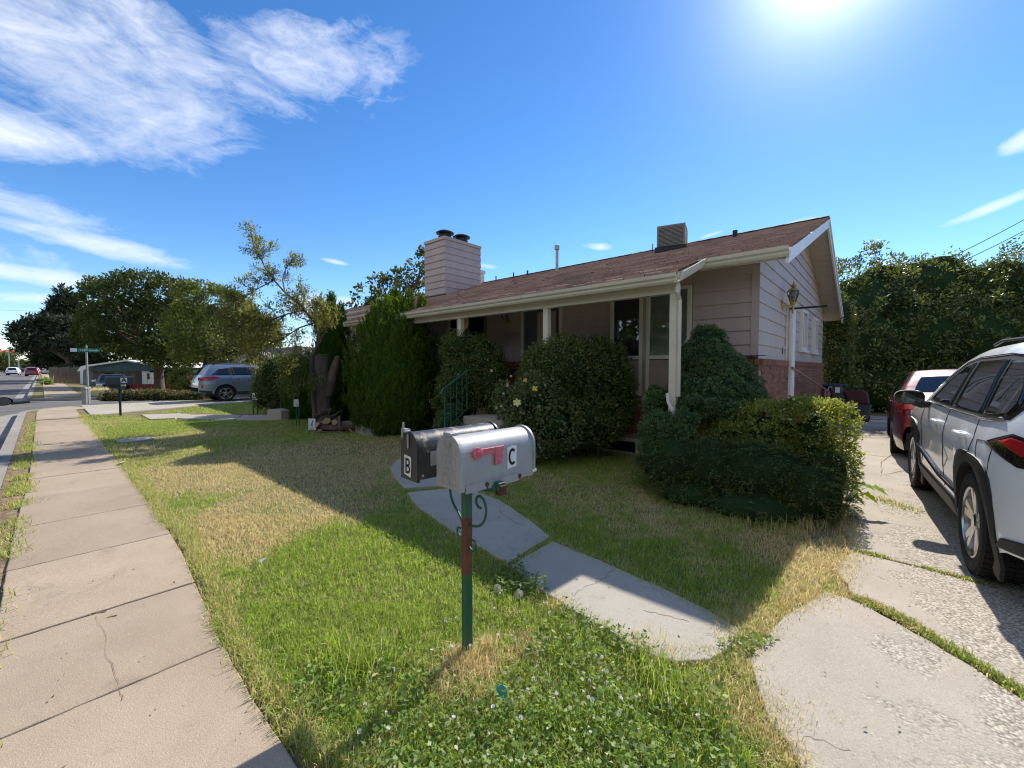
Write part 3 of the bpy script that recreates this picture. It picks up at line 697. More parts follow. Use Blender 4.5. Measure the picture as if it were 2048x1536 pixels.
# steps, landing and rails
st_ = thing('porch_steps', 'grey concrete porch steps behind the black mailbox', 'steps', (-5.3, 5.3, 0))
def lst(mb, m, n): o = mb.obj(n, m, bevel=.008); o.parent = st_; o.matrix_parent_inverse = Matrix.Translation((5.3, -5.3, 0)); return o
lst(MB().b2((-6.0, 4.66, 0), (-4.5, 5.0, .20)), M['path'], 'step'); lst(MB().b2((-5.95, 4.95, 0), (-4.5, 5.22, .40)), M['path'], 'step')
lst(MB().b2((-5.84, 5.20, 0), (-4.4, 6.74, .595)), M['path'], 'landing')
hr = thing('stair_railing', 'green iron railing with slim balusters on porch steps', 'railing', (-5.88, 4.8, .2))
def hrl(mb, n): o = mb.obj(n, M['iron_green'], smooth=40); o.parent = hr; o.matrix_parent_inverse = Matrix.Translation((5.88, -4.8, -.2)); return o
RX = -5.88
hrl(MB().tube([(RX, 4.72, 1.02), (RX, 4.74, 1.09), (RX, 4.80, 1.13), (RX, 5.36, 1.44), (RX, 5.46, 1.455), (RX, 6.70, 1.46)], .022, 8), 'top_rail')
hrl(MB().tube([(RX, 4.84, .36), (RX, 5.36, .74), (RX, 6.70, .76)], .012, 6), 'bottom_rail')
for k, y in enumerate((4.80, 4.94, 5.08, 5.22, 5.34, 5.5, 5.66, 5.82, 5.98, 6.14, 6.3, 6.46)):
    zt = 1.13+(y-4.8)*.55 if y < 5.36 else 1.455
    hrl(MB().tube([(RX, y, .2 if k == 0 else (.34+(y-4.8)*.7 if y < 5.36 else .75)), (RX, y, zt)], .018 if k in (0, 4) else .009, 6), 'baluster')
h2 = thing('stair_railing', 'rusty pinkish handrail sloping down beside the brick gable wall', 'railing', (GX+.5, 9.5, 0))
def h2l(mb, n): o = mb.obj(n, M['iron_pink'], smooth=40); o.parent = h2; o.matrix_parent_inverse = Matrix.Translation((-GX-.5, -9.5, 0)); return o
a = PYW(1576, 737, 8.9); b = PD(1650, 780, 9.6)
q = Vector((GX+.14, 8.95, 1.50)); e = Vector(PD(1650, 778, 9.4))
h2l(MB().tube([q, q.lerp(e, .5), e, e+Vector((.07, .06, -.05)), e+Vector((.085, .09, -.13)), e+Vector((.03, .06, -.17))], .018, 8), 'top_rail')
h2l(MB().tube([(e.x, e.y, 0), (e.x, e.y, e.z-.01)], .028, 4), 'newel'); m_ = q.lerp(e, .7); h2l(MB().tube([(m_.x, m_.y, 0), (m_.x, m_.y, m_.z)], .012, 6), 'baluster')
# ================================================================== PLANTS
def unit(v): return v/np.maximum(np.linalg.norm(v, axis=1, keepdims=True), 1e-9)
def rdir(n): return unit(RNG.normal(size=(n, 3)))
def leaf_mesh(name, C, D, N, L, W, tint, mat, parent=None, fold=.12, kind=None):
    n = len(C); L = np.broadcast_to(np.asarray(L, float), (n,))[:, None]; W = np.broadcast_to(np.asarray(W, float), (n,))[:, None]
    D = unit(D); S = unit(np.cross(D, N)); Nn = np.cross(S, D)
    a = C - D*L*.5; t = C + D*L*.5; m = C - D*L*.06 - Nn*W*fold
    V = np.stack([a, m+S*W*.5, t, m-S*W*.5], 1).reshape(-1, 3)
    me = bpy.data.meshes.new(name); me.vertices.add(4*n); me.loops.add(4*n); me.polygons.add(n)
    me.vertices.foreach_set('co', V.astype(np.float32).ravel()); me.loops.foreach_set('vertex_index', np.arange(4*n, dtype=np.int32))
    me.polygons.foreach_set('loop_start', np.arange(0, 4*n, 4, dtype=np.int32))
    me.update(calc_edges=True)
    at = me.attributes.new('tint', 'FLOAT', 'POINT'); at.data.foreach_set('value', np.repeat(np.clip(tint, 0, 1), 4).astype(np.float32))
    o = link(name, me, mat, parent)
    if kind: o['kind'] = kind
    return o
def cat_(*a): return [np.concatenate(x) for x in zip(*a)]
LEAF = {
 'cypress': leafmat('cypress_foliage', (0.034, 0.065, 0.009), (0.115, 0.187, 0.019), trans=.35, rough=.6),
 'spruce': leafmat('dwarf_spruce_foliage', (0.054, 0.097, 0.041), (0.142, 0.216, 0.068), (.24, .13, .07), trans=.15, rough=.65),
 'juniper': leafmat('juniper_foliage', (0.052, 0.086, 0.026), (0.166, 0.216, 0.052), (.20, .13, .06), trans=.22, rough=.65),
 'privet': leafmat('privet_foliage', (0.084, 0.114, 0.022), (0.264, 0.312, 0.054), (.60, .50, .26), trans=.45, rough=.45),
 'bush': leafmat('broadleaf_foliage', (0.046, 0.071, 0.020), (0.160, 0.191, 0.046), (.36, .30, .14), trans=.32, rough=.42, spec=.45),
 'rose': leafmat('rose_foliage', (0.061, 0.096, 0.035), (0.181, 0.217, 0.072), (.32, .22, .11), trans=.32, rough=.42, spec=.45),
 'laurel': leafmat('laurel_foliage', (0.043, 0.062, 0.019), (0.169, 0.194, 0.043), (.36, .33, .11), trans=.36, rough=.34, spec=.55),
 'locust': leafmat('locust_foliage', (.085, .105, .026), (.23, .235, .055), (.33, .28, .08), trans=.5, rough=.5),
 'tree': leafmat('tree_foliage', (0.020, 0.037, 0.011), (0.075, 0.099, 0.020), (.24, .24, .04), trans=.40, rough=.5),
 'olive': leafmat('olive_tree_foliage', (.045, .068, .016), (.165, .195, .036), (.26, .24, .05), trans=.45, rough=.5),
 'conifer': leafmat('conifer_foliage', (.016, .028, .014), (.042, .060, .024), trans=.10, rough=.6),
 'catalpa': leafmat('catalpa_foliage', (.036, .054, .014), (.11, .13, .034), trans=.40, rough=.45),
 'brown': leafmat('dry_hedge_foliage', (.10, .062, .034), (.17, .165, .042), (.28, .17, .09), trans=.30, rough=.6),
 'weed': leafmat('weed_foliage', (0.091, 0.156, 0.034), (0.273, 0.377, 0.085), (.56, .54, .36), trans=.45, rough=.5),
 'bright': leafmat('bright_leaf', (.20, .36, .02), (.34, .52, .03), trans=.6, rough=.4),
}
M['straw'] = pm('straw', (.55, .40, .19), .9, var=.25, vs=12, fine=90, bmp=0)
def EL(px, py, d, rx, ry, rd=None):
    c = PD(px, py, d); r = rx*d/F; return (c, np.array([r, rd if rd is not None else r, ry*d/F]))
ROT = np.array([[math.cos(YAW), -math.sin(YAW), 0], [math.sin(YAW), math.cos(YAW), 0], [0, 0, 1]])
SUP = [0]
def on_ell(e, n, inner=.82, up=0.0, zmin=.02):
    """points in the outer shell of an ellipsoid; returns points, outward normals"""
    c, r = e; u = rdir(n*2)
    if up: u = u[u[:, 2] > -up]
    u = u[:n]
    k = RNG.uniform(inner**3, 1, len(u))**(1/3)
    if SUP[0]:
        q = (np.abs(u)**SUP[0]).sum(1)**(-1/SUP[0]); nr = unit(np.sign(u)*np.abs(u*q[:, None])**(SUP[0]-1)/r); u = u*q[:, None]; p = u*r*k[:, None]
    else: p = u*r*k[:, None]; nr = unit(u/r)
    p = p@ROT.T + c; nr = nr@ROT.T
    g = p[:, 2] > zmin
    return p[g], nr[g]
def outer(ells, P, slack=.80):
    """drop points buried deep in another ellipsoid"""
    keep = np.ones(len(P), bool)
    for c, r in ells:
        q = ((P-c)@ROT)/r; pw = SUP[0] or 2; keep &= ~((np.abs(q)**pw).sum(1) < slack**pw)
    return keep
def clumped(ells, nclump, per, cr, L, W, lean=.5, inner=.8, tint=(.15, .75), dry=0., up=0., zmin=.03, sp=1.0):
    """leaves gathered in little clumps over the ellipsoids"""
    area = np.array([r[0]*r[2]+r[1]*r[2] for c, r in ells]); area = area/area.sum()
    PS, NS = [], []
    for e, a in zip(ells, area):
        p, n = on_ell(e, int(nclump*a)+1, inner, up, zmin); PS.append(p); NS.append(n)
    P = np.concatenate(PS); Nn = np.concatenate(NS); k = outer(ells, P); P = P[k]; Nn = Nn[k]
    n = len(P)*per; idx = np.repeat(np.arange(len(P)), per)
    off = rdir(n)*(RNG.uniform(0, 1, n)**(1/2.2))[:, None]*cr
    C = P[idx] + off; out = unit(off/cr + Nn[idx]*.9)
    D = unit(out*(1-lean) + rdir(n)*lean*sp + np.array([0, 0, .12])); N = unit(Nn[idx]*.6 + rdir(n)*.8)
    t = RNG.uniform(tint[0], tint[1], len(P))[idx]*.65 + RNG.uniform(tint[0], tint[1], n)*.35
    if dry:
        dd = RNG.random(n) < dry; t[dd] = RNG.uniform(.9, 1, dd.sum())
    else: t = np.minimum(t, .85)
    s = RNG.uniform(.65, 1.25, n)
    C[:, 2] = np.maximum(C[:, 2], zmin)
    return C, D, N, L*s, W*s, t
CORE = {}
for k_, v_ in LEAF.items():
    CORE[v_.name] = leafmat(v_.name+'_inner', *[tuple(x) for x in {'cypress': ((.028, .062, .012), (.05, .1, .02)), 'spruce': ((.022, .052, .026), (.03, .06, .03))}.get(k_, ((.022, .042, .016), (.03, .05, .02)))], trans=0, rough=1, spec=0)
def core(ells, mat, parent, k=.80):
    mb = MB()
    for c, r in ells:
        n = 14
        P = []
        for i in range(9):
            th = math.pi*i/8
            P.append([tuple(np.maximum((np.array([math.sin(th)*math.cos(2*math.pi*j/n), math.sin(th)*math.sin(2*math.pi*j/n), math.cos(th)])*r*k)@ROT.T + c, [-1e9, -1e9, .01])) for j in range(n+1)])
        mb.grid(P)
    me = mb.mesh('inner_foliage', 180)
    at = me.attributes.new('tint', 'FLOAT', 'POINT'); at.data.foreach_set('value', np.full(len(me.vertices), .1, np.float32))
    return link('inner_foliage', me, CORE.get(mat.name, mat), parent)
def bush(name, label, cat, ells, mat, nclump, per, cr, L, W, group=None, corek=.78, stems=3, **k):
    base = np.mean([e[0] for e in ells], 0); t = thing(name, label, cat, (base[0], base[1], 0), 0, group)
    loc = Matrix.Translation((-base[0], -base[1], 0))
    a = clumped(ells, nclump, per, cr, L, W, **k)
    o = leaf_mesh('foliage', *a[:5], a[5], mat, t); o.matrix_parent_inverse = loc
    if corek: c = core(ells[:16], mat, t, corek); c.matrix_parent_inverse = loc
    if stems:
        s = MB()
        for i in range(stems):
            e = ells[i % len(ells)][0]; q = rdir(1)[0]*.15
            s.tube([(base[0]+q[0], base[1]+q[1], 0), ((base[0]+e[0])/2+q[1]*.4, (base[1]+e[1])/2, max(.1, e[2]*.55)), (e[0], e[1], e[2])], [.028, .02, .008], 6)
        s_ = s.obj('stem', M['bark'], t, smooth=60); s_.matrix_parent_inverse = loc
    return t
# ---- upright cypresses
def cypress(label, px, d, R, Ht, prof, K, m, group, spikes=()):
    c = PD(px, 735, d); t = thing('cypress', label, 'cypress', (c[0], c[1], 0), 0, group)
    T, Rr = zip(*prof); CC = []
    def plumes(K, cx, cy, z0, z1, R, prof, m, zs=.30):
        u = RNG.random(K); th = RNG.uniform(0, 2*math.pi, K); T, Rr = zip(*prof)
        tt = u; r = np.interp(tt, T, Rr)*R
        rr = r*RNG.uniform(.80, 1.0, K)*(1+.07*np.sin(th*5+tt*9)+.05*np.sin(th*11-tt*17))
        P = np.stack([cx+rr*np.cos(th), cy+rr*np.sin(th), z0+tt*(z1-z0)-.06], 1)
        out = np.stack([np.cos(th), np.sin(th), np.zeros(K)], 1)
        pd = unit(out*.20 + np.array([0, 0, 1.0]) + rdir(K)*.16); tan = np.cross(pd, out)
        tan = unit(tan + rdir(K)*.5)
        ln = zs*RNG.uniform(.6, 1.2, K)
        n = K*m; i = np.repeat(np.arange(K), m); s = RNG.random(n)
        w = (1-s)**.7*.10*ln[i]/.3
        C = P[i] + pd[i]*(s*ln[i])[:, None] + tan[i]*(RNG.uniform(-1, 1, n)*w)[:, None] + out[i]*(RNG.uniform(-.5, .6, n)*w)[:, None]
        D = unit(pd[i] + tan[i]*RNG.uniform(-.6, .6, n)[:, None] + out[i]*RNG.uniform(-.1, .5, n)[:, None]); N = unit(out[i]+rdir(n)*.7)
        tint = RNG.uniform(.1, .6, K)[i]*.6 + s*.35 + RNG.uniform(0, .15, n)
        q = RNG.uniform(.7, 1.25, n)
        return C, D, N, .055*q, .020*q, tint
    sets = [plumes(K, 0, 0, 0, Ht, R, prof, m)]
    for (sx, sy, z0, z1, r) in spikes: sets.append(plumes(90, sx, sy, z0, z1, r, [(0, 1), (.5, .8), (1, .15)], m, .24))
    a = cat_(*sets); o = leaf_mesh('foliage', *a[:5], a[5], LEAF['cypress'], t)
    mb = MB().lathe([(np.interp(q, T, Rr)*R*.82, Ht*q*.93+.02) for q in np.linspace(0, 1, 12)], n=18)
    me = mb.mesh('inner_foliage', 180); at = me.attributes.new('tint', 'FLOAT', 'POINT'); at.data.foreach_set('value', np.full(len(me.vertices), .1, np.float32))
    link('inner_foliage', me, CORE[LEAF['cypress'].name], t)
    MB().tube([(0, 0, 0), (0.03, 0, Ht*.5), (0, 0, Ht*.85)], [.07, .05, .02], 8).obj('trunk', M['bark'], t, smooth=60)
    return t
cg = 'cypresses in front of the house'
cypress('broad bright green cypress right of the tree stump, with three pointed tops', 790, 9.8, 1.11, 2.95,
        [(0, .72), (.1, .9), (.25, 1.0), (.45, .98), (.62, .93), (.78, .76), (.9, .50), (1, .26)], 1650, 34, cg,
        [(-.05, .05, 2.7, 3.28, .16), (.28, .2, 2.6, 3.2, .15), (.5, .42, 2.45, 3.1, .15), (-.3, -.3, 2.3, 2.85, .2), (-.42, -.25, 2.1, 2.6, .22)])
cypress('slim tall cypress standing behind the grey tree stump', 664, 11.4, .60, 3.05,
        [(0, .85), (.3, 1), (.6, .98), (.8, .75), (.93, .5), (1, .25)], 640, 30, cg, [(.05, 0, 2.8, 3.42, .14), (-.22, -.1, 2.5, 3.1, .15), (.25, .15, 2.5, 3.15, .15)])
cypress('low rounded cypress left of the tree stump', 604, 12.4, .54, 1.80, [(0, .8), (.3, 1), (.7, .95), (.9, .7), (1, .3)], 380, 30, cg)
# ---- bushes
bush('porch_bush', 'dark broadleaf bush growing round a porch post behind the green railing', 'bush',
     [EL(922, 700, 8.5, 42, 42), EL(965, 728, 8.4, 46, 58), EL(925, 770, 8.3, 50, 60), EL(982, 775, 8.2, 38, 55), EL(900, 800, 8.5, 35, 45)], LEAF['bush'], 2100, 9, .09, .05, .026, dry=.02)
bush('broadleaf_shrub', 'big rounded dark green shrub in front of the picture windows', 'shrub',
     [EL(1125, 735, 7.0, 84, 66), EL(1195, 742, 7.0, 66, 72), EL(1228, 790, 7.0, 44, 70), EL(1110, 800, 6.9, 70, 80), EL(1180, 835, 6.9, 75, 62), EL(1085, 760, 7.0, 52, 60)], LEAF['bush'], 4300, 9, .08, .047, .024, dry=.035, tint=(.1, .85))
rb_ = bush('rose_bush', 'rose bush with yellow blooms leaning left of the big shrub', 'rose bush',
     [EL(1040, 835, 6.55, 40, 55, .3), EL(1075, 800, 6.5, 46, 58, .35), EL(1055, 880, 6.4, 60, 42, .4), EL(1110, 850, 6.4, 55, 55, .4), EL(1015, 790, 6.7, 20, 24, .15), EL(1003, 800, 6.7, 14, 34, .12)], LEAF['rose'], 1300, 7, .11, .055, .034, corek=.55, dry=.05, sp=1.3)
def bloom(px, py, d, r, m, n=9, name='bloom'):
    c = Vector(PD(px, py, d)); vw = (Vector((0, 0, CH))-c).normalized(); b = MB()
    a = vw.orthogonal().normalized(); e = vw.cross(a)
    for ring, (rr, tilt, k) in enumerate(((1, .2, max(4, n-3)), (.72, .8, 5), (.42, 1.4, 4))):
        for q in range(k):
            th = 2*math.pi*q/k+ring*.4; rad = a*math.cos(th)+e*math.sin(th); ta = vw.cross(rad)
            tip = c + rad*r*rr + vw*r*tilt*.6*rr; w = ta*r*.36*rr*random.uniform(.8, 1.15)
            b.add([c+vw*.1*r, c+rad*r*rr*.6+w+vw*r*.12, tip+w*.4, tip-w*.4, c+rad*r*rr*.6-w+vw*r*.12], [(0, 1, 2, 3, 4)])
    o = b.obj(name, m, rb_, recalc=False); o.matrix_parent_inverse = Matrix.Translation(rb_.location).inverted(); return o
M['petal'] = pm('pale_yellow_petal', (.86, .78, .36), .6, var=.08, vs=60, fine=200, bmp=0)
M['petal2'] = pm('yellow_petal', (.86, .62, .06), .6, var=.08, vs=60, fine=200, bmp=0)
M['bud'] = pm('faded_bud', (.55, .45, .30), .7, var=.2, vs=60, fine=200, bmp=0)
bloom(1034, 805, 6.08, .060, M['petal']); bloom(1070, 777, 6.1, .045, M['petal2'], 7); bloom(1050, 760, 6.25, .035, M['petal2'], 6); bloom(983, 741, 6.55, .024, M['bud'], 5)
for q in ((1007, 787), (1022, 752), (1002, 812), (993, 815), (1015, 768), (1080, 790), (1090, 770), (1015, 772), (1078, 813)): bloom(q[0], q[1], 6.2, .022, M['bud'], 5)
def conetufts(ells, K, m, cr, L, W, dryspot=None):
    area = np.array([r[0]*r[2]+r[1]*r[2] for c, r in ells]); area = area/area.sum(); PS, NS = [], []
    for e, a in zip(ells, area):
        p, n = on_ell(e, int(K*a)+1, .92, 0, .03); PS.append(p); NS.append(n)
    P = np.concatenate(PS); Nn = np.concatenate(NS); k = outer(ells, P, .86); P = P[k]; Nn = Nn[k]; P = P+Nn*RNG.uniform(-.04, .012, len(P))[:, None]
    n = len(P)*m; i = np.repeat(np.arange(len(P)), m); u = rdir(n); u = u*np.sign((u*Nn[i]).sum(1))[:, None]
    rs = RNG.uniform(.75, 1.2, len(P))*cr
    C = P[i] - Nn[i]*.02 + u*rs[i][:, None]*np.array([1, 1, .8]); D = unit(u+rdir(n)*.5); N = unit(Nn[i]+rdir(n))
    t = RNG.uniform(.1, .75, len(P))[i]*.7 + RNG.uniform(0, .2, n)
    if dryspot is not None:
        q, rr = dryspot; dd = np.linalg.norm(P-q, axis=1) < rr; t[dd[i] & (RNG.random(n) < .75)] = .98
    t = np.where(t < .9, np.minimum(t, .82), t); s = RNG.uniform(.7, 1.2, n)
    C[:, 2] = np.maximum(C[:, 2], .02)
    return C, D, N, L*s, W*s, t
def spruce(label, ells, K, m, dryspot=None):
    b = np.mean([e[0] for e in ells], 0); t = thing('dwarf_spruce', label, 'dwarf spruce', (b[0], b[1], 0), 0, 'dwarf spruces by the white porch post'); loc = Matrix.Translation((-b[0], -b[1], 0))
    a = conetufts(ells, K, m, .078, .042, .014, dryspot); leaf_mesh('foliage', *a[:5], a[5], LEAF['spruce'], t).matrix_parent_inverse = loc
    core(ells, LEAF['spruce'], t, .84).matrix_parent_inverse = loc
    MB().tube([(b[0], b[1], 0), (b[0], b[1], b[2])], [.06, .03], 8).obj('trunk', M['bark'], t).matrix_parent_inverse = loc
spruce('big conical dwarf spruce with a brown patch, right of the corner porch post',
       [EL(1414, 688, 5.9, 32, 38), EL(1416, 718, 5.9, 57, 42), EL(1426, 748, 5.9, 72, 48), EL(1428, 778, 5.85, 88, 48), EL(1432, 808, 5.7, 90, 42), EL(1484, 806, 5.5, 40, 40)], 950, 60, (PD(1392, 680, 5.2), .14))
spruce('small lumpy dwarf spruce left of the corner porch post', [EL(1312, 808, 5.75, 20, 38), EL(1318, 866, 5.4, 34, 44), EL(1302, 908, 5.3, 20, 38), EL(1374, 838, 5.2, 18, 17), EL(1350, 872, 5.2, 32, 34)], 430, 60)
def sprays(ells, K, m, ln, L, W, dry=0.):
    area = np.array([r[0]*r[2]+r[1]*r[2] for c, r in ells]); area = area/area.sum(); PS, NS = [], []
    for e, a in zip(ells, area):
        p, n = on_ell(e, int(K*a)+1, .80, .7, .03); PS.append(p); NS.append(n)
    P = np.concatenate(PS); Nn = np.concatenate(NS); k = outer(ells, P, .82); P = P[k]; Nn = Nn[k]
    h = unit(Nn*np.array([1, 1, .35]) + rdir(len(P))*.45 + np.array([0, 0, .05])); side = unit(np.cross(h, np.array([0, 0, 1.]))+rdir(len(P))*.15)
    n = len(P)*m; i = np.repeat(np.arange(len(P)), m); s = RNG.random(n); w = (1.05-s)*.34*ln; sg = RNG.uniform(-1, 1, n)
    C = P[i] - h[i]*.08 + h[i]*(s*ln)[:, None] + side[i]*(sg*w)[:, None] + np.stack([0*s, 0*s, -.35*ln*s*s + RNG.uniform(-.012, .012, n)], 1)
    D = unit(h[i] + side[i]*(sg*.9)[:, None] + rdir(n)*.2); N = unit(np.array([0, 0, 1.]) + rdir(n)*.5)
    t = RNG.uniform(.05, .6, len(P))[i]*.6+s*.35
    if dry: dd = (RNG.random(len(P)) < dry)[i]; t = np.where(dd, .97, np.minimum(t, .84))
    q = RNG.uniform(.7, 1.2, n); C[:, 2] = np.maximum(C[:, 2], .015)
    return C, D, N, L*q, W*q, t
jel = [EL(1345, 925, 5.1, 70, 62, .5), EL(1425, 940, 4.9, 95, 74, .5), EL(1520, 955, 4.6, 100, 80, .5), EL(1605, 985, 4.3, 78, 66, .4), EL(1400, 985, 4.75, 90, 40, .4), EL(1520, 1015, 4.3, 110, 40, .4), EL(1640, 940, 4.5, 48, 60, .3)]
b = np.mean([e[0] for e in jel], 0); jt = thing('juniper_shrub', 'low spreading dark juniper with layered sprays at the lawn edge', 'juniper', (b[0], b[1], 0)); loc = Matrix.Translation((-b[0], -b[1], 0))
a = sprays(jel, 2600, 30, .20, .030, .011, .05); leaf_mesh('foliage', *a[:5], a[5], LEAF['juniper'], jt).matrix_parent_inverse = loc
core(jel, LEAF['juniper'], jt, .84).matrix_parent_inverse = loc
MB().tube([(b[0], b[1], 0), (b[0], b[1], .5)], [.06, .03], 6).obj('stem', M['bark'], jt).matrix_parent_inverse = loc
SUP[0] = 6
bush('privet_hedge', 'clipped privet hedge end lit yellow on top beside the driveway', 'hedge',
     [EL(1624, 905, 4.78, 54, 108, .40), EL(1545, 900, 5.05, 72, 98, .46), EL(1468, 905, 5.25, 52, 66, .42)],
     LEAF['privet'], 4600, 11, .050, .036, .019, dry=.10, tint=(.1, .85), corek=.70)
SUP[0] = 0
lau = [EL(1712, 610, 14.6, 62, 62), EL(1760, 600, 15.0, 60, 80), EL(1830, 590, 15.2, 75, 75), EL(1880, 560, 15.4, 48, 55), EL(1935, 590, 15.2, 70, 62), EL(2005, 570, 15.0, 55, 55), EL(2060, 620, 14.6, 70, 90), EL(1720, 690, 14.4, 75, 75), EL(1810, 680, 14.6, 95, 80), EL(1910, 680, 14.6, 95, 80), EL(2010, 690, 14.4, 95, 80), EL(1735, 775, 14.5, 85, 60), EL(1840, 770, 14.5, 90, 60), EL(1950, 770, 14.5, 100, 65), EL(2080, 740, 14, 90, 80), EL(2150, 640, 14, 110, 110)]
for k in range(34):
    x_ = 1680+13*k; lau.append(EL(x_, 560+32*math.sin(x_*.021)-24*math.sin(x_*.047)+random.uniform(-26, 40), 14.3+random.uniform(-.5, .7), random.uniform(10, 24), random.uniform(12, 34), random.uniform(.2, .45)))
for k in range(46): lau.append(EL(random.uniform(1680, 2060), random.uniform(590, 800), 13.4+random.uniform(0, .4), random.uniform(18, 46), random.uniform(12, 28), random.uniform(.35, .7)))
bush('laurel_tree', 'large dense dark broadleaf hedge tree behind the red car', 'tree', lau, LEAF['laurel'], 7200, 12, .22, .13, .055, dry=.012, stems=6, corek=.86, inner=.55, tint=(.0, .9))
bush('climbing_bush', 'tall dark bush growing against the far end of the gable wall', 'bush', [EL(1670, 640, 12.8, 32, 54, .5), EL(1670, 720, 12.8, 33, 70, .5), EL(1676, 790, 13.1, 42, 50, .5)], LEAF['laurel'], 900, 11, .14, .085, .04, corek=.8)
bush('flowering_shrub', 'leafy shrub with a few pink blooms in front of the silver wagon', 'shrub', [EL(552, 745, 13.6, 34, 38), EL(538, 780, 13.5, 34, 46), EL(560, 790, 13.3, 26, 42), EL(525, 770, 13.8, 20, 30)], LEAF['bush'], 900, 9, .12, .075, .035, dry=.03)
bush('low_flower_clump', 'low clump of weeds with small yellow flowers left of the stump', 'plant', [EL(575, 862, 10.9, 30, 15, .4), EL(600, 868, 10.4, 26, 14, .3), EL(555, 862, 11.2, 22, 10, .3)], LEAF['weed'], 240, 9, .07, .05, .02, dry=.14, corek=0, stems=0)
bush('small_conifer_shrub', 'small blue green shrub at the foot of the railing', 'shrub', [EL(890, 850, 7.9, 22, 26), EL(905, 835, 7.9, 20, 30), EL(915, 860, 7.8, 16, 18)], LEAF['spruce'], 260, 22, .06, .05, .018, corek=.8)
# brown hedge along the side street and plants behind it
bh = [EL(x, 793+1.5*math.sin(x), 18.6-(x-215)*-.004, 24, 13, .5) for x in range(228, 400, 24)]
bush('brown_hedge', 'half dead brown and green clipped hedge in front of the silver wagon', 'hedge', bh, LEAF['brown'], 1500, 9, .10, .08, .04, dry=.22, tint=(.0, .8), corek=.85)
bush('garden_shrub', 'yellowish green shrub behind the brown hedge left of the silver wagon', 'shrub', [EL(365, 758, 24, 22, 24), EL(380, 770, 23.5, 20, 20)], LEAF['locust'], 380, 9, .2, .16, .07, corek=.7)
bush('street_shrub', 'leggy green bush on the kerb strip across the side street', 'shrub', [EL(96, 766, 36, 9, 11, .4), EL(92, 776, 36, 10, 7, .4)], LEAF['weed'], 130, 9, .15, .15, .06, corek=.6)
bush('street_shrub', 'smaller bush farther up the kerb strip', 'shrub', [EL(104, 745, 60, 5, 4, .5)], LEAF['weed'], 50, 9, .2, .2, .08, corek=.6)
bush('clipped_shrub', 'dark rounded bush at the sidewalk edge under the conifer', 'bush', [EL(135, 742, 44, 15, 13, .8)], LEAF['conifer'], 200, 9, .3, .2, .1, corek=.9)
# ---- trees
def tree(name, label, px, d, base_z, ells, mat, nclump, per, cr, L, W, tr=.2, trunk=None, group=None, bark='bark', fork=.35, **k):
    c = PD(px, 735, d); t = thing(name, label, 'tree', (c[0], c[1], 0), 0, group); loc = Matrix.Translation((-c[0], -c[1], 0))
    a = clumped(ells, nclump, per, cr, L, W, **k); o = leaf_mesh('crown', *a[:5], a[5], mat, t); o.matrix_parent_inverse = loc
    top = max(e[0][2] for e in ells); mid = np.mean([e[0] for e in ells], 0)
    fz = top*fork; tb = MB(); f = (c[0]*.7+mid[0]*.3, c[1]*.7+mid[1]*.3, fz)
    tb.tube([(c[0], c[1], base_z), (c[0]*.9+f[0]*.1, c[1]*.9+f[1]*.1, fz*.5), f], [tr*1.25, tr, tr*.8], 10)
    for e, r in ells:
        m_ = (np.array(f)+e)/2 + rdir(1)[0]*.08*np.linalg.norm(e-np.array(f)); tb.tube([f, m_, e], [tr*.6, tr*.4, tr*.12], 7)
        for q in range(4):
            u = rdir(1)[0]*r*.85; tb.tube([m_, (m_+e+u)/2, e+u@ROT.T], [tr*.3, tr*.18, tr*.05], 5)
    o = tb.obj('trunk', M[bark], t, smooth=60); o.matrix_parent_inverse = loc
    return t
tg = 'street trees beyond the side street'
tree('conifer_tree', 'tall dark conifer at the left edge of the street trees', 128, 52, -.1,
     [EL(128, 590, 52, 10, 14), EL(128, 612, 52, 20, 16), EL(128, 638, 52, 30, 18), EL(130, 662, 52, 40, 18), EL(135, 690, 52, 52, 22), EL(140, 715, 52, 55, 20)], LEAF['conifer'], 2600, 12, .75, .60, .20, tr=.35, inner=.3, lean=.4)
tree('street_tree', 'dark spreading tree reaching left over the sidewalk', 150, 46, -.1,
     [EL(70, 655, 46, 34, 9), EL(55, 672, 46, 30, 7), EL(85, 640, 46, 26, 8), EL(100, 680, 46, 50, 14), EL(140, 660, 47, 40, 26), EL(170, 690, 46, 40, 24), EL(75, 695, 46, 34, 7)], LEAF['conifer'], 2400, 10, .55, .46, .18, tr=.3, inner=.3, group=tg)
tree('street_tree', 'broad dark green tree above the blue carport', 318, 33, -1,
     [EL(235, 600, 34, 58, 36), EL(290, 585, 33, 70, 40), EL(345, 600, 33, 55, 42), EL(215, 650, 34, 46, 44), EL(270, 650, 33, 80, 55), EL(340, 660, 33, 70, 55), EL(310, 684, 33, 80, 26), EL(230, 680, 34, 45, 22), EL(190, 570, 34, 22, 12), EL(250, 672, 31, 60, 30), EL(335, 700, 31, 50, 34), EL(200, 672, 33, 40, 30), EL(370, 690, 32, 40, 44)], LEAF['tree'], 7500, 12, .42, .30, .13, tr=.3, inner=.35, group=tg, dry=.02)
tree('street_tree', 'lighter olive green tree behind the silver wagon', 404, 27, 0,
     [EL(400, 600, 27, 48, 36), EL(445, 615, 27, 48, 40), EL(385, 650, 27, 50, 44), EL(460, 660, 27, 60, 42), EL(430, 690, 27, 70, 30), EL(490, 690, 26.5, 34, 24), EL(380, 700, 27, 34, 26), EL(520, 665, 26.5, 40, 36), EL(470, 620, 27, 36, 34), EL(440, 700, 26, 50, 26)], LEAF['olive'], 4600, 11, .32, .22, .085, tr=.2, inner=.35, group=tg, tint=(.0, .7), dry=.03)
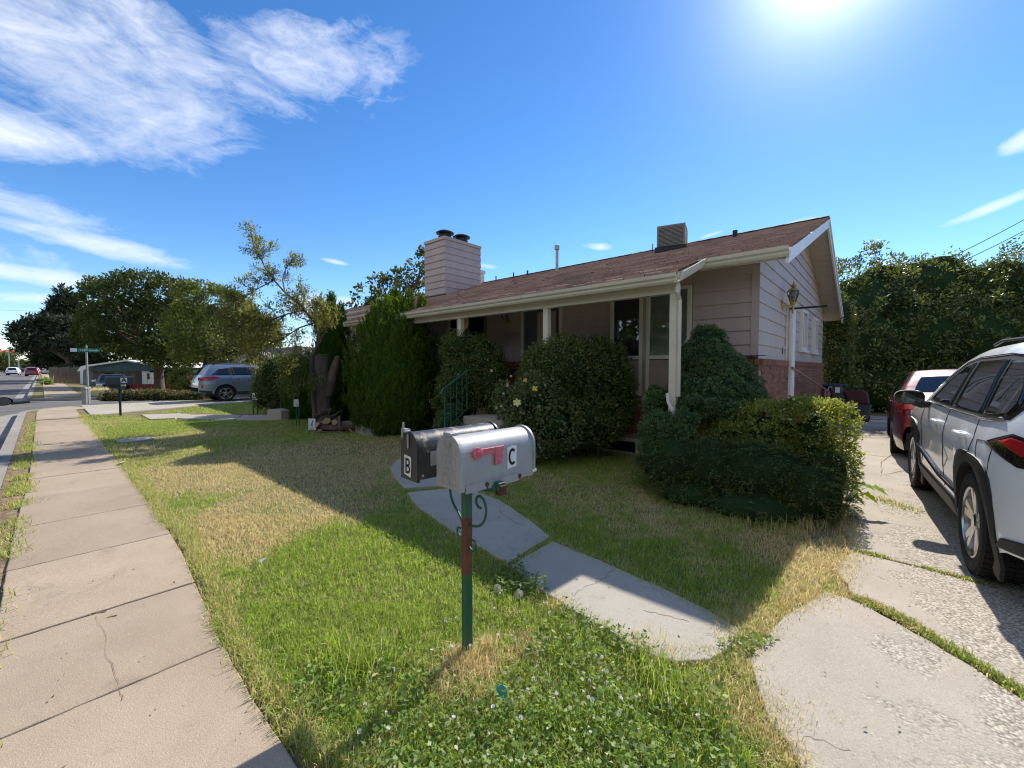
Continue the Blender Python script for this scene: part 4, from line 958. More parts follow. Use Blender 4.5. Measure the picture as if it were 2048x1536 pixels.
tree('street_tree', 'dark tree standing far behind the carport and the wagon', 330, 58, -1,
     [EL(200, 680, 58, 50, 50), EL(270, 670, 58, 60, 60), EL(350, 665, 58, 60, 60), EL(430, 670, 58, 60, 55), EL(500, 680, 58, 60, 50), EL(240, 720, 57, 60, 26), EL(330, 725, 57, 60, 26), EL(420, 722, 57, 60, 26), EL(510, 722, 57, 60, 26)], LEAF['tree'], 2600, 11, .8, .6, .28, tr=.4, inner=.5, group=tg)
tree('garden_tree', 'broadleaf tree rising behind the roof beside the chimney', 790, 26, 0,
     [EL(735, 592, 26, 26, 22), EL(765, 570, 26, 26, 22), EL(800, 560, 26, 22, 26), EL(830, 545, 26, 20, 26), EL(850, 520, 26, 16, 24), EL(790, 600, 26, 50, 26), EL(840, 590, 26, 36, 40), EL(718, 612, 26, 16, 10)], LEAF['catalpa'], 430, 13, .34, .24, .17, tr=.2, inner=.3, fork=.5)
tree('street_tree', 'green roadside tree behind the traffic signals', 10, 120, 0, [EL(5, 720, 120, 16, 14), EL(-25, 715, 120, 25, 18), EL(30, 705, 125, 11, 9), EL(18, 735, 120, 14, 8)], LEAF['tree'], 420, 9, .9, .7, .3, tr=.3, corek=0) if False else tree('street_tree', 'green roadside tree behind the traffic signals', 10, 120, 0, [EL(5, 720, 120, 16, 14), EL(-25, 715, 120, 25, 18), EL(30, 705, 125, 11, 9), EL(18, 735, 120, 14, 8)], LEAF['tree'], 420, 9, .9, .7, .3, tr=.3, tint=(.3, .85))
far = [EL(x, 730-3*math.sin(x*.7), 230+6*math.sin(x), 9+3*math.sin(x*1.3), 7+2*math.sin(x*.9), 5) for x in range(-60, 125, 8)]
a = clumped(far, 1500, 7, 1.3, 1.4, .7); fw_ = leaf_mesh('distant_treeline', *a[:5], a[5], LEAF['tree']); tag(fw_, 'distant line of trees at the end of the street', 'trees', kind='stuff')
# ---- the half dead tree: thick cut stump with one living limb
stp = PD(648, 860, 10.1); sx, sy = stp[0], stp[1]
st = thing('tree_stump', 'tall grey forked tree stump sawn off at the top', 'tree stump', (sx, sy, 0))
def P3(px, py, d=10.1): return Vector(PD(px, py, d))
def stl(mb, n, m, **k):
    o = mb.obj(n, m, st, **k); o.matrix_parent_inverse = Matrix.Translation((-sx, -sy, 0)); return o
def knobby(pts, r, n=14, amp=.12):
    mb = MB().tube(pts, r, n)
    for i, v in enumerate(mb.v):
        k = 1+amp*math.sin(i*2.1)*math.cos(i*.73); c = Vector(pts[min(i//n, len(pts)-1)]); mb.v[i] = tuple(c+(Vector(v)-c)*k)
    return mb
pts = [Vector((sx, sy, -.05)), P3(647, 845), P3(645, 810), P3(645, 780), P3(642, 750), P3(640, 728), P3(641, 712)]
stl(knobby(pts, [.34, .24, .20, .19, .195, .20, .19]), 'trunk', M['bark_grey'], smooth=70)
pts = [P3(655, 790), P3(664, 760), P3(670, 735), P3(676, 712)]
stl(knobby(pts, [.13, .12, .10, .055]), 'fork', M['bark_grey'], smooth=70)
p = P3(641, 711); stl(MB().lathe([(.175, 0), (.165, .02), (.0, .024)], tuple(p), n=14), 'sawn_top', M['bark_grey'])
lt = thing('locust_tree', 'thin crooked leafy locust limb leaning left from the grey stump', 'tree', (P3(625, 860, 9.6).x, P3(625, 860, 9.6).y, 0))
lt_i = Matrix.Translation(lt.location).inverted()
tb = MB(); tips = []
def limb(pxs, r0, r1, d0=9.6, dd=0.0, n=6):
    m_ = len(pxs); P = [Vector(PD(x, y, d0+.3+dd*i/(m_-1))) for i, (x, y) in enumerate(pxs)]
    tb.tube(P, [r0+(r1-r0)*i/(m_-1) for i in range(m_)], n)
    return P
def twigs(P, k, ln, depth=2, r=.008, start=.25):
    for _ in range(k):
        s = random.uniform(start, 1)*(len(P)-1); i = min(int(s), len(P)-2); b0 = P[i].lerp(P[i+1], s-i)
        dr = (P[i+1]-P[i]).normalized()+Vector(rdir(1)[0])*.95+Vector((0, 0, .25)); dr.normalize(); l = ln*random.uniform(.5, 1.2)
        m_ = b0+dr*l*.5+Vector(rdir(1)[0])*l*.12; e = b0+dr*l+Vector((0, 0, -.05*l)); tb.tube([b0, m_, e], [r, r*.7, r*.35], 4)
        tips.append((m_, e))
        if depth > 1: twigs([b0, m_, e], 3, ln*.5, depth-1, r*.6, .3)
A = limb([(626, 868), (630, 830), (626, 790), (622, 750), (624, 712), (640, 680), (630, 645), (608, 620), (590, 600)], .065, .026)
B = limb([(590, 600), (570, 585), (548, 560), (530, 535), (518, 510), (508, 492)], .025, .006, 9.6, .3)
C_ = limb([(608, 620), (575, 628), (540, 640), (505, 640), (475, 655)], .020, .006, 9.6, -.5)
D_ = limb([(630, 645), (600, 655), (560, 680), (520, 695), (490, 700)], .020, .006, 9.6, .6)
E_ = limb([(570, 585), (565, 560), (572, 535), (585, 520)], .018, .006, 9.7, .3)
F_ = limb([(640, 680), (655, 655), (650, 630), (640, 610)], .018, .006, 9.6, -.4)
H_ = limb([(624, 712), (605, 715), (585, 735), (590, 760)], .02, .006, 9.5, -.4)
I_ = limb([(548, 560), (520, 575), (495, 590), (470, 600)], .016, .005, 9.8, -.4)
for P, k, l in ((B, 17, .46), (C_, 38, .66), (D_, 42, .7), (E_, 6, .28), (F_, 12, .4), (H_, 20, .48), (I_, 16, .45), (A[4:], 26, .55)): twigs(P, k, l)
o = tb.obj('trunk', M['bark_grey'], lt, smooth=60); o.matrix_parent_inverse = lt_i
CC = []
for (m_, e) in tips:
    ax = np.array((e-m_).normalized()); n = 30 if random.random() > .08 else 0
    if not n: continue
    s = RNG.uniform(-.6, 1.1, n); sd_ = unit(np.cross(np.tile(ax, (n, 1)), rdir(n))); b0 = np.array(m_)+(np.array(e)-np.array(m_))*s[:, None]
    CC.append((b0+sd_*RNG.uniform(.01, .17, n)[:, None], unit(sd_+ax*.5), unit(rdir(n)*.5+np.array([0, 0, 1.])),   .068*RNG.uniform(.7, 1.3, n), .027*RNG.uniform(.7, 1.3, n), np.clip(RNG.normal(.45, .22, n), 0, .95)))
a = cat_(*CC); o = leaf_mesh('crown', *a[:5], a[5], LEAF['locust'], lt); o.matrix_parent_inverse = lt_i
# ---- bright sapling sticking out of the juniper
sp = thing('maple_seedling', 'bright lime green seedling leaves poking out over the driveway', 'plant', tuple(G(1690, 1035, 0)))
base = Vector(G(1690, 1020, .08)); loc = Matrix.Translation(sp.location).inverted()
mb = MB()
for (px, py, d, s, droop) in ((1716, 966, 4.35, .15, .2), (1740, 972, 4.3, .16, .3), (1725, 985, 4.25, .15, .5), (1705, 990, 4.25, .13, .6), (1700, 975, 4.3, .12, .2)):
    c = Vector(PD(px, py, d)); mb.tube([base, (base+c)/2+Vector((0, 0, .06)), c], [.004, .003, .002], 4)
    dr = Vector((.9, -.25, -droop)).normalized(); sd_ = dr.cross(Vector((0, 0, 1))).normalized(); up_ = sd_.cross(dr)
    lf = MB(); q = [(0, 0), (.12, .22), (.1, .5), (.35, .32), (.55, .42), (.7, .2), (1.05, 0), (.7, -.2), (.55, -.42), (.35, -.32), (.1, -.5), (.12, -.22)]
    v = [c+dr*(u*s)+sd_*(w*s)+up_*(abs(w)*.25*s-.1*s*u*u) for u, w in q] + [c+dr*(.45*s)]
    lf.add(v, [(i, (i+1) % 12, 12) for i in range(12)])
    me = lf.mesh('leaf', recalc=False); at = me.attributes.new('tint', 'FLOAT', 'POINT'); at.data.foreach_set('value', np.full(len(me.vertices), random.random()*.6, np.float32))
    o = link('leaf', me, LEAF['bright'], sp); o.matrix_parent_inverse = loc
o = mb.obj('stem', LEAF['bright'], sp); o.matrix_parent_inverse = loc

# ================================================================== GRASS
LAWN_EDGE = [(690, 1536), (640, 1500), (560, 1420), (500, 1330), (450, 1250), (440, 1200), (400, 1130), (380, 1080), (330, 1040), (300, 990), (250, 930), (215, 890), (190, 860), (170, 842)]
edge = [(-1.0, .58), (-1.3, .62)] + xy(LAWN_EDGE) + [(-18.6, .8), (-18.2, 1.2)]
def wobble(E):
    out = []
    for (a, b), (c, d) in zip(E[:-1], E[1:]):
        n = max(1, int(math.hypot(c-a, d-b)/.10))
        for k in range(n):
            x_, y_ = a+(c-a)*k/n, b+(d-b)*k/n
            out.append((x_, y_-.02-.035*(1+math.sin(x_*9+2*math.sin(x_*4.1)))*.5-random.uniform(0, .035)))
    return out+[E[-1]]
MAIN = wobble(edge) + xy([(300, 834), (330, 839)]) + xy([(400, 840), (520, 842), (575, 840)]) + [(-12.6, 6.7), (-1.4, 6.7), (-.9, 5.6), (-.42, 4.4), (-.24, 3.9), (-.16, 3.46), (-.3, 3.3), (-.42, 2.95), (-.5, 2.35), (-.34, 1.95), (-.2, 1.8), (-.06, 1.45), (.05, .9), (.0, .75), (-.4, .68), (-.8, .63)]
LAWN2 = xy([(285, 827), (330, 822), (420, 812), (480, 806), (560, 800)]) + [(-17, 6.7), (-13.2, 6.7)] + xy([(575, 826.5), (480, 828), (360, 825.5)])
LAWN3 = xy([(168, 815), (210, 822), (240, 818)]) + [(-20.4, 4.5), (-20.4, 9)] + [(-23.5, 9), (-23.5, 1.4)]
def dryness(P):
    blobs = [(560, 930, 1, .9), (650, 900, .9, 1.3), (760, 905, .8, 1), (450, 960, .9, .8), (620, 990, 1.1, .7), (540, 1000, .7, .5), (700, 950, .6, .8), (430, 1040, .5, .3), (520, 1050, .55, .45), (430, 1085, .6, .35), (500, 1110, .6, .25), (350, 940, .7, .8), (270, 905, .9, .8),
             (560, 1010, .6, .5), (690, 1040, .5, .4), (1620, 1120, 1, .35), (1600, 1210, .8, .22), (1450, 1290, .9, .16), (1250, 1000, .65, .6), (1100, 960, .5, .4), (1250, 1250, .7, .12), (400, 870, .6, 1.2), (1600, 1450, .9, .15), (940, 1330, 1, .10), (920, 985, .5, .3),
             (870, 1380, .8, .07), (1060, 1290, .5, .1), (1350, 1060, .4, .4), (1530, 1080, .8, .3), (1640, 1080, .9, .3), (470, 1190, .4, .12), (1500, 1440, .5, .12), (200, 850, .5, 1.5), (250, 815, .7, 1.5)]
    grn = [(750, 1120, .9, .55), (620, 1240, .7, .3), (850, 1200, .9, .35), (420, 1005, .7, .35), (300, 855, .8, 1.6), (430, 885, .5, .5), (1000, 1180, .7, .2), (1300, 1120, .5, .3), (600, 880, .6, .5), (850, 960, .6, .4), (1530, 1180, .6, .15), (650, 1080, .5, .25), (800, 1400, .8, .2), (600, 1330, .8, .2), (1250, 1420, .5, .2)]
    v = np.full(len(P), .40)
    for px, py, s, r in blobs:
        c = G(px, py)[:2]; v += s*.95*np.exp(-((P-c)**2).sum(1)/(r*r))
    for px, py, s, r in grn:
        c = G(px, py)[:2]; v -= s*.55*np.exp(-((P-c)**2).sum(1)/(r*r))
    for k, (fx, fy, ph, am) in enumerate(((2.1, 3.3, .3, .10), (5.3, -4.1, 1.7, .10), (9.7, 8.3, 2.9, .13), (17, -21, .9, .13), (41, 37, .2, .08))):
        v += am*np.sin(P[:, 0]*fx+P[:, 1]*fy+ph+1.3*np.sin(P[:, 1]*fx*.7+ph*2))
    return v
def scatter(poly, dens, d0, d1, excl=()):
    P_ = np.array(poly); lo, hi = P_.min(0), P_.max(0); n = int((hi[0]-lo[0])*(hi[1]-lo[1])*dens)
    out = []
    while n > 0:
        k = min(n, 1500000); n -= k
        Q = RNG.uniform(lo, hi, (k, 2)); fwd = Q@_fw[:2]; g = (fwd > d0) & (fwd <= d1)
        lat = Q@_rt[:2]; g &= np.abs(lat) < fwd*1.30+.4
        Q = Q[g]; Q = Q[pip(Q, poly)]
        for e in excl: Q = Q[~pip(Q, e)]
        out.append(Q)
    return np.concatenate(out)
def shrink(poly, s):
    p = np.array(poly); c = p.mean(0); return [tuple(c+(q-c)*(1-s/max(np.linalg.norm(q-c), .1))) for q in p]
EXC = [shrink(p, .085) for p in PATHXY]
lm, lnt, lp, lo_ = newmat('grass_blade')
at = lnt.nodes.new('ShaderNodeAttribute'); at.attribute_name = 'tint'; at2 = lnt.nodes.new('ShaderNodeAttribute'); at2.attribute_name = 'shade'
gc = mixn(lnt, mr(lnt, at2.outputs['Fac'], 0, 1), (.15, .26, .02), (.45, .62, .05)); dc = mixn(lnt, mr(lnt, at2.outputs['Fac'], 0, 1), (.60, .43, .20), (.95, .78, .44))
gcol = mixn(lnt, at.outputs['Fac'], gc, dc); lnt.links.new(gcol, lp.inputs['Base Color']); lp.inputs['Roughness'].default_value = .5; lp.inputs['Specular IOR Level'].default_value = .35
tr_ = lnt.nodes.new('ShaderNodeBsdfTranslucent'); lnt.links.new(gcol, tr_.inputs[0]); mx = lnt.nodes.new('ShaderNodeMixShader'); mx.inputs[0].default_value = .5
lnt.links.new(lp.outputs[0], mx.inputs[1]); lnt.links.new(tr_.outputs[0], mx.inputs[2]); lnt.links.new(mx.outputs[0], lo_.inputs[0])
def blades(Q, L, W, tint, shade, bend=.5, z=0.0, seg=2, az=None):
    n = len(Q); th = RNG.uniform(0, 2*math.pi, n) if az is None else az; h = np.stack([np.cos(th), np.sin(th), 0*th], 1); s = np.stack([-np.sin(th), np.cos(th), 0*th], 1)
    ph = RNG.uniform(0, 2*math.pi, n); s = np.stack([np.cos(ph), np.sin(ph), 0*ph], 1)
    b = np.stack([Q[:, 0], Q[:, 1], np.full(n, z)], 1); bd = RNG.uniform(.15, 1, n)*bend; up_ = np.array([0, 0, 1.])
    L = L[:, None]; W = W[:, None]; bd = bd[:, None]
    if seg == 1:
        V = np.stack([b-s*W*.5, b+s*W*.5, b+up_*L*(1-bd*.45)+h*L*bd*.8], 1); nv = 3
    else:
        m_ = b+up_*L*.6*(1-bd*.2)+h*L*bd*.25; t = b+up_*L*(1-bd*.45)+h*L*bd*.85
        V = np.stack([b-s*W*.5, b+s*W*.5, m_+s*W*.38, m_-s*W*.38, t], 1); nv = 5
    return V.reshape(-1, 3), nv, n, np.repeat(tint, nv), np.repeat(shade, nv)
def grass_obj(name, sets, mat, label, cat):
    V = np.concatenate([s[0] for s in sets]); T = np.concatenate([s[3] for s in sets]); S = np.concatenate([s[4] for s in sets])
    LI, LS = [], []; base = 0; ls = 0
    for v, nv, n, _, _ in sets:
        i = base+np.arange(n)[:, None]*nv
        if nv == 3: li = (i+np.array([0, 1, 2])).ravel(); st_ = ls+np.arange(n)*3
        else:
            li = (i+np.array([0, 1, 2, 3, 3, 2, 4])).ravel(); st_ = (ls+np.arange(n)[:, None]*7+np.array([0, 4])).ravel()
        LI.append(li); LS.append(st_); base += n*nv; ls += len(li)
    LI = np.concatenate(LI); LS = np.concatenate(LS)
    me = bpy.data.meshes.new(name); me.vertices.add(len(V)); me.loops.add(len(LI)); me.polygons.add(len(LS))
    me.vertices.foreach_set('co', V.astype(np.float32).ravel()); me.loops.foreach_set('vertex_index', LI.astype(np.int32)); me.polygons.foreach_set('loop_start', LS.astype(np.int32))
    me.update(calc_edges=True)
    for nm, arr in (('tint', T), ('shade', S)):
        a_ = me.attributes.new(nm, 'FLOAT', 'POINT'); a_.data.foreach_set('value', np.clip(arr, 0, 1).astype(np.float32))
    return tag(link(name, me, mat), label, cat, kind='stuff')
def lawn_set(poly, dens, d0, d1, L, W, seg, excl=EXC, bend=1.25):
    Q = scatter(poly, dens, d0, d1, excl); n = len(Q); v = dryness(Q)
    # thin the dry parts, clump the blades
    ds = (RNG.random(n) < (v-.30)*1.25); keep = RNG.random(n) < np.where(ds, .85, 1.0); Q = Q[keep]; v = v[keep]; ds = ds[keep]; n = len(Q)
    tint = np.where(ds, RNG.uniform(.72, 1, n), np.clip(RNG.normal(.12, .12, n)+np.clip(v-.4, 0, .5)*.5, 0, .6))
    q = RNG.uniform(.55, 1.2, n)*np.where(ds, .8, 1)
    clump = .5+.5*np.sin(Q[:, 0]*31+3*np.sin(Q[:, 1]*23))*np.sin(Q[:, 1]*29+2*np.sin(Q[:, 0]*19))
    return blades(Q, L*q*(.75+.5*clump), W*RNG.uniform(.7, 1.3, n), tint, RNG.random(n)*.75+.25*clump, bend, -.006, seg)
sets = [lawn_set(MAIN, 12500, .3, 2.6, .060, .0042, 2), lawn_set(MAIN, 7800, 2.6, 4.2, .056, .0054, 2), lawn_set(MAIN, 4000, 4.2, 7, .055, .0076, 1), lawn_set(MAIN, 1900, 7, 12, .055, .010, 1), lawn_set(MAIN, 800, 12, 20, .055, .017, 1),
        lawn_set(LAWN2, 700, 8, 26, .055, .02, 1, []), lawn_set(LAWN3, 500, 10, 40, .06, .025, 1, [])]
grass_obj('lawn_grass', sets, lm, 'patchy green and straw coloured lawn grass in front of the house', 'grass')
# overhanging dry fringe along the sidewalk, weeds in the verge and in the joints
def along(pts, n, jit):
    P = np.array(pts); sg = np.linalg.norm(np.diff(P, axis=0), axis=1); cs = np.concatenate([[0], np.cumsum(sg)]); s = RNG.uniform(0, cs[-1], n)
    return np.stack([np.interp(s, cs, P[:, 0]), np.interp(s, cs, P[:, 1])], 1)+RNG.normal(0, 1, (n, 2))*jit
fr = []
near_edge = [p for p in edge if p[0] > -9]
for (pts, n, jit, L, W, dry, seg) in ((near_edge, 17000, .035, .075, .004, .55, 2), ([p for p in edge if p[0] <= -8.5], 6500, .05, .08, .010, .45, 1),
        (PATHXY[0]+[PATHXY[0][0]], 5200, .05, .055, .004, .6, 2), (PATHXY[1]+[PATHXY[1][0]], 4600, .035, .055, .005, .5, 1), (PATHXY[2]+[PATHXY[2][0]], 1500, .03, .05, .005, .6, 1),
        ([(-.16, 3.46), (-.3, 3.3), (-.44, 2.95), (-.5, 2.35), (-.34, 1.95), (-.2, 1.8), (-.06, 1.45), (.05, .9)], 5200, .045, .055, .003, .8, 2), ([(-.12, 4.33), (-.2, 3.9), (-.2, 3.5), (-.42, 3.0)], 2400, .07, .06, .003, .97, 2), ([(-.24, 5.3), (-.14, 4.4)], 700, .05, .08, .004, .9, 2)):
    Q = along(pts, n, jit); ds = RNG.random(n) < dry
    fr.append(blades(Q, L*RNG.uniform(.4, 1.2, n), W*RNG.uniform(.7, 1.4, n), np.where(ds, RNG.uniform(.75, 1, n), RNG.uniform(.0, .3, n)), RNG.random(n), 1.2, .0, seg))
grass_obj('grass_fringe', fr, lm, 'dry straw fringe along the edges of the paving', 'grass')
vg = []
for (x0, x1, w, n) in ((-4.3, -2.2, .05, 260), (-6.6, -4.6, .05, 900), (-9.2, -6.4, .06, 3000), (-13.2, -9.0, .06, 2600), (-18, -13.4, .05, 1800)):
    Q = np.stack([RNG.uniform(x0, x1, n), RNG.normal(-.20, w, n)], 1); cl = np.sin(Q[:, 0]*7)+np.sin(Q[:, 0]*3.1+1) > -.5; Q = Q[cl]; k = len(Q)
    vg.append(blades(Q, .075*RNG.uniform(.4, 1.3, k), .011*RNG.uniform(.7, 1.3, k), np.where(RNG.random(k) < .35, .9, RNG.uniform(0, .3, k)), RNG.random(k), 1.0, .0, 1))
for pts, n, jit, L, dry in ((joints, 0, 0, 0, 0),):
    pass
grass_obj('verge_weeds', vg, lm, 'tufts of weeds growing between kerb and sidewalk', 'weeds')
jw = []
J1 = [(-.1, 3.44), (.1, 3.35), (.237, 3.2), (.40, 3.05), (.545, 2.88), (.75, 2.68), (.97, 2.43)]; J2 = [(-.12, 4.33), (.05, 4.33), (.27, 4.30), (.55, 4.25)]
for pts, n, jit, L, dry in ((J1, 3800, .022, .035, .22), (J1[:3], 700, .03, .04, .75), (J2[:2], 420, .022, .03, .2), (J2[2:], 420, .018, .028, .3), (J2, 200, .01, .02, .6), ([(-.1, 6.3), (.15, 6.1), (.3, 5.95)], 300, .06, .05, .5), ([(1.6, 1.94), (.97, 2.43)], 1200, .03, .03, .2)):
    Q = along(pts, n, jit); jw.append(blades(Q, L*RNG.uniform(.5, 1.3, n), .006*RNG.uniform(.7, 1.3, n), np.where(RNG.random(n) < dry, .9, RNG.uniform(0, .25, n)), RNG.random(n)*.6, 1.2, .012, 2))
for xj in (-2.6, -4.72, -7.2, -8.42):
    n = 60; Q = np.stack([np.full(n, xj)+RNG.normal(0, .006, n), RNG.uniform(.45, .82, n)], 1); jw.append(blades(Q, .018*RNG.uniform(.5, 1.3, n), .004*np.ones(n), np.where(RNG.random(n) < .5, .9, .2), RNG.random(n), 1.2, .0, 2))
grass_obj('joint_weeds', jw, lm, 'green weeds filling the cracks between driveway slabs', 'weeds')
# broad leaved weeds, tall tufts and dead stalks in the near corner
def weed_leaves(poly, n, L, W, zmax, dry, tint, excl=EXC):
    Q = scatter(poly, n, .3, 6, excl); k = len(Q); z = RNG.uniform(.01, zmax, k)*(.6+.4*np.sin(Q[:, 0]*9)*np.sin(Q[:, 1]*11))
    C = np.stack([Q[:, 0], Q[:, 1], np.abs(z)+.01], 1); D = unit(rdir(k)*np.array([1, 1, .5])); N = unit(rdir(k)*.9+np.array([0, .1, 1.])); t = RNG.uniform(*tint, k); d_ = RNG.random(k) < dry; t[d_] = RNG.uniform(.9, 1, d_.sum())
    t[~d_] = np.minimum(t[~d_], .84); q = RNG.uniform(.6, 1.3, k); return C, D, N, L*q, W*q, t
w1 = weed_leaves(xy([(700, 1536), (560, 1400), (640, 1330), (760, 1300), (900, 1330), (980, 1390), (1060, 1290), (1120, 1210), (1180, 1240), (1330, 1330), (1440, 1400), (1500, 1536), (1500, 1640), (700, 1640)]), 2600, .026, .017, .10, .03, (.0, .75))
w2_ = weed_leaves(xy([(760, 1540), (800, 1450), (950, 1440), (1120, 1420), (1300, 1470), (1350, 1560), (1300, 1640), (800, 1640)]), 3400, .019, .019, .11, .10, (.1, .8))
w3_ = weed_leaves(xy([(980, 1150), (1040, 1130), (1100, 1190), (1060, 1200), (1000, 1190)]), 4200, .03, .018, .14, .02, (.0, .5))
w4_ = weed_leaves(xy([(1430, 1295), (1500, 1275), (1560, 1285), (1510, 1320), (1450, 1325)]), 5200, .024, .015, .06, .03, (.1, .7))
w5_ = weed_leaves(xy([(1150, 1215), (1200, 1225), (1290, 1290), (1330, 1330), (1260, 1330), (1170, 1260)]), 2500, .03, .013, .12, .05, (.0, .6))
a = cat_(w1, w2_, w3_, w4_, w5_); tag(leaf_mesh('weed_patch', *a[:5], a[5], LEAF['weed'], fold=.2), 'leafy bindweed and clover patch around the foot of the mailbox post', 'weeds', kind='stuff')
tf = []
def tuft(px, py, n, r, L, W, dry, bend=.9):
    c = G(px, py)[:2]; Q = c+RNG.normal(0, r, (n, 2)); ds = RNG.random(n) < dry
    tf.append(blades(Q, L*RNG.uniform(.5, 1.2, n), W*RNG.uniform(.7, 1.2, n), np.where(ds, RNG.uniform(.75, 1, n), RNG.uniform(0, .25, n)), RNG.random(n), bend, 0, 2))
for q in ((700, 1350, 130, .07, .16, .006, .02), (660, 1320, 120, .07, .15, .006, .05), (760, 1330, 100, .06, .16, .006, .02), (820, 1270, 90, .05, .13, .005, .02), (1330, 1400, 170, .07, .15, .005, .1), (1400, 1420, 120, .06, .13, .005, .15), (1300, 1350, 120, .06, .14, .005, .1),
          (932, 1322, 420, .035, .10, .003, .97), (950, 1335, 260, .04, .09, .003, .98), (900, 1360, 160, .05, .10, .003, .95), (975, 1300, 200, .03, .12, .003, .9), (1120, 1215, 220, .05, .07, .003, .9), (1280, 1290, 120, .06, .11, .0025, .9), (1330, 1310, 90, .05, .12, .0025, .85), (600, 1410, 120, .06, .10, .004, .1), (1560, 1420, 200, .07, .06, .003, .8),
          (1500, 1260, 300, .07, .06, .003, .95), (1440, 1255, 240, .06, .05, .003, .95), (1530, 1190, 200, .05, .08, .003, .3), (1560, 1060, 160, .12, .14, .004, .5), (1480, 1050, 120, .12, .14, .004, .5), (1625, 1060, 120, .07, .16, .004, .9)): tuft(*q)
for poly, dn, L, dr_ in (([(1590, 1100), (1680, 1075), (1700, 1110), (1650, 1180), (1600, 1220), (1560, 1200)], 5200, .085, .97), ([(1430, 1230), (1520, 1215), (1560, 1260), (1450, 1300), (1420, 1280)], 5200, .075, .96), ([(1520, 1440), (1560, 1440), (1620, 1536), (1640, 1600), (1540, 1600)], 5200, .07, .85), ([(880, 1300), (980, 1300), (1000, 1400), (880, 1420)], 5000, .08, .95), ([(1380, 1290), (1500, 1330), (1520, 1440), (1400, 1400)], 3000, .07, .75)):
    Q = scatter(xy(poly), dn, .3, 8, []); n = len(Q); ds = RNG.random(n) < dr_
    tf.append(blades(Q, L*RNG.uniform(.4, 1.2, n), .0032*RNG.uniform(.7, 1.3, n), np.where(ds, RNG.uniform(.8, 1, n), RNG.uniform(0, .3, n)), RNG.random(n), 1.9, .012, 2))
grass_obj('tall_grass_tufts', tf, lm, 'taller grass tufts and dead stalks in the near corner of the lawn', 'grass')
M['petal3'] = pm('white_petal', (.88, .84, .78), .6, var=.05, vs=60, fine=200, bmp=0)
n = 46; fm = MB(); Q = scatter(xy([(700, 1500), (760, 1300), (940, 1240), (1130, 1150), (1250, 1280), (1480, 1400), (1480, 1530), (760, 1530)]), 40, .3, 6, EXC)[:64]
for x, y in Q:
    z = random.uniform(.05, .10); r = random.uniform(.005, .010); t = Vector(rdir(1)[0])*.5+Vector((0, 0, 1)); t.normalize(); c = Vector((x, y, z))
    fm.tube([c, c+t*.012, c+t*.02], [.0015, r*.5, r], 6, cap=False)
tag(fm.obj('bindweed_flowers', M['petal3'], recalc=False), 'tiny white bindweed trumpets scattered over the weeds', 'flowers', kind='stuff')
M['fluff'] = pm('seed_fluff', (.62, .58, .48), .9, var=.1, vs=60, fine=100, bmp=0)
for (px, py, r, lab) in ((1038, 1188, .024, 'fluffy seed head standing at the path edge'), (995, 1176, .019, 'smaller faded seed head left of the other, near the mailbox post')):
    c = Vector(G(px, 1225, 0)); top = Vector(PD(px, py, 2.55)); dt = thing('seed_head', lab, 'seed head', (top.x, top.y, 0)); b = MB()
    for u in rdir(110):
        u = Vector(u); s = u.orthogonal().normalized(); e = Vector((0, 0, top.z))+u*r; b.tube([Vector((0, 0, top.z)), e], .0004, 3, cap=False)
        for k in range(4):
            th = k*math.pi/2; w = (s*math.cos(th)+u.cross(s)*math.sin(th)); b.tube([e, e+w*.005+u*.002], .0005, 3, cap=False)
    b.obj('fluff', M['fluff'], dt, recalc=False); MB().tube([(0, 0, 0), (.005, 0, top.z)], .002, 5).obj('stem', LEAF['weed'], dt)

# bits of dry leaf and bark lying on the paving
Q = np.concatenate([scatter([(-9, -.2), (3, -.2), (3, .6), (-9, .6)], 9, .3, 9, []), scatter([(-.2, 2), (2, 1.9), (1.5, 7), (-.2, 7)], 16, .3, 9, []), scatter(PATHXY[0], 16, .3, 9, []), scatter(PATHXY[1], 16, .3, 9, [])]); n = len(Q)
C = np.stack([Q[:, 0], Q[:, 1], np.full(n, .034)], 1); s_ = RNG.uniform(.5, 1.6, n)
tag(leaf_mesh('leaf_litter', C, unit(rdir(n)*np.array([1, 1, .15])), np.tile([0, 0, 1.], (n, 1))+rdir(n)*.3, .016*s_, .008*s_, RNG.random(n), leafmat('dry_litter', (.06, .04, .025), (.22, .15, .08), trans=0, rough=.9)), 'scattered bits of dry leaf on the paving', 'leaf litter', kind='stuff')
# ================================================================== MAILBOXES
def text_mesh(s, size, name, depth=.0, bold=.0):
    cu = bpy.data.curves.new(name, 'FONT'); cu.body = s; cu.size = size; cu.align_x = 'CENTER'; cu.align_y = 'CENTER'; cu.offset = bold; cu.extrude = depth
    o = bpy.data.objects.new('lettering_source', cu); COL.objects.link(o)
    dg = bpy.context.evaluated_depsgraph_get(); me = bpy.data.meshes.new_from_object(o.evaluated_get(dg)); bpy.data.objects.remove(o); bpy.data.curves.remove(cu)
    me.name = name; me.materials.clear(); return me
def frame_mat(o, x, y, z, loc):
    """place object so its local x,y,z axes point along the given vectors"""
    m = Matrix((x, y, z)).transposed().to_4x4(); m.translation = Vector(loc); o.matrix_local = m
def alum(name, col, metal, rough, col2, **k): return pm(name, col, rough, metal, var=.14, vs=9, fine=140, bmp=.12, col2=col2, **k)
M['alu'] = alum('weathered_grey_aluminium', (.40, .395, .39), .18, .52, (.31, .305, .305), c2t=(.55, .72), spec=.5)
M['alu_door'] = alum('cast_grey_door', (.42, .41, .40), .12, .55, (.32, .315, .31), c2t=(.5, .7))
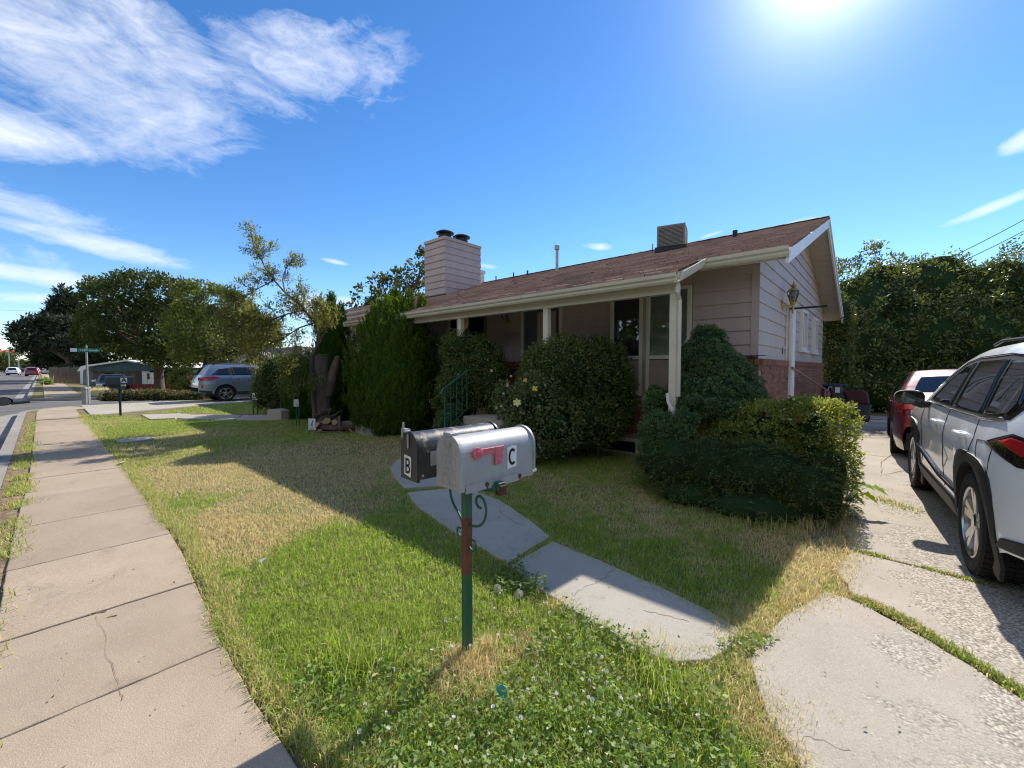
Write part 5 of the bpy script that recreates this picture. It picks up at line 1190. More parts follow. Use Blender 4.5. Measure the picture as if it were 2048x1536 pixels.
M['blackbox'] = pm('black_enamel_rusted', (.02, .02, .021), .40, 0, var=.3, vs=11, fine=120, bmp=.15, col2=(.12, .085, .05), c2t=(.63, .72), spec=.6)
M['blacktop'] = pm('black_enamel_peeling', (.03, .03, .032), .38, 0, var=.3, vs=7, fine=90, bmp=.2, col2=(.34, .25, .15), c2t=(.53, .62), spec=.7)
M['flagred'] = pm('faded_pink_red_plastic', (.66, .14, .18), .55, var=.15, vs=30, fine=140, bmp=.08, col2=(.74, .34, .35), c2t=(.55, .7))
M['rust'] = pm('rusty_iron', (.13, .05, .028), .85, .1, var=.4, vs=25, fine=150, bmp=.4)
M['letter'] = pm('black_lettering', (.008, .008, .009), .5, var=.05, vs=10, fine=80, bmp=0)
def mbprof(w, h, n=14, top=None):
    r = w/2; P = [(-r, 0), (-r, h-r)]
    P += [(-r*math.cos(math.pi*i/n), h-r+r*math.sin(math.pi*i/n)) for i in range(1, n)]
    return P + [(r, h-r), (r, 0)]
ZB = .93; PXm, PYm = -1.575, 1.425; RZ = math.radians(-4.0)
post = thing('mailbox_post', 'square green mailbox post with rusted patches and iron scrolls', 'post', (PXm, PYm, 0), RZ)
pb = MB(); pb.box((0, 0, .455), (.042, .042, .95))
pmat, nt, p, o_ = newmat('green_paint_over_rust')
gm = nt.nodes.new('ShaderNodeNewGeometry'); sp_ = nt.nodes.new('ShaderNodeSeparateXYZ'); nt.links.new(gm.outputs['Position'], sp_.inputs[0])
nn_ = nz(nt, posn(nt), 16, 6, .65); zz = nt.nodes.new('ShaderNodeMath'); zz.operation = 'MULTIPLY_ADD'; nt.links.new(nn_, zz.inputs[0]); zz.inputs[1].default_value = .10; nt.links.new(sp_.outputs[2], zz.inputs[2])
k1 = mr(nt, zz.outputs[0], .49, .495); k2 = mr(nt, zz.outputs[0], .775, .78, 1, 0)
mm = nt.nodes.new('ShaderNodeMath'); mm.operation = 'MULTIPLY'; nt.links.new(k1, mm.inputs[0]); nt.links.new(k2, mm.inputs[1])
mz = nt.nodes.new('ShaderNodeMath'); mz.operation = 'MAXIMUM'; nt.links.new(mm.outputs[0], mz.inputs[0]); nt.links.new(mr(nt, nz(nt, posn(nt, (1, 1, .25)), 40, 6, .6), .62, .66), mz.inputs[1])
nt.links.new(mixn(nt, mz.outputs[0], (.018, .105, .062), mixn(nt, nn_, (.10, .035, .02), (.23, .085, .045))), p.inputs['Base Color']); nt.links.new(mr(nt, mz.outputs[0], 0, 1, .42, .9), p.inputs['Roughness'])
bump(nt, p, nz(nt, posn(nt), 90, 4), .25, .003)
pb.obj('upright', pmat, post, bevel=.003)
MB().box((-.06, .10, .905), (.44, .05, .04)).obj('cross_arm', M['iron_green'], post, bevel=.003)
MB().box((.15, .10, .887), (.04, .045, .05)).obj('arm_end', M['rust'], post, bevel=.003)
MB().box((.08, .055, .895), (.12, .035, .035), rz=.55).obj('bracket', M['iron_green'], post, bevel=.003)
def spiral(c, r0, r1, a0, turns, ax, n=26):
    out = []
    for i in range(n+1):
        s = i/n; r = r0+(r1-r0)*s; a = a0+turns*2*math.pi*s
        out.append(Vector(c)+ax[0]*(r*math.cos(a))+ax[1]*(r*math.sin(a)))
    return out
ex, ey, ez = Vector((1, 0, 0)), Vector((0, 1, 0)), Vector((0, 0, 1))
def scroll(n, pts): MB().tube(pts, .0065, 7).obj(n, M['iron_green'], post, smooth=60)
def bez(P, n=24):
    P = [Vector(q) for q in P]; out = []
    for i in range(n+1):
        t = i/n; Q = P
        while len(Q) > 1: Q = [a.lerp(b, t) for a, b in zip(Q[:-1], Q[1:])]
        out.append(Q[0])
    return out
scroll('scroll', bez([(-.145, 0, .905), (-.15, 0, .80), (-.13, 0, .76), (-.06, 0, .745), (-.02, 0, .71), (-.005, -.022, .66)]))
scroll('scroll', [*bez([(.02, -.0, .70), (.09, .0, .70), (.16, .0, .72), (.165, .0, .80), (.16, 0, .85), (.11, 0, .865)]), *spiral((.105, 0, .835), .03, .028, math.pi/2, .55, (ex, ez), 14)])
scroll('scroll', [*bez([(.02, -.0, .70), (.015, 0, .66), (.012, 0, .62)], 8), *spiral((.048, 0, .605), .036, .022, math.pi, .85, (ex, ez))])
scroll('scroll', [*bez([(-.022, -.0, .66), (-.026, 0, .63)], 6), *spiral((-.056, 0, .645), .030, .02, 0, -.8, (ex, ez))])
# grey box C
mc = thing('mailbox', 'grey metal mailbox with raised pink flag and a letter C sticker', 'mailbox', (-1.555, 1.292, ZB), RZ, 'mailboxes at the front path')
w, h, L = .185, .238, .50
def ext(prof, y0, y1): return MB().prism(prof, y0, y1, lambda u, v, hh: (u, hh, v))
ext(mbprof(w, h), .012, L).obj('body', M['alu'], mc, smooth=30, bevel=0)
ext(mbprof(w+.014, h+.008), L-.004, L+.010).obj('rear_cap', M['alu'], mc, smooth=30)
dr = ext([(u, v-.016) for u, v in mbprof(w+.016, h+.026)], -.004, .020).obj('door', M['alu_door'], mc, smooth=30, bevel=.002)
MB().box((-.0, .012, h+.012), (.058, .05, .016)).obj('door_tab', M['alu_door'], mc, bevel=.003)
MB().b2((w/2-.003, .03, -.03), (w/2+.003, L-.10, .012)).b2((-w/2-.003, .03, -.03), (-w/2+.003, L-.03, .012)).b2((w/2-.003, L-.10, -.018), (w/2+.003, L, .0)).obj('mounting_flange', M['alu'], mc)
MB().box((w/2+.004, .02, .085), (.006, .06, .001)).obj('seam', M['alu'], mc) if False else None
MB().b2((w/2, .018, .125), (w/2+.003, .095, .172)).obj('flag_plate', M['alu'], mc)
for y in (.16, .39):
    MB().lathe([(.012, 0), (.010, .006), (.0, .008)], (w/2+.003, y, -.006), 'X', 10).tube([(w/2+.003, y, -.006), (w/2, y+.004, -.032)], .005, 6).obj('bolt', M['rust'], mc, smooth=40)
MB().box((w/2+.002, L+.004, .004), (.012, .03, .014)).obj('rear_clip', M['sticker'], mc)
fl = MB().prism([(.0, -.013), (.17, -.013), (.17, .018), (.0, .018)], 0, .007, lambda u, v, hh: (w/2+.008+hh, .09+u, .158+v))
fl.prism([(.115, -.075), (.160, -.070), (.172, .0), (.172, .018), (.115, .018)], .001, .010, lambda u, v, hh: (w/2+.008+hh, .09+u, .158+v))
fo = fl.obj('flag', M['flagred'], mc, bevel=.002)
MB().lathe([(.030, 0), (.030, .010), (.022, .014), (.014, .014), (.013, .020), (.0, .021)], (w/2+.008, .092, .158), 'X', 20).obj('flag_hub', M['flagred'], mc, smooth=40)
# raised outlines on the door
rel = MB()
def outl(pts): rel.tube([(u, -.005, v) for u, v in pts+[pts[0]]], .0022, 5)
outl([(-.025, .150), (-.027, .218), (.030, .218), (.028, .150)]); outl([(-.045, .065), (-.045, .135), (-.04, .14), (.05, .14), (.056, .134), (.056, .068), (.05, .062), (-.04, .062)]); outl([(-.05, .005), (-.05, .048), (.06, .048), (.06, .01)])
rel.tube([(.008, -.005, .046), (.008, -.005, .006)], .002, 5)
for s in (-1, 1): rel.tube([(s*.022, -.005, .212), (s*.018, -.005, .192), (s*.006, -.005, .178), (0, -.005, .186), (s*.012, -.005, .199), (s*.022, -.005, .212)], .0018, 5)
rel.lathe([(.009, 0), (.009, .003)], (0, -.007, .167), 'Y', 12)
rel.obj('door_relief', M['alu_door'], mc)
for s, zz_, sz in (('U.S.', .118, .030), ('MAIL', .088, .036)):
    o = link('raised_lettering', text_mesh(s, sz, 'raised_lettering', .0015, .0006), M['alu_door'], mc); frame_mat(o, ex, ez, -ey, (.005, -.0045, zz_))
def sticker(par, ch, loc, xax, sz, bold, name='sticker'):
    nrm = xax.cross(ez); q = MB()
    pl = [(-.36, -.55), (.33, -.50), (.36, .50), (.12, .52), (-.02, .58), (-.10, .50), (-.36, .46)] if ch == 'C' else [(-.38, -.46), (.34, -.56), (.40, .38), (.36, .48), (-.36, .54)]
    q.prism([(u*sz, v*sz*1.15) for u, v in pl], 0, .0012)
    o = q.obj(name, M['sticker'], par); frame_mat(o, xax, ez, nrm, loc)
    lb = MB()
    def stroke(P, wd, closed=False):
        P = [Vector((a, b, 0)) for a, b in P]; n = len(P); v = []
        for i in range(n):
            d = (P[min(i+1, n-1)]-P[max(i-1, 0)]).normalized(); e = Vector((-d.y, d.x, 0))*wd/2; v += [P[i]-e, P[i]+e]
        lb.add([tuple(q*sz) for q in v], [(2*i, 2*i+2, 2*i+3, 2*i+1) for i in range(n-1)])
    if ch == 'C': stroke([(.02+.235*math.cos(math.radians(a)), .39*math.sin(math.radians(a))) for a in range(48, 313, 8)], .15)
    else:
        lb.add([(-.24*sz, -.45*sz, 0), (-.10*sz, -.45*sz, 0), (-.10*sz, .45*sz, 0), (-.24*sz, .45*sz, 0)], [(0, 1, 2, 3)])
        for c0, r0, rx in ((.20, .18, .17), (-.19, .19, .20)): stroke([(-.10, c0+r0)]+[(.02+rx*math.cos(math.radians(a)), c0+r0*math.sin(math.radians(a))) for a in range(90, -91, -12)]+[(-.10, c0-r0)], .14)
    t = lb.obj('letter', M['letter'], par, recalc=False); frame_mat(t, xax, ez, nrm, Vector(loc)+nrm*.0018)
    sol = t.modifiers.new('thickness', 'SOLIDIFY'); sol.thickness = .0006; sol.offset = 0
sticker(mc, 'C', (w/2+.0015, .335, .105), ey, .094, .0045)
# black box B
mbk = thing('mailbox', 'rusty black metal mailbox with a letter B on its door', 'mailbox', (-1.80, 1.235, ZB+.005), RZ, 'mailboxes at the front path')
w, h, L = .155, .235, .55
ext(mbprof(w, h), .01, L).obj('body', M['blacktop'], mbk, smooth=30)
ext(mbprof(w+.012, h+.006), L-.006, L+.006).obj('rear_cap', M['blackbox'], mbk, smooth=30)
ext([(u, v-.012) for u, v in mbprof(w+.006, h+.018)], -.002, .014).obj('door', M['blackbox'], mbk, smooth=30, bevel=.002)
MB().box((-.0, -.006, h-.045), (.014, .006, .075)).box((0, -.012, h+.006), (.018, .03, .008)).obj('latch', M['galv'], mbk, bevel=.001)
MB().box((-.03, .0, h+.012), (.055, .025, .006)).box((-.055, -.006, h-.012), (.016, .004, .04)).box((-.055, .0, h+.028), (.016, .004, .035)).obj('door_catch', M['galv'], mbk)
MB().lathe([(.007, 0), (.006, .006), (0, .008)], (w/2, .03, .02), 'X', 10).obj('hinge_bolt', M['galv'], mbk)
MB().box((w/2+.003, .11, .10), (.004, .07, .075)).obj('name_plate', M['galv'], mbk, bevel=.001)
sticker(mbk, 'B', (-.008, -.0035, .062), ex, .088, .0045)
# black box A in the distance
ma = thing('mailbox', 'black mailbox with a letter A on a thin black post in far lawn', 'mailbox', (-17.8, 1.6, 0), math.radians(-3))
ext(mbprof(.20, .26), -.32, .32).obj('body', M['blackbox'], ma, smooth=30, loc=(0, 0, .97))
MB().tube([(0, 0, 0), (0, 0, .98)], .03, 6).obj('upright', M['black'], ma)
o = MB().box((0, 0, 0), (.15, .004, .16)).obj('sticker', M['sticker'], ma, loc=(.103, .10, 1.10), rot=(0, 0, math.pi/2))
t = link('letter', text_mesh('A', .19, 'letter', .001, .006), M['letter'], ma); frame_mat(t, ey, ez, ex, (.1065, .10, 1.10))

# ================================================================== CARS
def carpaint(name, col, metal=0., rough=.32):
    m, nt, p, o = newmat(name); c = mixn(nt, mr(nt, nz(nt, posn(nt), 2.5, 5), .3, .7), col, tuple(x*.93 for x in col))
    c = mixn(nt, mr(nt, nz(nt, posn(nt), 60, 4), .62, .8, 0, .25), c, tuple(x*.8+.01 for x in col))
    nt.links.new(c, p.inputs['Base Color']); p.inputs['Metallic'].default_value = metal; p.inputs['Roughness'].default_value = rough
    p.inputs['Coat Weight'].default_value = 1; p.inputs['Coat Roughness'].default_value = .06; return m
M['p_white'] = carpaint('white_car_paint', (.92, .92, .91), 0, .5); M['p_red'] = carpaint('dark_red_car_paint', (.17, .012, .016), .2); M['p_silver'] = carpaint('silver_blue_car_paint', (.26, .30, .36), .6, .35)
M['p_black'] = carpaint('black_car_paint', (.012, .013, .016), .1); M['p_red2'] = carpaint('red_car_paint', (.35, .03, .03), .1)
M['lamp_red'] = glassmat('red_tail_lamp', (.42, .012, .018)); M['lamp_dark'] = glassmat('smoked_lamp', (.02, .012, .014)); M['lamp_clear'] = glassmat('clear_lamp', (.55, .56, .56))
M['chrome'] = pm('chrome_trim', (.75, .75, .76), .15, 1, var=.05, vs=10, fine=60, bmp=0)
M['alloy'] = pm('alloy_wheel', (.55, .55, .56), .22, .95, var=.12, vs=14, fine=90, bmp=.03)
M['cglass'] = glassmat('tinted_car_glass', (.012, .014, .016), 0, .01)
M['mirrorg'] = pm('mirror_glass', (.16, .19, .185), .03, 1, var=.05, vs=3, fine=30, bmp=0)
M['plate'] = pm('licence_plate', (.62, .62, .60), .4, var=.05, vs=10, fine=90, bmp=0)
def wheel(par, name, x, y, R, wd, spokes, side, mrim='alloy'):
    o = bpy.data.objects.new(name, None); COL.objects.link(o); o.parent = par; o.location = (x, y, R); s = side
    ty = MB().lathe([(R*.70, s*-wd/2), (R*.90, s*-wd/2), (R*.985, s*-wd*.40), (R, s*-wd*.25), (R, s*wd*.25), (R*.985, s*wd*.40), (R*.93, s*wd*.49), (R*.76, s*wd*.50), (R*.70, s*wd*.45), (R*.69, s*wd*.2)], axis='Y', n=40, cap=False)
    for k in range(44):
        q = 2*math.pi*k/44
        for yy in (-.33, -.1, .14, .36): ty.box((R*.998*math.cos(q+yy*.1), wd*yy, R*.998*math.sin(q+yy*.1)), (R*.085, wd*.18, .012), ry=-q+math.pi/2)
    ty.obj('tyre', M['rubber'], o, smooth=40)
    MB().lathe([(R*.69, s*wd*.46), (R*.66, s*wd*.42), (R*.64, s*wd*.1), (R*.6, s*-wd*.3), (R*.2, s*-wd*.3)], axis='Y', n=36, cap=False).lathe([(R*.695, s*wd*.46), (R*.67, s*wd*.475), (R*.645, s*wd*.43)], axis='Y', n=36, cap=False).obj('rim', M[mrim], o, smooth=40)
    MB().lathe([(R*.5, s*wd*-.02), (R*.5, s*wd*-.06), (.01, s*wd*-.06)], axis='Y', n=24).obj('brake_disc', M['darkmetal'], o)
    sp = MB()
    for k in range(spokes):
        q = 2*math.pi*k/spokes+.3
        for dq, wq in ((-.13, .055), (.13, .055)):
            c0, c1 = q+dq*.6, q+dq*1.35
            def pt(r, a, yy, off): return (r*math.cos(a)-off*math.sin(a), s*yy, r*math.sin(a)+off*math.cos(a))
            a_ = R*.12; b_ = R*.655; wi, wo = R*.075, R*.06
            v = [pt(a_, c0, wd*.36, wi), pt(a_, c0, wd*.36, -wi), pt(b_, c1, wd*.44, -wo), pt(b_, c1, wd*.44, wo), pt(a_, c0, wd*.18, wi), pt(a_, c0, wd*.18, -wi), pt(b_, c1, wd*.30, -wo*1.3), pt(b_, c1, wd*.30, wo*1.3)]
            sp.add(v, [(0, 1, 2, 3), (7, 6, 5, 4), (0, 4, 5, 1), (1, 5, 6, 2), (2, 6, 7, 3), (3, 7, 4, 0)])
    sp.lathe([(R*.17, s*wd*.2), (R*.16, s*wd*.38), (R*.11, s*wd*.42), (.0, s*wd*.42)], axis='Y', n=18)
    sp.obj('spokes', M[mrim], o, smooth=25)
    return o
def car(name, label, cat, loc, rz, S, paint, group=None, detail=True):
    """S: outline over the car from rear bumper bottom to front bumper bottom, (x,z); rear axle at x = 0"""
    t = thing(name, label, cat, loc, rz, group)
    O = np.array(S['outline'], float); W = S['W']; xr, xf = 0.0, S['wb']; R = S['R']; Ra = S.get('Ra', R*1.16); zs = S['sill']; zbelt = S['belt']; ztop = O[:, 1].max()
    sub_ = []
    for i in range(len(O)-1):
        k = max(2, int(np.linalg.norm(O[i+1]-O[i])/.06)) if detail else 2
        for j in range(k): sub_.append(O[i]+(O[i+1]-O[i])*j/k)
    sub_.append(O[-1]); P = np.array(sub_)
    if detail:
        for _ in range(2):                                             # round the corners of the outline a little
            Q = P.copy(); Q[1:-1] = P[1:-1]*.5+(P[:-2]+P[2:])*.25; P = Q
    x0, x1 = P[:, 0].min(), P[:, 0].max()
    VZ = S.get('V', [(zs, .955), (zs+.12, .985), (zbelt*.72, 1.0), (zbelt-.06, .985), (zbelt, .965), (ztop, .70)])
    vz, vv = zip(*VZ)
    def yside(x, z):
        tr = np.clip((x-x0)/S.get('rl', .8), 0, 1); tf = np.clip((x1-x)/1.0, 0, 1)
        return W*(1-S.get('kr', .13)*(1-tr)**2.2-.20*(1-tf)**2.3)*np.interp(z, vz, vv)
    imax = int(np.argmax(P[:, 1]))
    ir = [i for i in range(len(P))]
    # upper boundary as function of x (monotone pieces), lower boundary with wheel arches
    def ztopx(x):
        z = -1.0
        for a, b in zip(P[:-1], P[1:]):
            lo, hi = min(a[0], b[0]), max(a[0], b[0])
            if lo-1e-6 <= x <= hi+1e-6:
                f = 0 if hi-lo < 1e-6 else (x-a[0])/(b[0]-a[0]); z = max(z, a[1]+(b[1]-a[1])*f, a[1] if hi-lo < 1e-6 else -1, b[1] if hi-lo < 1e-6 else -1)
        return z
    def zlow(x):
        z = zs
        if S.get('tail'): z = max(z, np.interp(x, *zip(*S['tail'])))
        for xa in (xr, xf):
            if abs(x-xa) < Ra: z = max(z, R+math.sqrt(Ra*Ra-(x-xa)**2))
        return z
    xs = set(np.linspace(x0+1e-4, x1-1e-4, 90 if detail else 26))
    for xa in (xr, xf):
        for k in range(25 if detail else 7): xs.add(xa-Ra*math.cos(math.pi*k/(24 if detail else 6)))
    for e in (.003, .01, .02, .035, .055, .08, .11): xs.add(x0+e); xs.add(x1-e)
    xs = sorted(x for x in xs if x0 < x < x1); nr = 20 if detail else 8; rr = S.get('round', .07)
    body = MB(); tops = []
    cols = {1: [], -1: []}
    for x in xs:
        zt = ztopx(x); zl = min(zlow(x), zt-.01); sl = abs(ztopx(min(x+.02, x1-1e-3))-ztopx(max(x-.02, x0+1e-3)))/.04; cs = 1/math.sqrt(1+sl*sl)
        for s in (1, -1):
            col = []
            for j in range(nr):
                f = j/(nr-1); f = 1-(1-f)**1.5
                z = zl+(zt-zl)*f; d = min((zt-z)*cs, rr); y = yside(x, z)-(rr-math.sqrt(max(rr*rr-(rr-d)**2, 0)))
                for (zc, dep, xa_, xb_) in S.get('crease', ()): y -= dep*math.exp(-((z-zc)/.05)**2)*(1 if xa_ < x < xb_ else 0)
                col.append((x, s*y, z))
            cols[s].append(col)
        tops.append((x, zt, float(cols[1][-1][-1][1])))
    for s in (1, -1): body.grid(cols[s])
    cr = S.get('crown', .035); m_ = 11
    def tp(i, f):
        x, zt, ye = tops[i]; x_p = tops[max(i-1, 0)]; x_n = tops[min(i+1, len(tops)-1)]; tx, tz = x_n[0]-x_p[0], x_n[1]-x_p[1]; l = math.hypot(tx, tz); nx, nz_ = -tz/l, tx/l
        c = cr*(1-f*f); return (x+nx*c, ye*f, zt+nz_*c)
    body.grid([[tp(i, -1+2*j/(m_-1)) for j in range(m_)] for i in range(len(tops))])
    for s_ in (0, -1): pass
    b = body.mesh('body', 38, merge=True); bo = link('body', b, paint, t)
    # floor and wheel wells
    ub = MB().b2((x0+.25, -W*.80, zs-.02), (x1-.3, W*.80, zs+.25)); ub.obj('underbody', M['plastic_black'], t)
    ww = MB()
    for xa in (xr, xf):
        for s in (1, -1):
            a = [(xa-Ra*math.cos(math.pi*k/12)*1.0, R+Ra*math.sin(math.pi*k/12)) for k in range(13)]
            ww.grid([[(x, s*W*.99*yy, z) for yy in (.98 if False else .965, .55)] for x, z in a])
            ww.add([(x, s*W*.55, z) for x, z in a], [tuple(range(13))])
    ww.obj('wheel_well', M['plastic_black'], t, recalc=False)
    # helpers to lay pieces on the side
    def spatch(poly, off, s, m, name, th=.0, nx=8, par=None):
        pz = [q[1] for q in poly]; zl_ = sorted(set(list(np.linspace(min(pz)+1e-4, max(pz)-1e-4, 14))+[min(max(q, min(pz)+1e-4), max(pz)-1e-4) for q in pz])); rows = []
        for z in zl_:
            X = []
            for i in range(len(poly)):
                (xa, za), (xb, zb) = poly[i], poly[(i+1) % len(poly)]
                if (za-z)*(zb-z) <= 0 and za != zb: X.append(xa+(z-za)/(zb-za)*(xb-xa))
            if len(X) < 2: continue
            a, c = min(X), max(X); rows.append([(a+(c-a)*j/nx, s*(yside(a+(c-a)*j/nx, z)+off), z) for j in range(nx+1)])
        mb = MB().grid(rows)
        o = mb.obj(name, m, par or t, smooth=60); 
        sol = o.modifiers.new('thickness', 'SOLIDIFY'); sol.thickness = max(th, .004); sol.offset = -1 if True else 0
        return o
    def sline(pts, wd, off, s, m, name, par=None):
        mb = MB(); pp = [Vector((x, s*(yside(x, z)+off), z)) for x, z in pts]; q = []
        for a, c in zip(pp[:-1], pp[1:]):
            for k in range(4):
                u = a.lerp(c, k/4); q.append((u.x, s*(float(yside(u.x, u.z))+off), u.z))
        q.append(tuple(pp[-1])); mb.tube(q, wd/2, 6); return mb.obj(name, m, par or t, smooth=60)
    t['W'] = W; del t['W']
    wh = []
    for (x, nm) in ((xr, 'wheel'), (xf, 'wheel')):
        for s in (1, -1): wheel(t, nm, x, s*(W-.125 if detail else W-.12), R, .23, S.get('spokes', 5), s)
    return t, yside, spatch, sline, tp, tops, bo
# ---- white SUV in the driveway (rear-left corner towards the camera)
SUV = dict(outline=[(-.90, .30), (-.985, .50), (-.96, .78), (-.90, .98), (-.88, 1.08), (-.62, 1.56), (-.30, 1.655), (.40, 1.69), (1.15, 1.655), (1.55, 1.56), (2.30, 1.13), (2.6, 1.07), (3.25, .96), (3.48, .82), (3.58, .6), (3.55, .34)],
           W=.925, wb=2.74, R=.365, Ra=.43, sill=.26, belt=1.10, V=[(.24, .93), (.36, .965), (.62, .992), (.90, 1.0), (1.0, .985), (1.10, .955), (1.40, .835), (1.60, .735), (1.70, .66)], rl=.75, kr=.12, spokes=5, round=.09, crown=.04,
           tail=[(-1, .42), (-.6, .36), (-.45, .30), (-.2, .26), (5, .26)], crease=((.70, .018, .5, 2.3),))
hd = Vector((.34-.54, 7.21-4.44)); hz = math.atan2(hd.y, hd.x); rgt = Vector((hd.y, -hd.x)).normalized()
o0 = Vector((.54, 4.44))+rgt*.87
suv, ys, spatch, sline, tp, tops, bo = car('parked_suv', 'white sport utility vehicle parked on the driveway at the right edge', 'car', (o0.x, o0.y, .022), hz, SUV, M['p_white'])
for s in (1, -1):
    wp = [(-.50, 1.155), (-.60, 1.24), (-.56, 1.36), (-.36, 1.545), (.2, 1.575), (.95, 1.56), (1.28, 1.515), (1.68, 1.335), (2.02, 1.125), (1.0, 1.115), (-.1, 1.125)]
    spatch(wp, .0035, s, M['plastic_black'], 'window_surround')
    g1 = spatch([(-.12, 1.16), (-.02, 1.16), (-.02, 1.16), (.10, 1.53), (-.30, 1.51), (-.50, 1.34), (-.53, 1.26), (-.47, 1.185)], .009, s, M['cglass'], 'quarter_window')
    g2 = spatch([(.02, 1.155), (.86, 1.145), (.90, 1.53), (.17, 1.54)], .009, s, M['cglass'], 'rear_window')
    g3 = spatch([(.95, 1.145), (1.88, 1.15), (1.60, 1.32), (1.24, 1.485), (.99, 1.52)], .009, s, M['cglass'], 'front_window')
    sline([(-.46, 1.150), (-.1, 1.118), (1.0, 1.108), (2.0, 1.115)], .016, .008, s, M['chrome'], 'window_trim')
    sline([(-.56, 1.38), (-.36, 1.55), (.2, 1.582), (.95, 1.567), (1.28, 1.522), (1.70, 1.335)], .010, .008, s, M['plastic_black'], 'window_seal')
    for pts in ([(.02, 1.12), (-.03, .98), (.10, .80), (.42, .66), (.46, .42)], [(.93, 1.11), (.95, .80), (.93, .42)], [(2.02, 1.10), (2.10, .9), (2.06, .45)]): sline(pts, .007, .0, s, M['plastic_black'], 'door_gap')
    for xh, zh in ((.20, .965), (1.13, .965)):
        y = s*(float(ys(xh, zh))+.012)
        h = MB().tube([(xh-.02, y-s*.02, zh), (xh, y+s*.018, zh+.004), (xh+.17, y+s*.02, zh+.004), (xh+.20, y-s*.02, zh)], [.014, .017, .017, .014], 8).obj('door_handle', M['p_white'], suv, smooth=60)
        h.parent = suv
    sline([(-.12, .98), (-.40, 1.0), (-.44, .95), (-.40, .80), (-.16, .80), (-.12, .98)], .006, .0, s, M['plastic_black'], 'fuel_door_gap')
    sline([(2.3, .60), (1.2, .50), (.45, .50)], .030, .006, s, M['chrome'], 'sill_trim')
    sline([(2.3, .565), (1.2, .465), (.42, .465)], .030, .003, s, M['plastic_black'], 'lower_trim')
    for xa in (0, 2.74):                                                # squared-off black arch cladding
        cl = MB(); Ro = .52
        ang = [(-25+230*k/24) for k in range(25)]
        inn = [(xa+.43*math.cos(math.radians(a)), .365+.43*math.sin(math.radians(a))) for a in ang]; ott = []
        for a in ang:
            c_, s_ = math.cos(math.radians(a)), math.sin(math.radians(a)); k = .505/max(abs(c_)**4+abs(s_)**4, 1e-6)**.25*.985; ott.append((xa+k*c_, .365+k*s_))
        cl.grid([[(x, s*(float(ys(x, max(z, .26)))+o_), z) for (x, z), o_ in ((a, -.05), (a, .012), (((a[0]+b[0])/2, (a[1]+b[1])/2), .016), (b, .010), (b, -.01))] for a, b in zip(inn, ott)])
        cl.obj('arch_cladding', M['plastic_black'], suv, smooth=50)
    spatch([(.36, .24), (2.40, .24), (2.36, .38), (.44, .38)], .012, s, M['plastic_black'], 'sill_cladding')
    spatch([(-.50, .36), (-.96, .43), (-.97, .52), (-.58, .44)], .010, s, M['plastic_black'], 'bumper_cladding')
    spatch([(-.30, .99), (-.62, 1.085), (-.97, 1.06), (-.99, .92), (-.75, .905)], .006, s, M['lamp_dark'], 'tail_lamp')
    spatch([(-.52, 1.025), (-.64, 1.062), (-.97, 1.04), (-.99, .97), (-.78, .975)], .013, s, M['lamp_red'], 'tail_lamp_lens')
    spatch([(-.52, 1.30), (-.90, 1.27), (-.90, 1.33), (-.56, 1.36)], .006, s, M['plastic_black'], 'pillar_trim')
    rl = MB().tube([(-.35, s*.57, 1.655), (-.22, s*.585, 1.690), (.9, s*.595, 1.705), (1.15, s*.59, 1.675)], .013, 6).obj('roof_rail', M['plastic_black'], suv, smooth=50)
    # door mirror
    mx_ = 1.83; yb = float(ys(mx_, 1.1))
    MB().tube([(mx_+.02, s*(yb-.02), 1.09), (mx_+.04, s*(yb+.07), 1.08), (mx_+.05, s*(yb+.12), 1.11)], [.035, .04, .05], 8).obj('mirror_arm', M['plastic_black'], suv, smooth=60)
    hs_ = MB(); prof_ = [(.0, .98, .0), (.035, 1.0, .0), (.08, .93, .0), (.13, .72, 0), (.155, .35, 0)]
    rows = []
    for (dx, k, _) in prof_:
        rows.append([(mx_+dx, s*(yb+.17+.125*k*np.sign(math.cos(a))*abs(math.cos(a))**.72), 1.155+.078*k*np.sign(math.sin(a))*abs(math.sin(a))**.72) for a in np.linspace(0, 2*math.pi, 25)])
    hs_.grid(rows); hs_.add(rows[-1][:-1], [tuple(range(24))])
    hs_.obj('mirror_housing', M['p_white'], suv, smooth=60)
    gl = [(mx_+.004, s*(yb+.17+.112*np.sign(math.cos(a))*abs(math.cos(a))**.72), 1.155+.064*np.sign(math.sin(a))*abs(math.sin(a))**.72) for a in np.linspace(0, 2*math.pi, 25)[:-1]]
    MB().add(rows[0][:-1]+gl, [(i, (i+1) % 24, 24+(i+1) % 24, 24+i) for i in range(24)]).obj('mirror_bezel', M['plastic_black'], suv, recalc=False)
    MB().add(gl, [tuple(range(24))]).obj('mirror_glass', M['mirrorg'], suv, recalc=False)
def topband(par, tops, tp, xa, xb, fa, fb, off, m, name, zcond=None):
    idx = [i for i in range(len(tops)) if xa <= tops[i][0] <= xb and (zcond is None or zcond(tops[i][1]))]; rows = []
    for i in idx:
        row = []
        x_p = tops[max(i-1, 0)]; x_n = tops[min(i+1, len(tops)-1)]; tx, tz = x_n[0]-x_p[0], x_n[1]-x_p[1]; l = math.hypot(tx, tz); nx, nz_ = -tz/l, tx/l
        for j in range(11):
            p = tp(i, fa+(fb-fa)*j/10); row.append((p[0]+nx*off, p[1], p[2]+nz_*off))
        rows.append(row)
    return MB().grid(rows).obj(name, m, par, smooth=60)
topband(suv, tops, tp, -.86, -.62, -.86, .86, .006, M['cglass'], 'rear_glass', lambda z: z > 1.12)
topband(suv, tops, tp, 1.56, 2.28, -.93, .93, .006, M['cglass'], 'windscreen')
MB().box((-.97, 0, .80), (.02, .34, .17)).obj('licence_plate', M['plate'], suv)
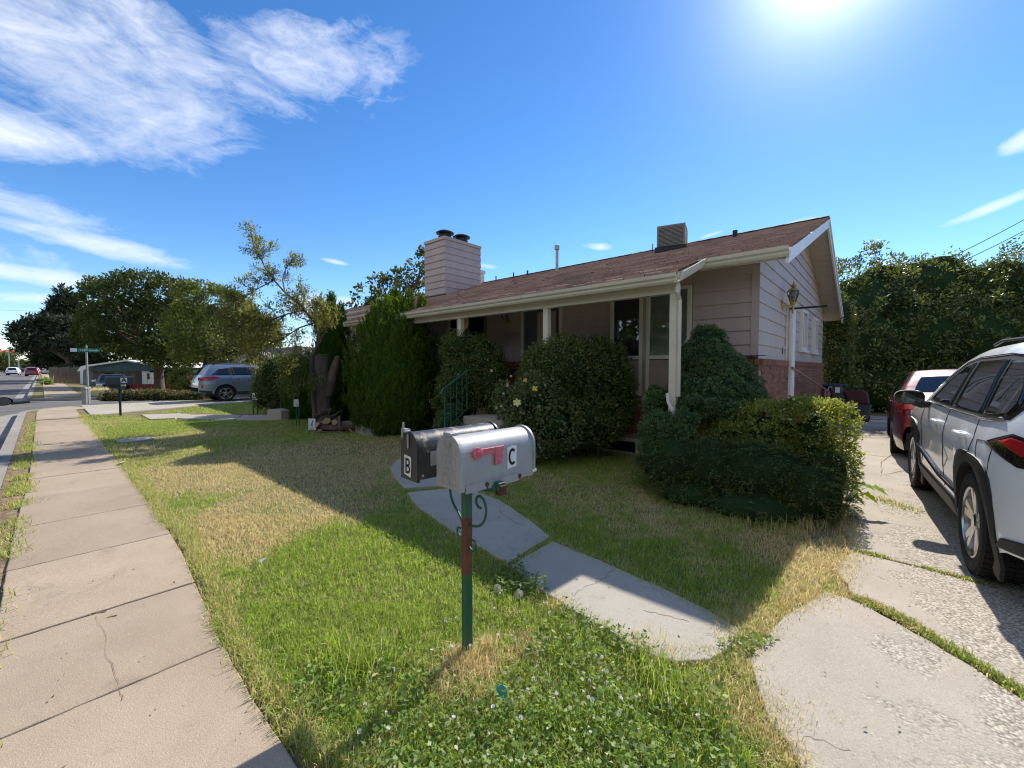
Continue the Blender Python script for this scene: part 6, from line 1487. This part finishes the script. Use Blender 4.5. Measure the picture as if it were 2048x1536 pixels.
# ---- red saloon further back
SED = dict(outline=[(-.93, .28), (-1.03, .5), (-1.02, .80), (-.96, .98), (-.60, 1.05), (-.10, 1.36), (.35, 1.44), (1.0, 1.44), (1.5, 1.34), (2.1, 1.0), (2.9, .88), (3.35, .74), (3.5, .5), (3.45, .28)], W=.90, wb=2.67, R=.33, sill=.20, belt=.97, rl=.9, kr=.12, spokes=5,
           V=[(.2, .94), (.35, .975), (.65, 1.0), (.88, .985), (.97, .96), (1.2, .84), (1.45, .68)])
red, ys, spatch, sline, tp, tops, bo = car('parked_saloon', 'dark red saloon car parked behind the white vehicle', 'car', (1.02, 9.97, .0), math.radians(90.5), SED, M['p_red'])
for s in (1, -1):
    spatch([(-.28, .995), (.10, 1.30), (.45, 1.365), (1.0, 1.36), (1.42, 1.26), (1.92, 1.0)], .004, s, M['cglass'], 'side_window')
    spatch([(-.52, .98), (-1.05, .95), (-1.05, .80), (-.80, .80)], .006, s, M['lamp_red'], 'tail_lamp')
    sline([(.95, 1.35), (.97, 1.0), (.95, .3)], .02, .0, s, M['plastic_black'], 'door_gap')
    for x in (.35, 1.3): MB().box((x, s*(float(ys(x, .88))+.012), .88), (.17, .025, .03)).obj('door_handle', M['p_red'], red, bevel=.005)
topband(red, tops, tp, -.57, -.12, -.88, .88, .006, M['cglass'], 'rear_glass'); topband(red, tops, tp, 1.5, 2.08, -.9, .9, .006, M['cglass'], 'windscreen')
for yy, m, nm in ((.60, 'lamp_red', 'tail_lamp'), (-.60, 'lamp_red', 'tail_lamp')):
    MB().box((-1.045, yy, .90), (.03, .36, .11)).obj(nm, M[m], red, bevel=.01); MB().box((-1.052, yy*.92, .81), (.03, .28, .07)).obj('reversing_lamp', M['lamp_clear'], red, bevel=.01)
MB().box((-1.06, 0, .82), (.02, .36, .17)).obj('licence_plate', M['plate'], red)
# ---- silver wagon
WAG = dict(outline=[(-.85, .38), (-.96, .55), (-.94, .85), (-.88, 1.02), (-.58, 1.50), (-.42, 1.60), (.4, 1.635), (1.2, 1.60), (1.55, 1.5), (2.25, 1.12), (3.1, .98), (3.5, .78), (3.58, .5), (3.5, .34)], W=.90, wb=2.74, R=.345, Ra=.41, sill=.28, belt=1.10, rl=.8, kr=.14, spokes=5,
           V=[(.28, .93), (.40, .975), (.75, 1.0), (1.0, .985), (1.1, .96), (1.4, .83), (1.62, .70)], tail=[(-1, .42), (-.5, .36), (0, .28), (5, .28)])
a = Vector(G(452, 804)[:2]); hz = math.radians(89); left = Vector((-math.sin(hz), math.cos(hz))); o0 = a+left*.84
wag, ys, spatch, sline, tp, tops, bo = car('parked_wagon', 'silver estate wagon with roof rails on the far driveway', 'car', (o0.x, o0.y, .026), hz, WAG, M['p_silver'])
for s in (1, -1):
    spatch([(-.50, 1.14), (-.25, 1.40), (.35, 1.50), (1.1, 1.49), (1.5, 1.40), (1.98, 1.13)], .003, s, M['plastic_black'], 'window_surround')
    spatch([(-.42, 1.16), (-.22, 1.37), (.12, 1.45), (.20, 1.16)], .008, s, M['cglass'], 'quarter_window'); spatch([(.30, 1.16), (.26, 1.46), (.98, 1.475), (1.0, 1.16)], .008, s, M['cglass'], 'rear_window'); spatch([(1.08, 1.16), (1.06, 1.475), (1.46, 1.38), (1.9, 1.15)], .008, s, M['cglass'], 'front_window')
    spatch([(-.18, 1.06), (-.40, 1.10), (-.95, 1.05), (-.96, .92), (-.50, .92)], .006, s, M['lamp_red'], 'tail_lamp')
    spatch([(-.80, .60), (-.86, .60), (-.86, .76), (-.80, .76)], .006, s, M['lamp_red'], 'reflector')
    spatch([(.42, .30), (2.3, .30), (2.3, .42), (.42, .42)], .008, s, M['plastic_black'], 'sill_cladding'); spatch([(-.5, .36), (-.93, .43), (-.93, .52), (-.5, .46)], .008, s, M['plastic_black'], 'bumper_cladding')
    sline([(.22, 1.10), (.16, .95), (.35, .70), (.42, .44)], .012, 0, s, M['plastic_black'], 'door_gap'); sline([(1.04, 1.12), (1.04, .42)], .012, 0, s, M['plastic_black'], 'door_gap')
    for x in (.38, 1.22): MB().box((x+.08, s*(float(ys(x, .99))+.012), .99), (.18, .03, .04)).obj('door_handle', M['chrome'], wag, bevel=.006)
    MB().tube([(-.40, s*.58, 1.60), (-.25, s*.59, 1.675), (.9, s*.60, 1.69), (1.2, s*.58, 1.63)], .028, 6).obj('roof_rail', M['plastic_black'], wag, smooth=50)
topband(wag, tops, tp, -.86, -.58, -.88, .88, .006, M['cglass'], 'rear_glass', lambda z: z > 1.08)
MB().box((-.965, 0, .80), (.02, .36, .16)).obj('licence_plate', M['plate'], wag)
# ---- car at the kerb: only its door mirror reaches into the picture
cur, ys, spatch, sline, tp, tops, bo = car('kerbside_car', 'car at the left edge of which only the dark door mirror shows', 'car', (-11.2, -1.62, -.13), math.pi, dict(SED, W=.88), M['p_black'], detail=False)
c = Vector(PD(6, 803, 8.35)); iv = (Matrix.Translation((-11.2, -1.62, -.13)) @ Matrix.Rotation(math.pi, 4, 'Z')).inverted(); q = iv @ c
rows = [[(q.x+dx, q.y+.13*k*math.cos(a), q.z+.085*k*math.sin(a)) for a in np.linspace(0, 2*math.pi, 21)] for dx, k in ((0, 1), (.04, 1.02), (.10, .8), (.13, .3))]
MB().grid(rows).add(rows[-1][:-1], [tuple(range(20))]).obj('mirror_housing', M['plastic_black'], cur, smooth=60)
MB().lathe([(.001, -.003), (1, -.003)], (0, 0, 0), 'X', 20, cap=False).obj('mirror_glass', M['mirrorg'], cur, loc=tuple(q)).scale = (1, .108, .068)
MB().tube([(q.x+.05, q.y-.1, q.z-.05), (q.x+.06, q.y-.35, q.z-.03)], .03, 6).obj('mirror_arm', M['plastic_black'], cur)
# ---- far traffic
FARS = [('white_pickup', 'white pickup truck waiting at the left of the traffic signals', 'truck', 25, 735.5, 88, 'p_white'), ('distant_car', 'dark car in the middle of the distant junction', 'car', 44, 734, 130, 'p_black'),
        ('distant_car', 'red hatchback with dark rear window on the distant road', 'car', 64, 737.5, 78, 'p_red2'), ('distant_car', 'second red car right of the hatchback on the distant road', 'car', 80, 736.5, 98, 'p_red2'), ('distant_car', 'dark car at the kerb under the conifer', 'car', 101, 737, 92, 'p_black')]
for nm, lab, cat, px, py, d, pa in FARS:
    c = PD(px, py, d); v = car(nm, lab, cat, (c[0], c[1], -.13), math.radians(176 if px < 90 else 120), SUV if px in (25, 64) else SED, M[pa], 'traffic at the distant junction', False)
    t, ys, sp_, sl_, tp_, tops_, _ = v
    for s in (1, -1): sp_([(-.5, 1.05), (-.3, 1.35), (1.3, 1.35), (1.8, 1.05)], .006, s, M['cglass'], 'side_window', nx=3)
    topband(t, tops_, tp_, -.9, -.1, -.85, .85, .01, M['cglass'], 'rear_glass', lambda z: 1.02 < z < 1.6)
    for s in (1, -1): MB().box((-1.03, s*.62, .88), (.06, .3, .14)).obj('tail_lamp', M['lamp_red'], t)
# ---- dark pickup by the carport, seen from the front
PK = dict(outline=[(-1.1, .5), (-1.15, .75), (-1.1, 1.05), (.55, 1.08), (.70, 1.72), (1.2, 1.80), (2.0, 1.76), (2.65, 1.18), (3.6, 1.08), (3.95, .95), (4.0, .45)], W=.98, wb=3.2, R=.40, sill=.42, belt=1.15, spokes=6, V=[(.42, .95), (.8, 1.0), (1.1, .98), (1.8, .78)])
c = PD(229, 778, 35)
t, ys, sp_, sl_, tp_, tops_, _ = car('dark_pickup', 'dark pickup truck facing the street in front of the carport', 'truck', (c[0]-3.9, c[1]+.3, -.9), math.radians(-7), PK, M['p_black'])
topband(t, tops_, tp_, 2.02, 2.62, -.9, .9, .01, M['cglass'], 'windscreen')
for s in (1, -1):
    sp_([(.75, 1.22), (.85, 1.65), (1.9, 1.62), (2.4, 1.22)], .006, s, M['cglass'], 'side_window'); MB().box((4.0, s*.72, .92), (.08, .34, .20)).obj('headlamp', M['lamp_clear'], t, bevel=.02); MB().box((2.35, s*1.13, 1.28), (.14, .26, .20)).obj('door_mirror', M['chrome'], t, bevel=.03)
MB().box((4.01, 0, .86), (.06, .9, .3)).obj('grille', M['darkmetal'], t)

# ================================================================== SIGNS, LOGS, BINS
M['signw'] = pm('white_yard_sign', (.75, .75, .73), .5, var=.06, vs=12, fine=80, bmp=0)
def yard_sign(label, px0, py0, px1, py1, d, legs, lz, icon, frame=None, col='wood'):
    a, b = Vector(PD(px0, py0, d)), Vector(PD(px1, py1, d)); c = (a+b)/2; ww = abs((b-a).dot(Vector(_rt))); hh = abs(a.z-b.z); az = YAW
    t = thing('yard_sign', label, 'sign', (c.x, c.y, 0), az, 'small signs standing in the lawn')
    if frame: MB().b2((-ww/2-.02, .001, c.z-hh/2-.02), (ww/2+.02, .014, c.z+hh/2+.03)).obj('frame', M[frame], t)
    MB().b2((-ww/2, -.008, c.z-hh/2), (ww/2, .0, c.z+hh/2)).obj('board', M['signw'], t)
    for x in legs: MB().b2((x*ww-.012, .003, lz), (x*ww+.012, .012, c.z+hh/2-.02 if not frame else c.z)).obj('stake', M[col], t)
    for poly in icon: MB().prism([(u*ww, v*hh) for u, v in poly], 0, .003, lambda u, v, h: (u, -.0105+h-.001, c.z+v)).obj('printed_mark', M['letter'], t)
    return t
rocket = [[(-.02, .08), (.10, .30), (.20, .36), (.20, .26), (.08, .04)], [(-.10, .06), (.0, .10), (.10, .02), (.10, -.06), (-.02, .0), (-.16, -.04)], [(-.14, -.06), (.06, -.06), (.04, -.14), (-.12, -.12)], [(-.02, -.14), (.10, -.12), (.12, -.20), (.02, -.22)], [(-.06, -.31), (.08, -.31), (.08, -.335), (-.06, -.335)], [(-.3, -.38), (.32, -.38), (.32, -.44), (-.3, -.44)]]
yard_sign('white yard sign with a black rocket shaped mark in front of the logs', 617, 837, 631, 860, 9.35, (-.42, .47), .0, rocket)
yard_sign('small blank white sign on green stakes beside the low cypress', 587.5, 798.5, 597.5, 813, 10.6, (-.05, .48), .0, [[(-.1, -.2), (.2, -.2), (.2, -.26), (-.1, -.26)], [(.1, -.32), (.3, -.32), (.3, -.36), (.1, -.36)]], None, 'iron_green')
yard_sign('small white sign with a dark animal mark in a black frame', 504.5, 786, 515, 800, 13.2, (-.4, .4), .0, [[(-.3, .22), (-.18, .26), (-.05, .12), (.06, .12), (.2, .26), (.32, .2), (.26, -.1), (.1, .0), (-.1, .0), (-.26, -.12)], [(-.24, -.3), (.26, -.3), (.26, -.34), (-.24, -.34)]], 'black', 'black')
# split logs piled at the stump; each one lies loose
def log(cx, cy, d, ln, r, az, tilt, lab):
    d += .55; c = Vector(PD(cx, cy, d)); o = thing('split_log', lab, 'log', tuple(c), az, 'logs and sticks piled at the stump')
    o.rotation_euler = (0, tilt, az)
    n = 9; ring = [1+.12*math.sin(k*2.3+cx) for k in range(n)]
    mb = MB(); v = [(x, r*ring[k]*math.cos(2*math.pi*k/n), r*ring[k]*math.sin(2*math.pi*k/n)) for x in (-ln/2, ln/2) for k in range(n)]
    mb.add(v, [(k, (k+1) % n, n+(k+1) % n, n+k) for k in range(n)]); mb.obj('log_bark', M['bark'], o, smooth=60)
    MB().add(v, [tuple(range(n-1, -1, -1)), tuple(range(n, 2*n))]).obj('cut_face', M['cut'], o)
A0 = YAW
for q in ((660, 838, 9.3, .36, .075, A0-1.5, .1, 'log with a round cut face at the top right of the pile'), (672, 842, 9.25, .34, .07, A0-1.35, .05, 'log with a pale oval cut face beside the upright stick'), (646, 826, 9.35, .42, .05, A0+.5, -.35, 'short branch lying across the top of the pile'), (650, 842, 9.3, .34, .055, A0-1.2, 0, 'small log in the middle of the pile'),
          (662, 856, 9.15, .44, .075, A0+.15, .05, 'large reddish log at the front of the pile'), (645, 854, 9.15, .30, .065, A0+1.0, .5, 'log propped at an angle next to the rocket sign'), (640, 862, 9.1, .24, .06, A0-1.2, 0, 'short log with its cut face beside the rocket sign'), (690, 856, 9.1, .38, .065, A0+.2, 0, 'log at the right end lying against the concrete border'), (660, 866, 9.05, .5, .055, A0+.1, 0, 'low dark log at the bottom of the pile'), (680, 866, 9.05, .26, .05, A0-1.0, 0, 'pale split chunk at the bottom right of the pile'), (668, 850, 9.3, .40, .06, A0-.2, .1, 'brown log under the oval cut face')): log(*q)
def stick(p0, p1, d, r, lab, m='wood'):
    d += .5; a, b = Vector(PD(*p0, d)), Vector(PD(*p1, d)); c = (a+b)/2; o = MB().tube([a-c, (a-c).lerp(b-c, .5)+Vector((0, 0, .01)), b-c], [r, r*.9, r*.7], 6).obj('stick', M[m], loc=tuple(c), smooth=60); tag(o, lab, 'stick', 'logs and sticks piled at the stump')
stick((679, 832), (678, 864), 9.1, .03, 'pale upright stake standing right of the log pile'); stick((698, 858), (713, 873), 9.0, .016, 'thin pale stick lying on the grass right of the logs', 'cut'); stick((657, 828), (662, 817), 9.3, .012, 'twig poking up at the top of the pile'); stick((667, 832), (684, 820), 9.3, .012, 'dark twig slanting up right of the pile'); stick((632, 846), (668, 842), 9.2, .018, 'long branch lying across the middle of the pile')
bd = MB(); a, b = G(684, 856, .0), G(735, 872, .0); b2_ = G(560, 843)
bd.prism([(a[0], a[1]), (b[0], b[1]), (b[0]+.1, b[1]+.14), (a[0]+.05, a[1]+.16)], -.02, .17)
tag(bd.obj('border_block', M['path']), 'low concrete border block between the logs and the broad cypress', 'kerb block')
c = PD(565, 832, 12.3); tag(MB().box((c[0], c[1], .12), (.7, .5, .30), rz=.2).obj('stoop_block', M['path'], bevel=.01), 'pale concrete stoop corner left of the low cypress', 'step')
t = thing('stair_railing', 'thin green handrail among shrubs left of the low cypress', 'railing', (PD(561, 800, 12.6)[0], PD(561, 800, 12.6)[1], 0)); iv = Matrix.Translation(t.location).inverted()
p0, p1 = Vector(PD(562, 825, 12.6)), Vector(PD(562, 760, 12.6)); o = MB().tube([p0, p1], .02, 6).obj('newel', M['iron_green'], t); o.matrix_parent_inverse = iv
o = MB().tube([Vector(PD(558, 766, 12.6)), Vector(PD(559, 761, 12.6)), Vector(PD(563, 757, 12.7)), Vector(PD(572, 752, 13))], .02, 6).obj('top_rail', M['iron_green'], t); o.matrix_parent_inverse = iv
# wheeled bins at the end of the drive
M['bin'] = pm('grey_bin_plastic', (.055, .062, .070), .55, var=.1, vs=5, fine=90, bmp=.1); M['binlid'] = pm('dark_red_bin_lid', (.10, .016, .024), .5, var=.1, vs=5, fine=90, bmp=.1)
bn = thing('wheeled_bin', 'grey wheeled bin with a white label and dark red lid hanging open', 'bin', tuple(PD(1722, 846, 11.6)[:2])+(.0,), YAW-.75)
sc = 11.6/F
def bp(px, py): return ((px-1722)*sc, (846-py)*sc)
MB().prism([bp(*q) for q in ((1672, 776), (1691, 775), (1697, 800), (1703, 808), (1737, 812), (1733, 842), (1688, 842), (1683, 830))], -.28, .28, lambda u, v, h: (u, h, v)).obj('bin_body', M['bin'], bn, bevel=.02)
MB().prism([bp(*q) for q in ((1694, 785), (1722, 783), (1730, 788), (1734, 809), (1704, 807))], -.29, -.25, lambda u, v, h: (u, h, v)).prism([bp(*q) for q in ((1694, 785), (1722, 783), (1730, 788), (1734, 809), (1704, 807))], -.25, .25, lambda u, v, h: (u, h, v)).obj('bin_lid', M['binlid'], bn, bevel=.012)
for k in range(3): MB().b2((bp(1697, 0)[0], -.296, bp(0, 791+5*k)[1]), (bp(1730, 0)[0], -.290, bp(0, 792+5*k)[1])).obj('lid_rib', M['bin'], bn)
MB().b2((bp(1681, 0)[0], -.288, bp(0, 789)[1]), (bp(1689, 0)[0], -.281, bp(0, 778)[1])).obj('label', M['sticker'], bn)
for y in (-.2, .2): MB().lathe([(.10, -.03), (.10, .03)], (bp(1728, 840)[0], y, .10), 'Y', 16).obj('wheel', M['rubber'], bn)
b2 = thing('wheeled_bin', 'second dark bin half hidden in shade beside the hooked hose stand', 'bin', tuple(PD(1663, 846, 12.2)[:2])+(.0,), YAW-.75)
MB().prism([(-.28, .05), (.24, .05), (.28, .95), (-.32, .95)], -.26, .26, lambda u, v, h: (u, h, v)).obj('bin_body', M['black'], b2, bevel=.02); MB().box((0, 0, .99), (.68, .6, .07)).obj('bin_lid', M['bin'], b2, bevel=.02)
p = Vector(PD(1656, 783, 11.2)); tag(MB().tube([Vector((p.x, p.y, 0)), p, p+Vector((.0, 0, .06)), p+Vector((.02, .02, .12)), p+Vector((.06, .04, .13)), p+Vector((.075, .05, .09))], .014, 6).obj('hose_stand', M['galv'], smooth=60), 'pale hooked stand beside the pink handrail', 'hook stand')
p = PD(1752, 846, 11.6); tag(MB().box((p[0], p[1], .03), (.5, .3, .06), rz=.5).obj('plastic_sheet', M['galv'], bevel=.01), 'pale sheet lying on the ground right of the grey bin', 'sheet')
# teal disc in the weeds, pale stone in the lawn, white litter
p = PD(1003, 1450, 1.86); tag(MB().lathe([(.026, -.004), (.028, 0), (.026, .004)], (0, 0, 0), 'Z', 20).obj('plastic_disc', pm('teal_plastic', (.05, .33, .25), .45, var=.08, vs=30, fine=90, bmp=0), loc=(p[0], p[1], max(p[2], .06)), rot=(.95, .2, .5)), 'small teal plastic disc lying in the weeds', 'disc')
p = G(272, 881); tag(MB().lathe([(.30, 0), (.30, .028), (.27, .036)], (0, 0, 0), n=16).obj('meter_cover', M['path'], loc=(p[0], p[1], 0)), 'round pale utility cover set in the lawn near the sidewalk', 'cover')
for (px, py, s, lab) in ((246, 925, .07, 'white scrap of paper at the sidewalk edge'), (525, 1122, .035, 'tiny white scrap lying on the lit lawn')):
    p = G(px, py, .05); tag(MB().add([(-s, -s*.6, 0), (s, -s*.4, .01), (s*.8, s*.5, .03), (-s*.7, s*.6, .008)], [(0, 1, 2, 3)]).obj('paper_scrap', M['sticker'], loc=tuple(p)), lab, 'litter')

# ================================================================== STREET FURNITURE AND FAR HOUSES
ub = thing('utility_box', 'pale grey utility pedestal beside the street sign pole', 'utility box', tuple(G(173, 808)[:2])+(0,), .6)
MB().box((0, 0, .30), (.20, .20, .60)).obj('cabinet', M['galv'], ub, bevel=.015); MB().box((0, 0, .64), (.23, .23, .08)).obj('cabinet_cap', M['galv'], ub, bevel=.02)
sg = G(177, 808); ss = thing('street_sign', 'green street name sign reading 1150 South on a thin pole', 'street sign', (sg[0], sg[1], 0), math.radians(86))
d0 = (sg[0]*_fw[0]+sg[1]*_fw[1]); zt = CH+(735-691)*d0/F
MB().tube([(0, 0, 0), (0, 0, zt)], .034, 8).obj('pole', M['galv'], ss, smooth=60)
M['signgreen'] = pm('sign_green', (.01, .20, .13), .4, var=.08, vs=6, fine=60, bmp=0)
zz_ = CH+(735-700.5)*d0/F; kx = d0/F
MB().b2((-13*kx, -.06, zz_-.075), (19.5*kx, -.045, zz_+.075)).obj('name_blade', M['signgreen'], ss); MB().b2((-22*kx, -.058, zz_-.075), (-13*kx, -.043, zz_+.075)).obj('end_panel', M['sticker'], ss)
MB().b2((-.012, -.35, zz_+.09), (.012, .35, zz_+.23)).obj('cross_blade', M['signgreen'], ss)
o = link('lettering', text_mesh('1150 South', .118, 'lettering', .001, .002), M['sticker'], ss); frame_mat(o, ex, ez, -ey, (3.4*kx, -.0625, zz_))
# traffic signals
M['sig'] = pm('signal_yellow', (.45, .30, .05), .5, var=.1, vs=5, fine=60, bmp=0)
def emi(name, c, s):
    m, nt, p, o = newmat(name); p.inputs['Base Color'].default_value = c4(c); p.inputs['Emission Color'].default_value = c4(c); p.inputs['Emission Strength'].default_value = s; return m
M['redlight'] = emi('red_signal_light', (.9, .05, .03), 1.5)
for k, (x0, x1, py, d, labs) in enumerate(((-12, 60, 704, 112, 'left'), (22, 90, 709.5, 135, 'right'))):
    a, b = Vector(PD(x0, py, d)), Vector(PD(x1, py+1, d)); bs_ = a if k == 0 else b
    t = thing('signal_mast', 'traffic signal mast arm over the distant junction %s' % ('with three yellow heads' if k == 0 else 'with two dark heads'), 'traffic signal', (bs_.x, bs_.y, 0)); iv = Matrix.Translation(t.location).inverted()
    for mb, n, m in ((MB().tube([Vector((bs_.x, bs_.y, -.1)), Vector((bs_.x, bs_.y, a.z+.3))], .14, 8), 'pole', 'galv'), (MB().tube([a, b], .08, 6), 'mast_arm', 'galv')):
        o = mb.obj(n, M[m], t, smooth=60); o.matrix_parent_inverse = iv
    for px in ((1, 13.5, 26.5) if k == 0 else (59, 76)):
        c = Vector(PD(px, py+1, d)); o = MB().box(tuple(c), (.35, .5, 1.15), rz=.1).obj('signal_head', M['sig'] if k == 0 else M['black'], t); o.matrix_parent_inverse = iv
        o = MB().lathe([(.15, 0), (.1, .04)], (c.x+.19, c.y, c.z+.36), 'X', 10).obj('signal_lamp', M['redlight'], t); o.matrix_parent_inverse = iv
for px, py0, d, lab in ((17, 700, 118, 'pale pole beside the roadside tree at the junction'), (23, 697, 125, 'tall pole left of the white pickup'), (36.5, 716, 100, 'short white pole right of the white pickup')):
    a = Vector(PD(px, py0, d)); tag(MB().tube([(0, 0, 0), (0, 0, a.z)], .11, 6).obj('utility_pole', M['galv'], loc=(a.x, a.y, 0)), lab, 'pole')
c = PD(112.5, 737, 62); tag(MB().box((0, 0, .55), (.25, .25, 1.1)).obj('bollard_post', M['galv'], loc=(c[0], c[1], 0)), 'pale post on the far kerb strip', 'post')
# house and carport across the side street
M['teal'] = pm('dark_teal_fascia', (.012, .055, .075), .5, var=.1, vs=2, fine=30, bmp=0); M['stucco'] = pm('grey_stucco', (.30, .27, .25), .85, var=.12, vs=2, fine=40, bmp=.1); M['redwall'] = pm('dull_red_boards', (.15, .035, .035), .75, var=.25, vs=3, fine=40, bmp=.1); M['roofgrey'] = pm('grey_roofing', (.24, .21, .185), .9, var=.2, vs=3, fine=30, bmp=.3, stretch=(1, 1, 4))
dh = 40.0; k_ = dh/F; org = Vector(PD(230, 778, dh)); org.z = 0
cp = thing('carport_house', 'low stucco house with dark teal gable front and white metal carport edge', 'house', tuple(org), YAW)
def q2(px, py): return ((px-230)*k_, CH+(735-py)*k_)
def slabp(poly, y0, y1, n, m): return MB().prism([q2(*p) for p in poly], y0, y1, lambda u, v, h: (u, h, v)).obj(n, M[m], cp)
slabp([(184, 741), (192, 733), (210, 728), (262, 721.5), (290, 727), (330, 734), (330, 742), (184, 742)], -.1, .1, 'gable_front', 'teal')
slabp([(164, 742), (172, 732.5), (183, 730), (262, 719.8), (332, 733), (332, 735.5), (262, 722.3), (186, 733), (176, 742), (174, 785), (170, 785), (170, 742)], -.4, 8, 'carport_edge', 'white')
slabp([(176, 741), (235, 741), (235, 790), (176, 790)], .6, 6, 'wall', 'stucco'); slabp([(192, 746), (216, 746), (216, 790), (192, 790)], .5, .65, 'door_opening', 'dark'); slabp([(194, 747), (202, 747), (202, 790), (194, 790)], .4, .5, 'inner_panel', 'door')
slabp([(235, 741), (330, 741), (330, 790), (235, 790)], 3, 6, 'wall', 'darkdoor'); slabp([(237, 742), (239, 742), (239, 790), (237, 790)], .2, .4, 'carport_post', 'wood'); slabp([(262, 742), (264, 742), (264, 790), (262, 790)], .2, .4, 'carport_post', 'wood')
for i in range(7): slabp([(285, 741+5*i), (294.5, 741+5*i), (294.5, 745.6+5*i), (284.6, 745.6+5*i)], .0, .3, 'siding_board', 'white')
for i in range(6): slabp([(300, 745+5*i), (305, 745+5*i), (305, 749.6+5*i), (300, 749.6+5*i)], .0, .3, 'siding_board', 'white')
slabp([(294.5, 741), (300, 746), (300, 775), (294.5, 775)], .05, .2, 'siding_panel', 'white'); slabp([(295.5, 747), (299.5, 747), (299.5, 758), (295.5, 758)], -.02, .06, 'window', 'cglass')
fn = thing('board_fence', 'low dull red board fence behind the brown hedge', 'fence', tuple(Vector(PD(300, 778, 36))*1.0), YAW); fn.location.z = 0; kf = 36/F
x = -52*kf
while x < 48*kf:
    MB().b2((x, -.02, -.9), (x+.28, .02, CH-(768-735)*kf)).obj('fence_board', M['redwall'], fn); x += .30
for px in (192, 218, 345): MB().b2(((px-300)*kf-.04, .02, -.9), ((px-300)*kf+.04, .10, CH-(762-735)*kf)).obj('fence_post', M['galv'], fn)
wf = thing('board_fence', 'weathered brown board fence left of the carport', 'fence', tuple(Vector(PD(160, 775, 41))), YAW+.9); wf.location.z = 0; kf = 41/F
for i in range(14): MB().b2((i*.28-2, -.02+.01*(i % 2), -.9), (i*.28-1.74, .02, 1.55+.05*math.sin(i*2.1))).obj('fence_board', M['wood'], wf)
hy = bpy.data.objects.new('x', None); bpy.data.objects.remove(hy)
# neighbour house behind the wagon
nh = thing('neighbour_house', 'house with grey shingle roof and white trimmed gable behind the silver wagon', 'house', tuple(Vector(PD(500, 760, 24))), YAW); nh.location.z = 0; kn = 24/F
def q3(px, py): return ((px-500)*kn, CH+(735-py)*kn)
MB().prism([q3(*p) for p in ((430, 724), (470, 698), (580, 690), (580, 724))], 1.4, 7.0, lambda u, v, h: (u, h, v)).obj('roof', M['roofgrey'], nh)
MB().prism([q3(*p) for p in ((440, 722), (590, 722), (590, 780), (440, 780))], 1.5, 7, lambda u, v, h: (u, h, v)).obj('wall', M['stucco'], nh)
MB().prism([q3(*p) for p in ((480, 726), (518, 708), (556, 730))], -.1, 1.5, lambda u, v, h: (u, h, v)).obj('gable', M['darkdoor'], nh)
MB().prism([q3(*p) for p in ((470, 729), (516, 706.5), (519, 706.5), (519, 709.5), (476, 730))], -.25, 1.5, lambda u, v, h: (u, h, v)).prism([q3(*p) for p in ((517, 706.5), (566, 729), (566, 732), (517, 709.5))], -.25, 1.5, lambda u, v, h: (u, h, v)).obj('rake_board', M['white'], nh)
MB().prism([q3(*p) for p in ((466, 728), (517, 703), (519, 703), (519, 706), (470, 729))], -.3, 1.6, lambda u, v, h: (u, h, v)).prism([q3(*p) for p in ((517, 703), (570, 728), (570, 730), (517, 706))], -.3, 1.6, lambda u, v, h: (u, h, v)).obj('roof', M['roofgrey'], nh)
MB().tube([(q3(550, 700)[0], 2.2, 2.2), (q3(550, 700)[0], 2.2, q3(0, 690)[1])], .06, 8).obj('vent_pipe', M['white'], nh)
# straw patch at the corner across the side street
Q = scatter([tuple(G(q[0], q[1], 0)[:2]) for q in ((178, 785), (192, 778), (215, 780), (222, 790), (215, 793), (185, 792))], 260, 5, 60, []); n = len(Q)
grass_obj('dry_grass_patch', [blades(Q, .30*RNG.uniform(.5, 1.2, n), .05*RNG.uniform(.7, 1.2, n), RNG.uniform(.85, 1, n), RNG.random(n)*.5+.5, 1.0, 0, 1)], lm, 'sunlit straw patch at the corner across the side street', 'grass')
# overhead wires
def wire(pts, r, lab): tag(MB().tube(pts, r, 4).obj('overhead_wire', M['black']), lab, 'wire')
def sag(a, b, s, n=14): return [Vector(a).lerp(Vector(b), i/n)-Vector((0, 0, s*4*(i/n)*(1-i/n))) for i in range(n+1)]
wire(sag(PD(-200, 650, 42), PD(330, 688, 55), .2), .03, 'overhead wire crossing in front of the dark conifer')
wire(sag(PD(-200, 640, 46), PD(330, 672, 60), .2), .012, 'thin upper wire crossing the conifer')
wire(sag(PD(-200, 608, 60), PD(300, 628, 70), .3), .012, 'thinnest high wire at the far left')
gp = Vector((RX1-.1, 15.3, 3.25))
wire(sag(gp, PD(2200, 350, 14), .25), .011, 'upper service wire running from the gable to the right'); wire(sag(gp+Vector((.02, 0, -.05)), PD(2200, 372, 14), .35), .011, 'lower service wire running from the gable to the right')
wire([gp, gp+Vector((.25, 0, .12)), gp+Vector((.4, 0, .05)), gp+Vector((.35, 0, -.2)), gp+Vector((.1, 0, -.35))], .014, 'looped wire end at the rear corner of the gable')

# ---- the other side of the street, behind the photographer (seen only in reflections)
opp = [(np.array([x, -17-3*math.sin(x), 4.5+1.2*math.sin(x*1.7)]), np.array([4.2+math.sin(x*2.3), 3.2, 4.0+1.0*math.sin(x*1.7)])) for x in range(-44, 40, 6)]
a = clumped(opp, 5200, 8, .9, .8, .45, inner=.6); o = leaf_mesh('opposite_trees', *a[:5], a[5], LEAF['tree']); tag(o, 'row of trees on the opposite side of the street', 'trees', kind='stuff')
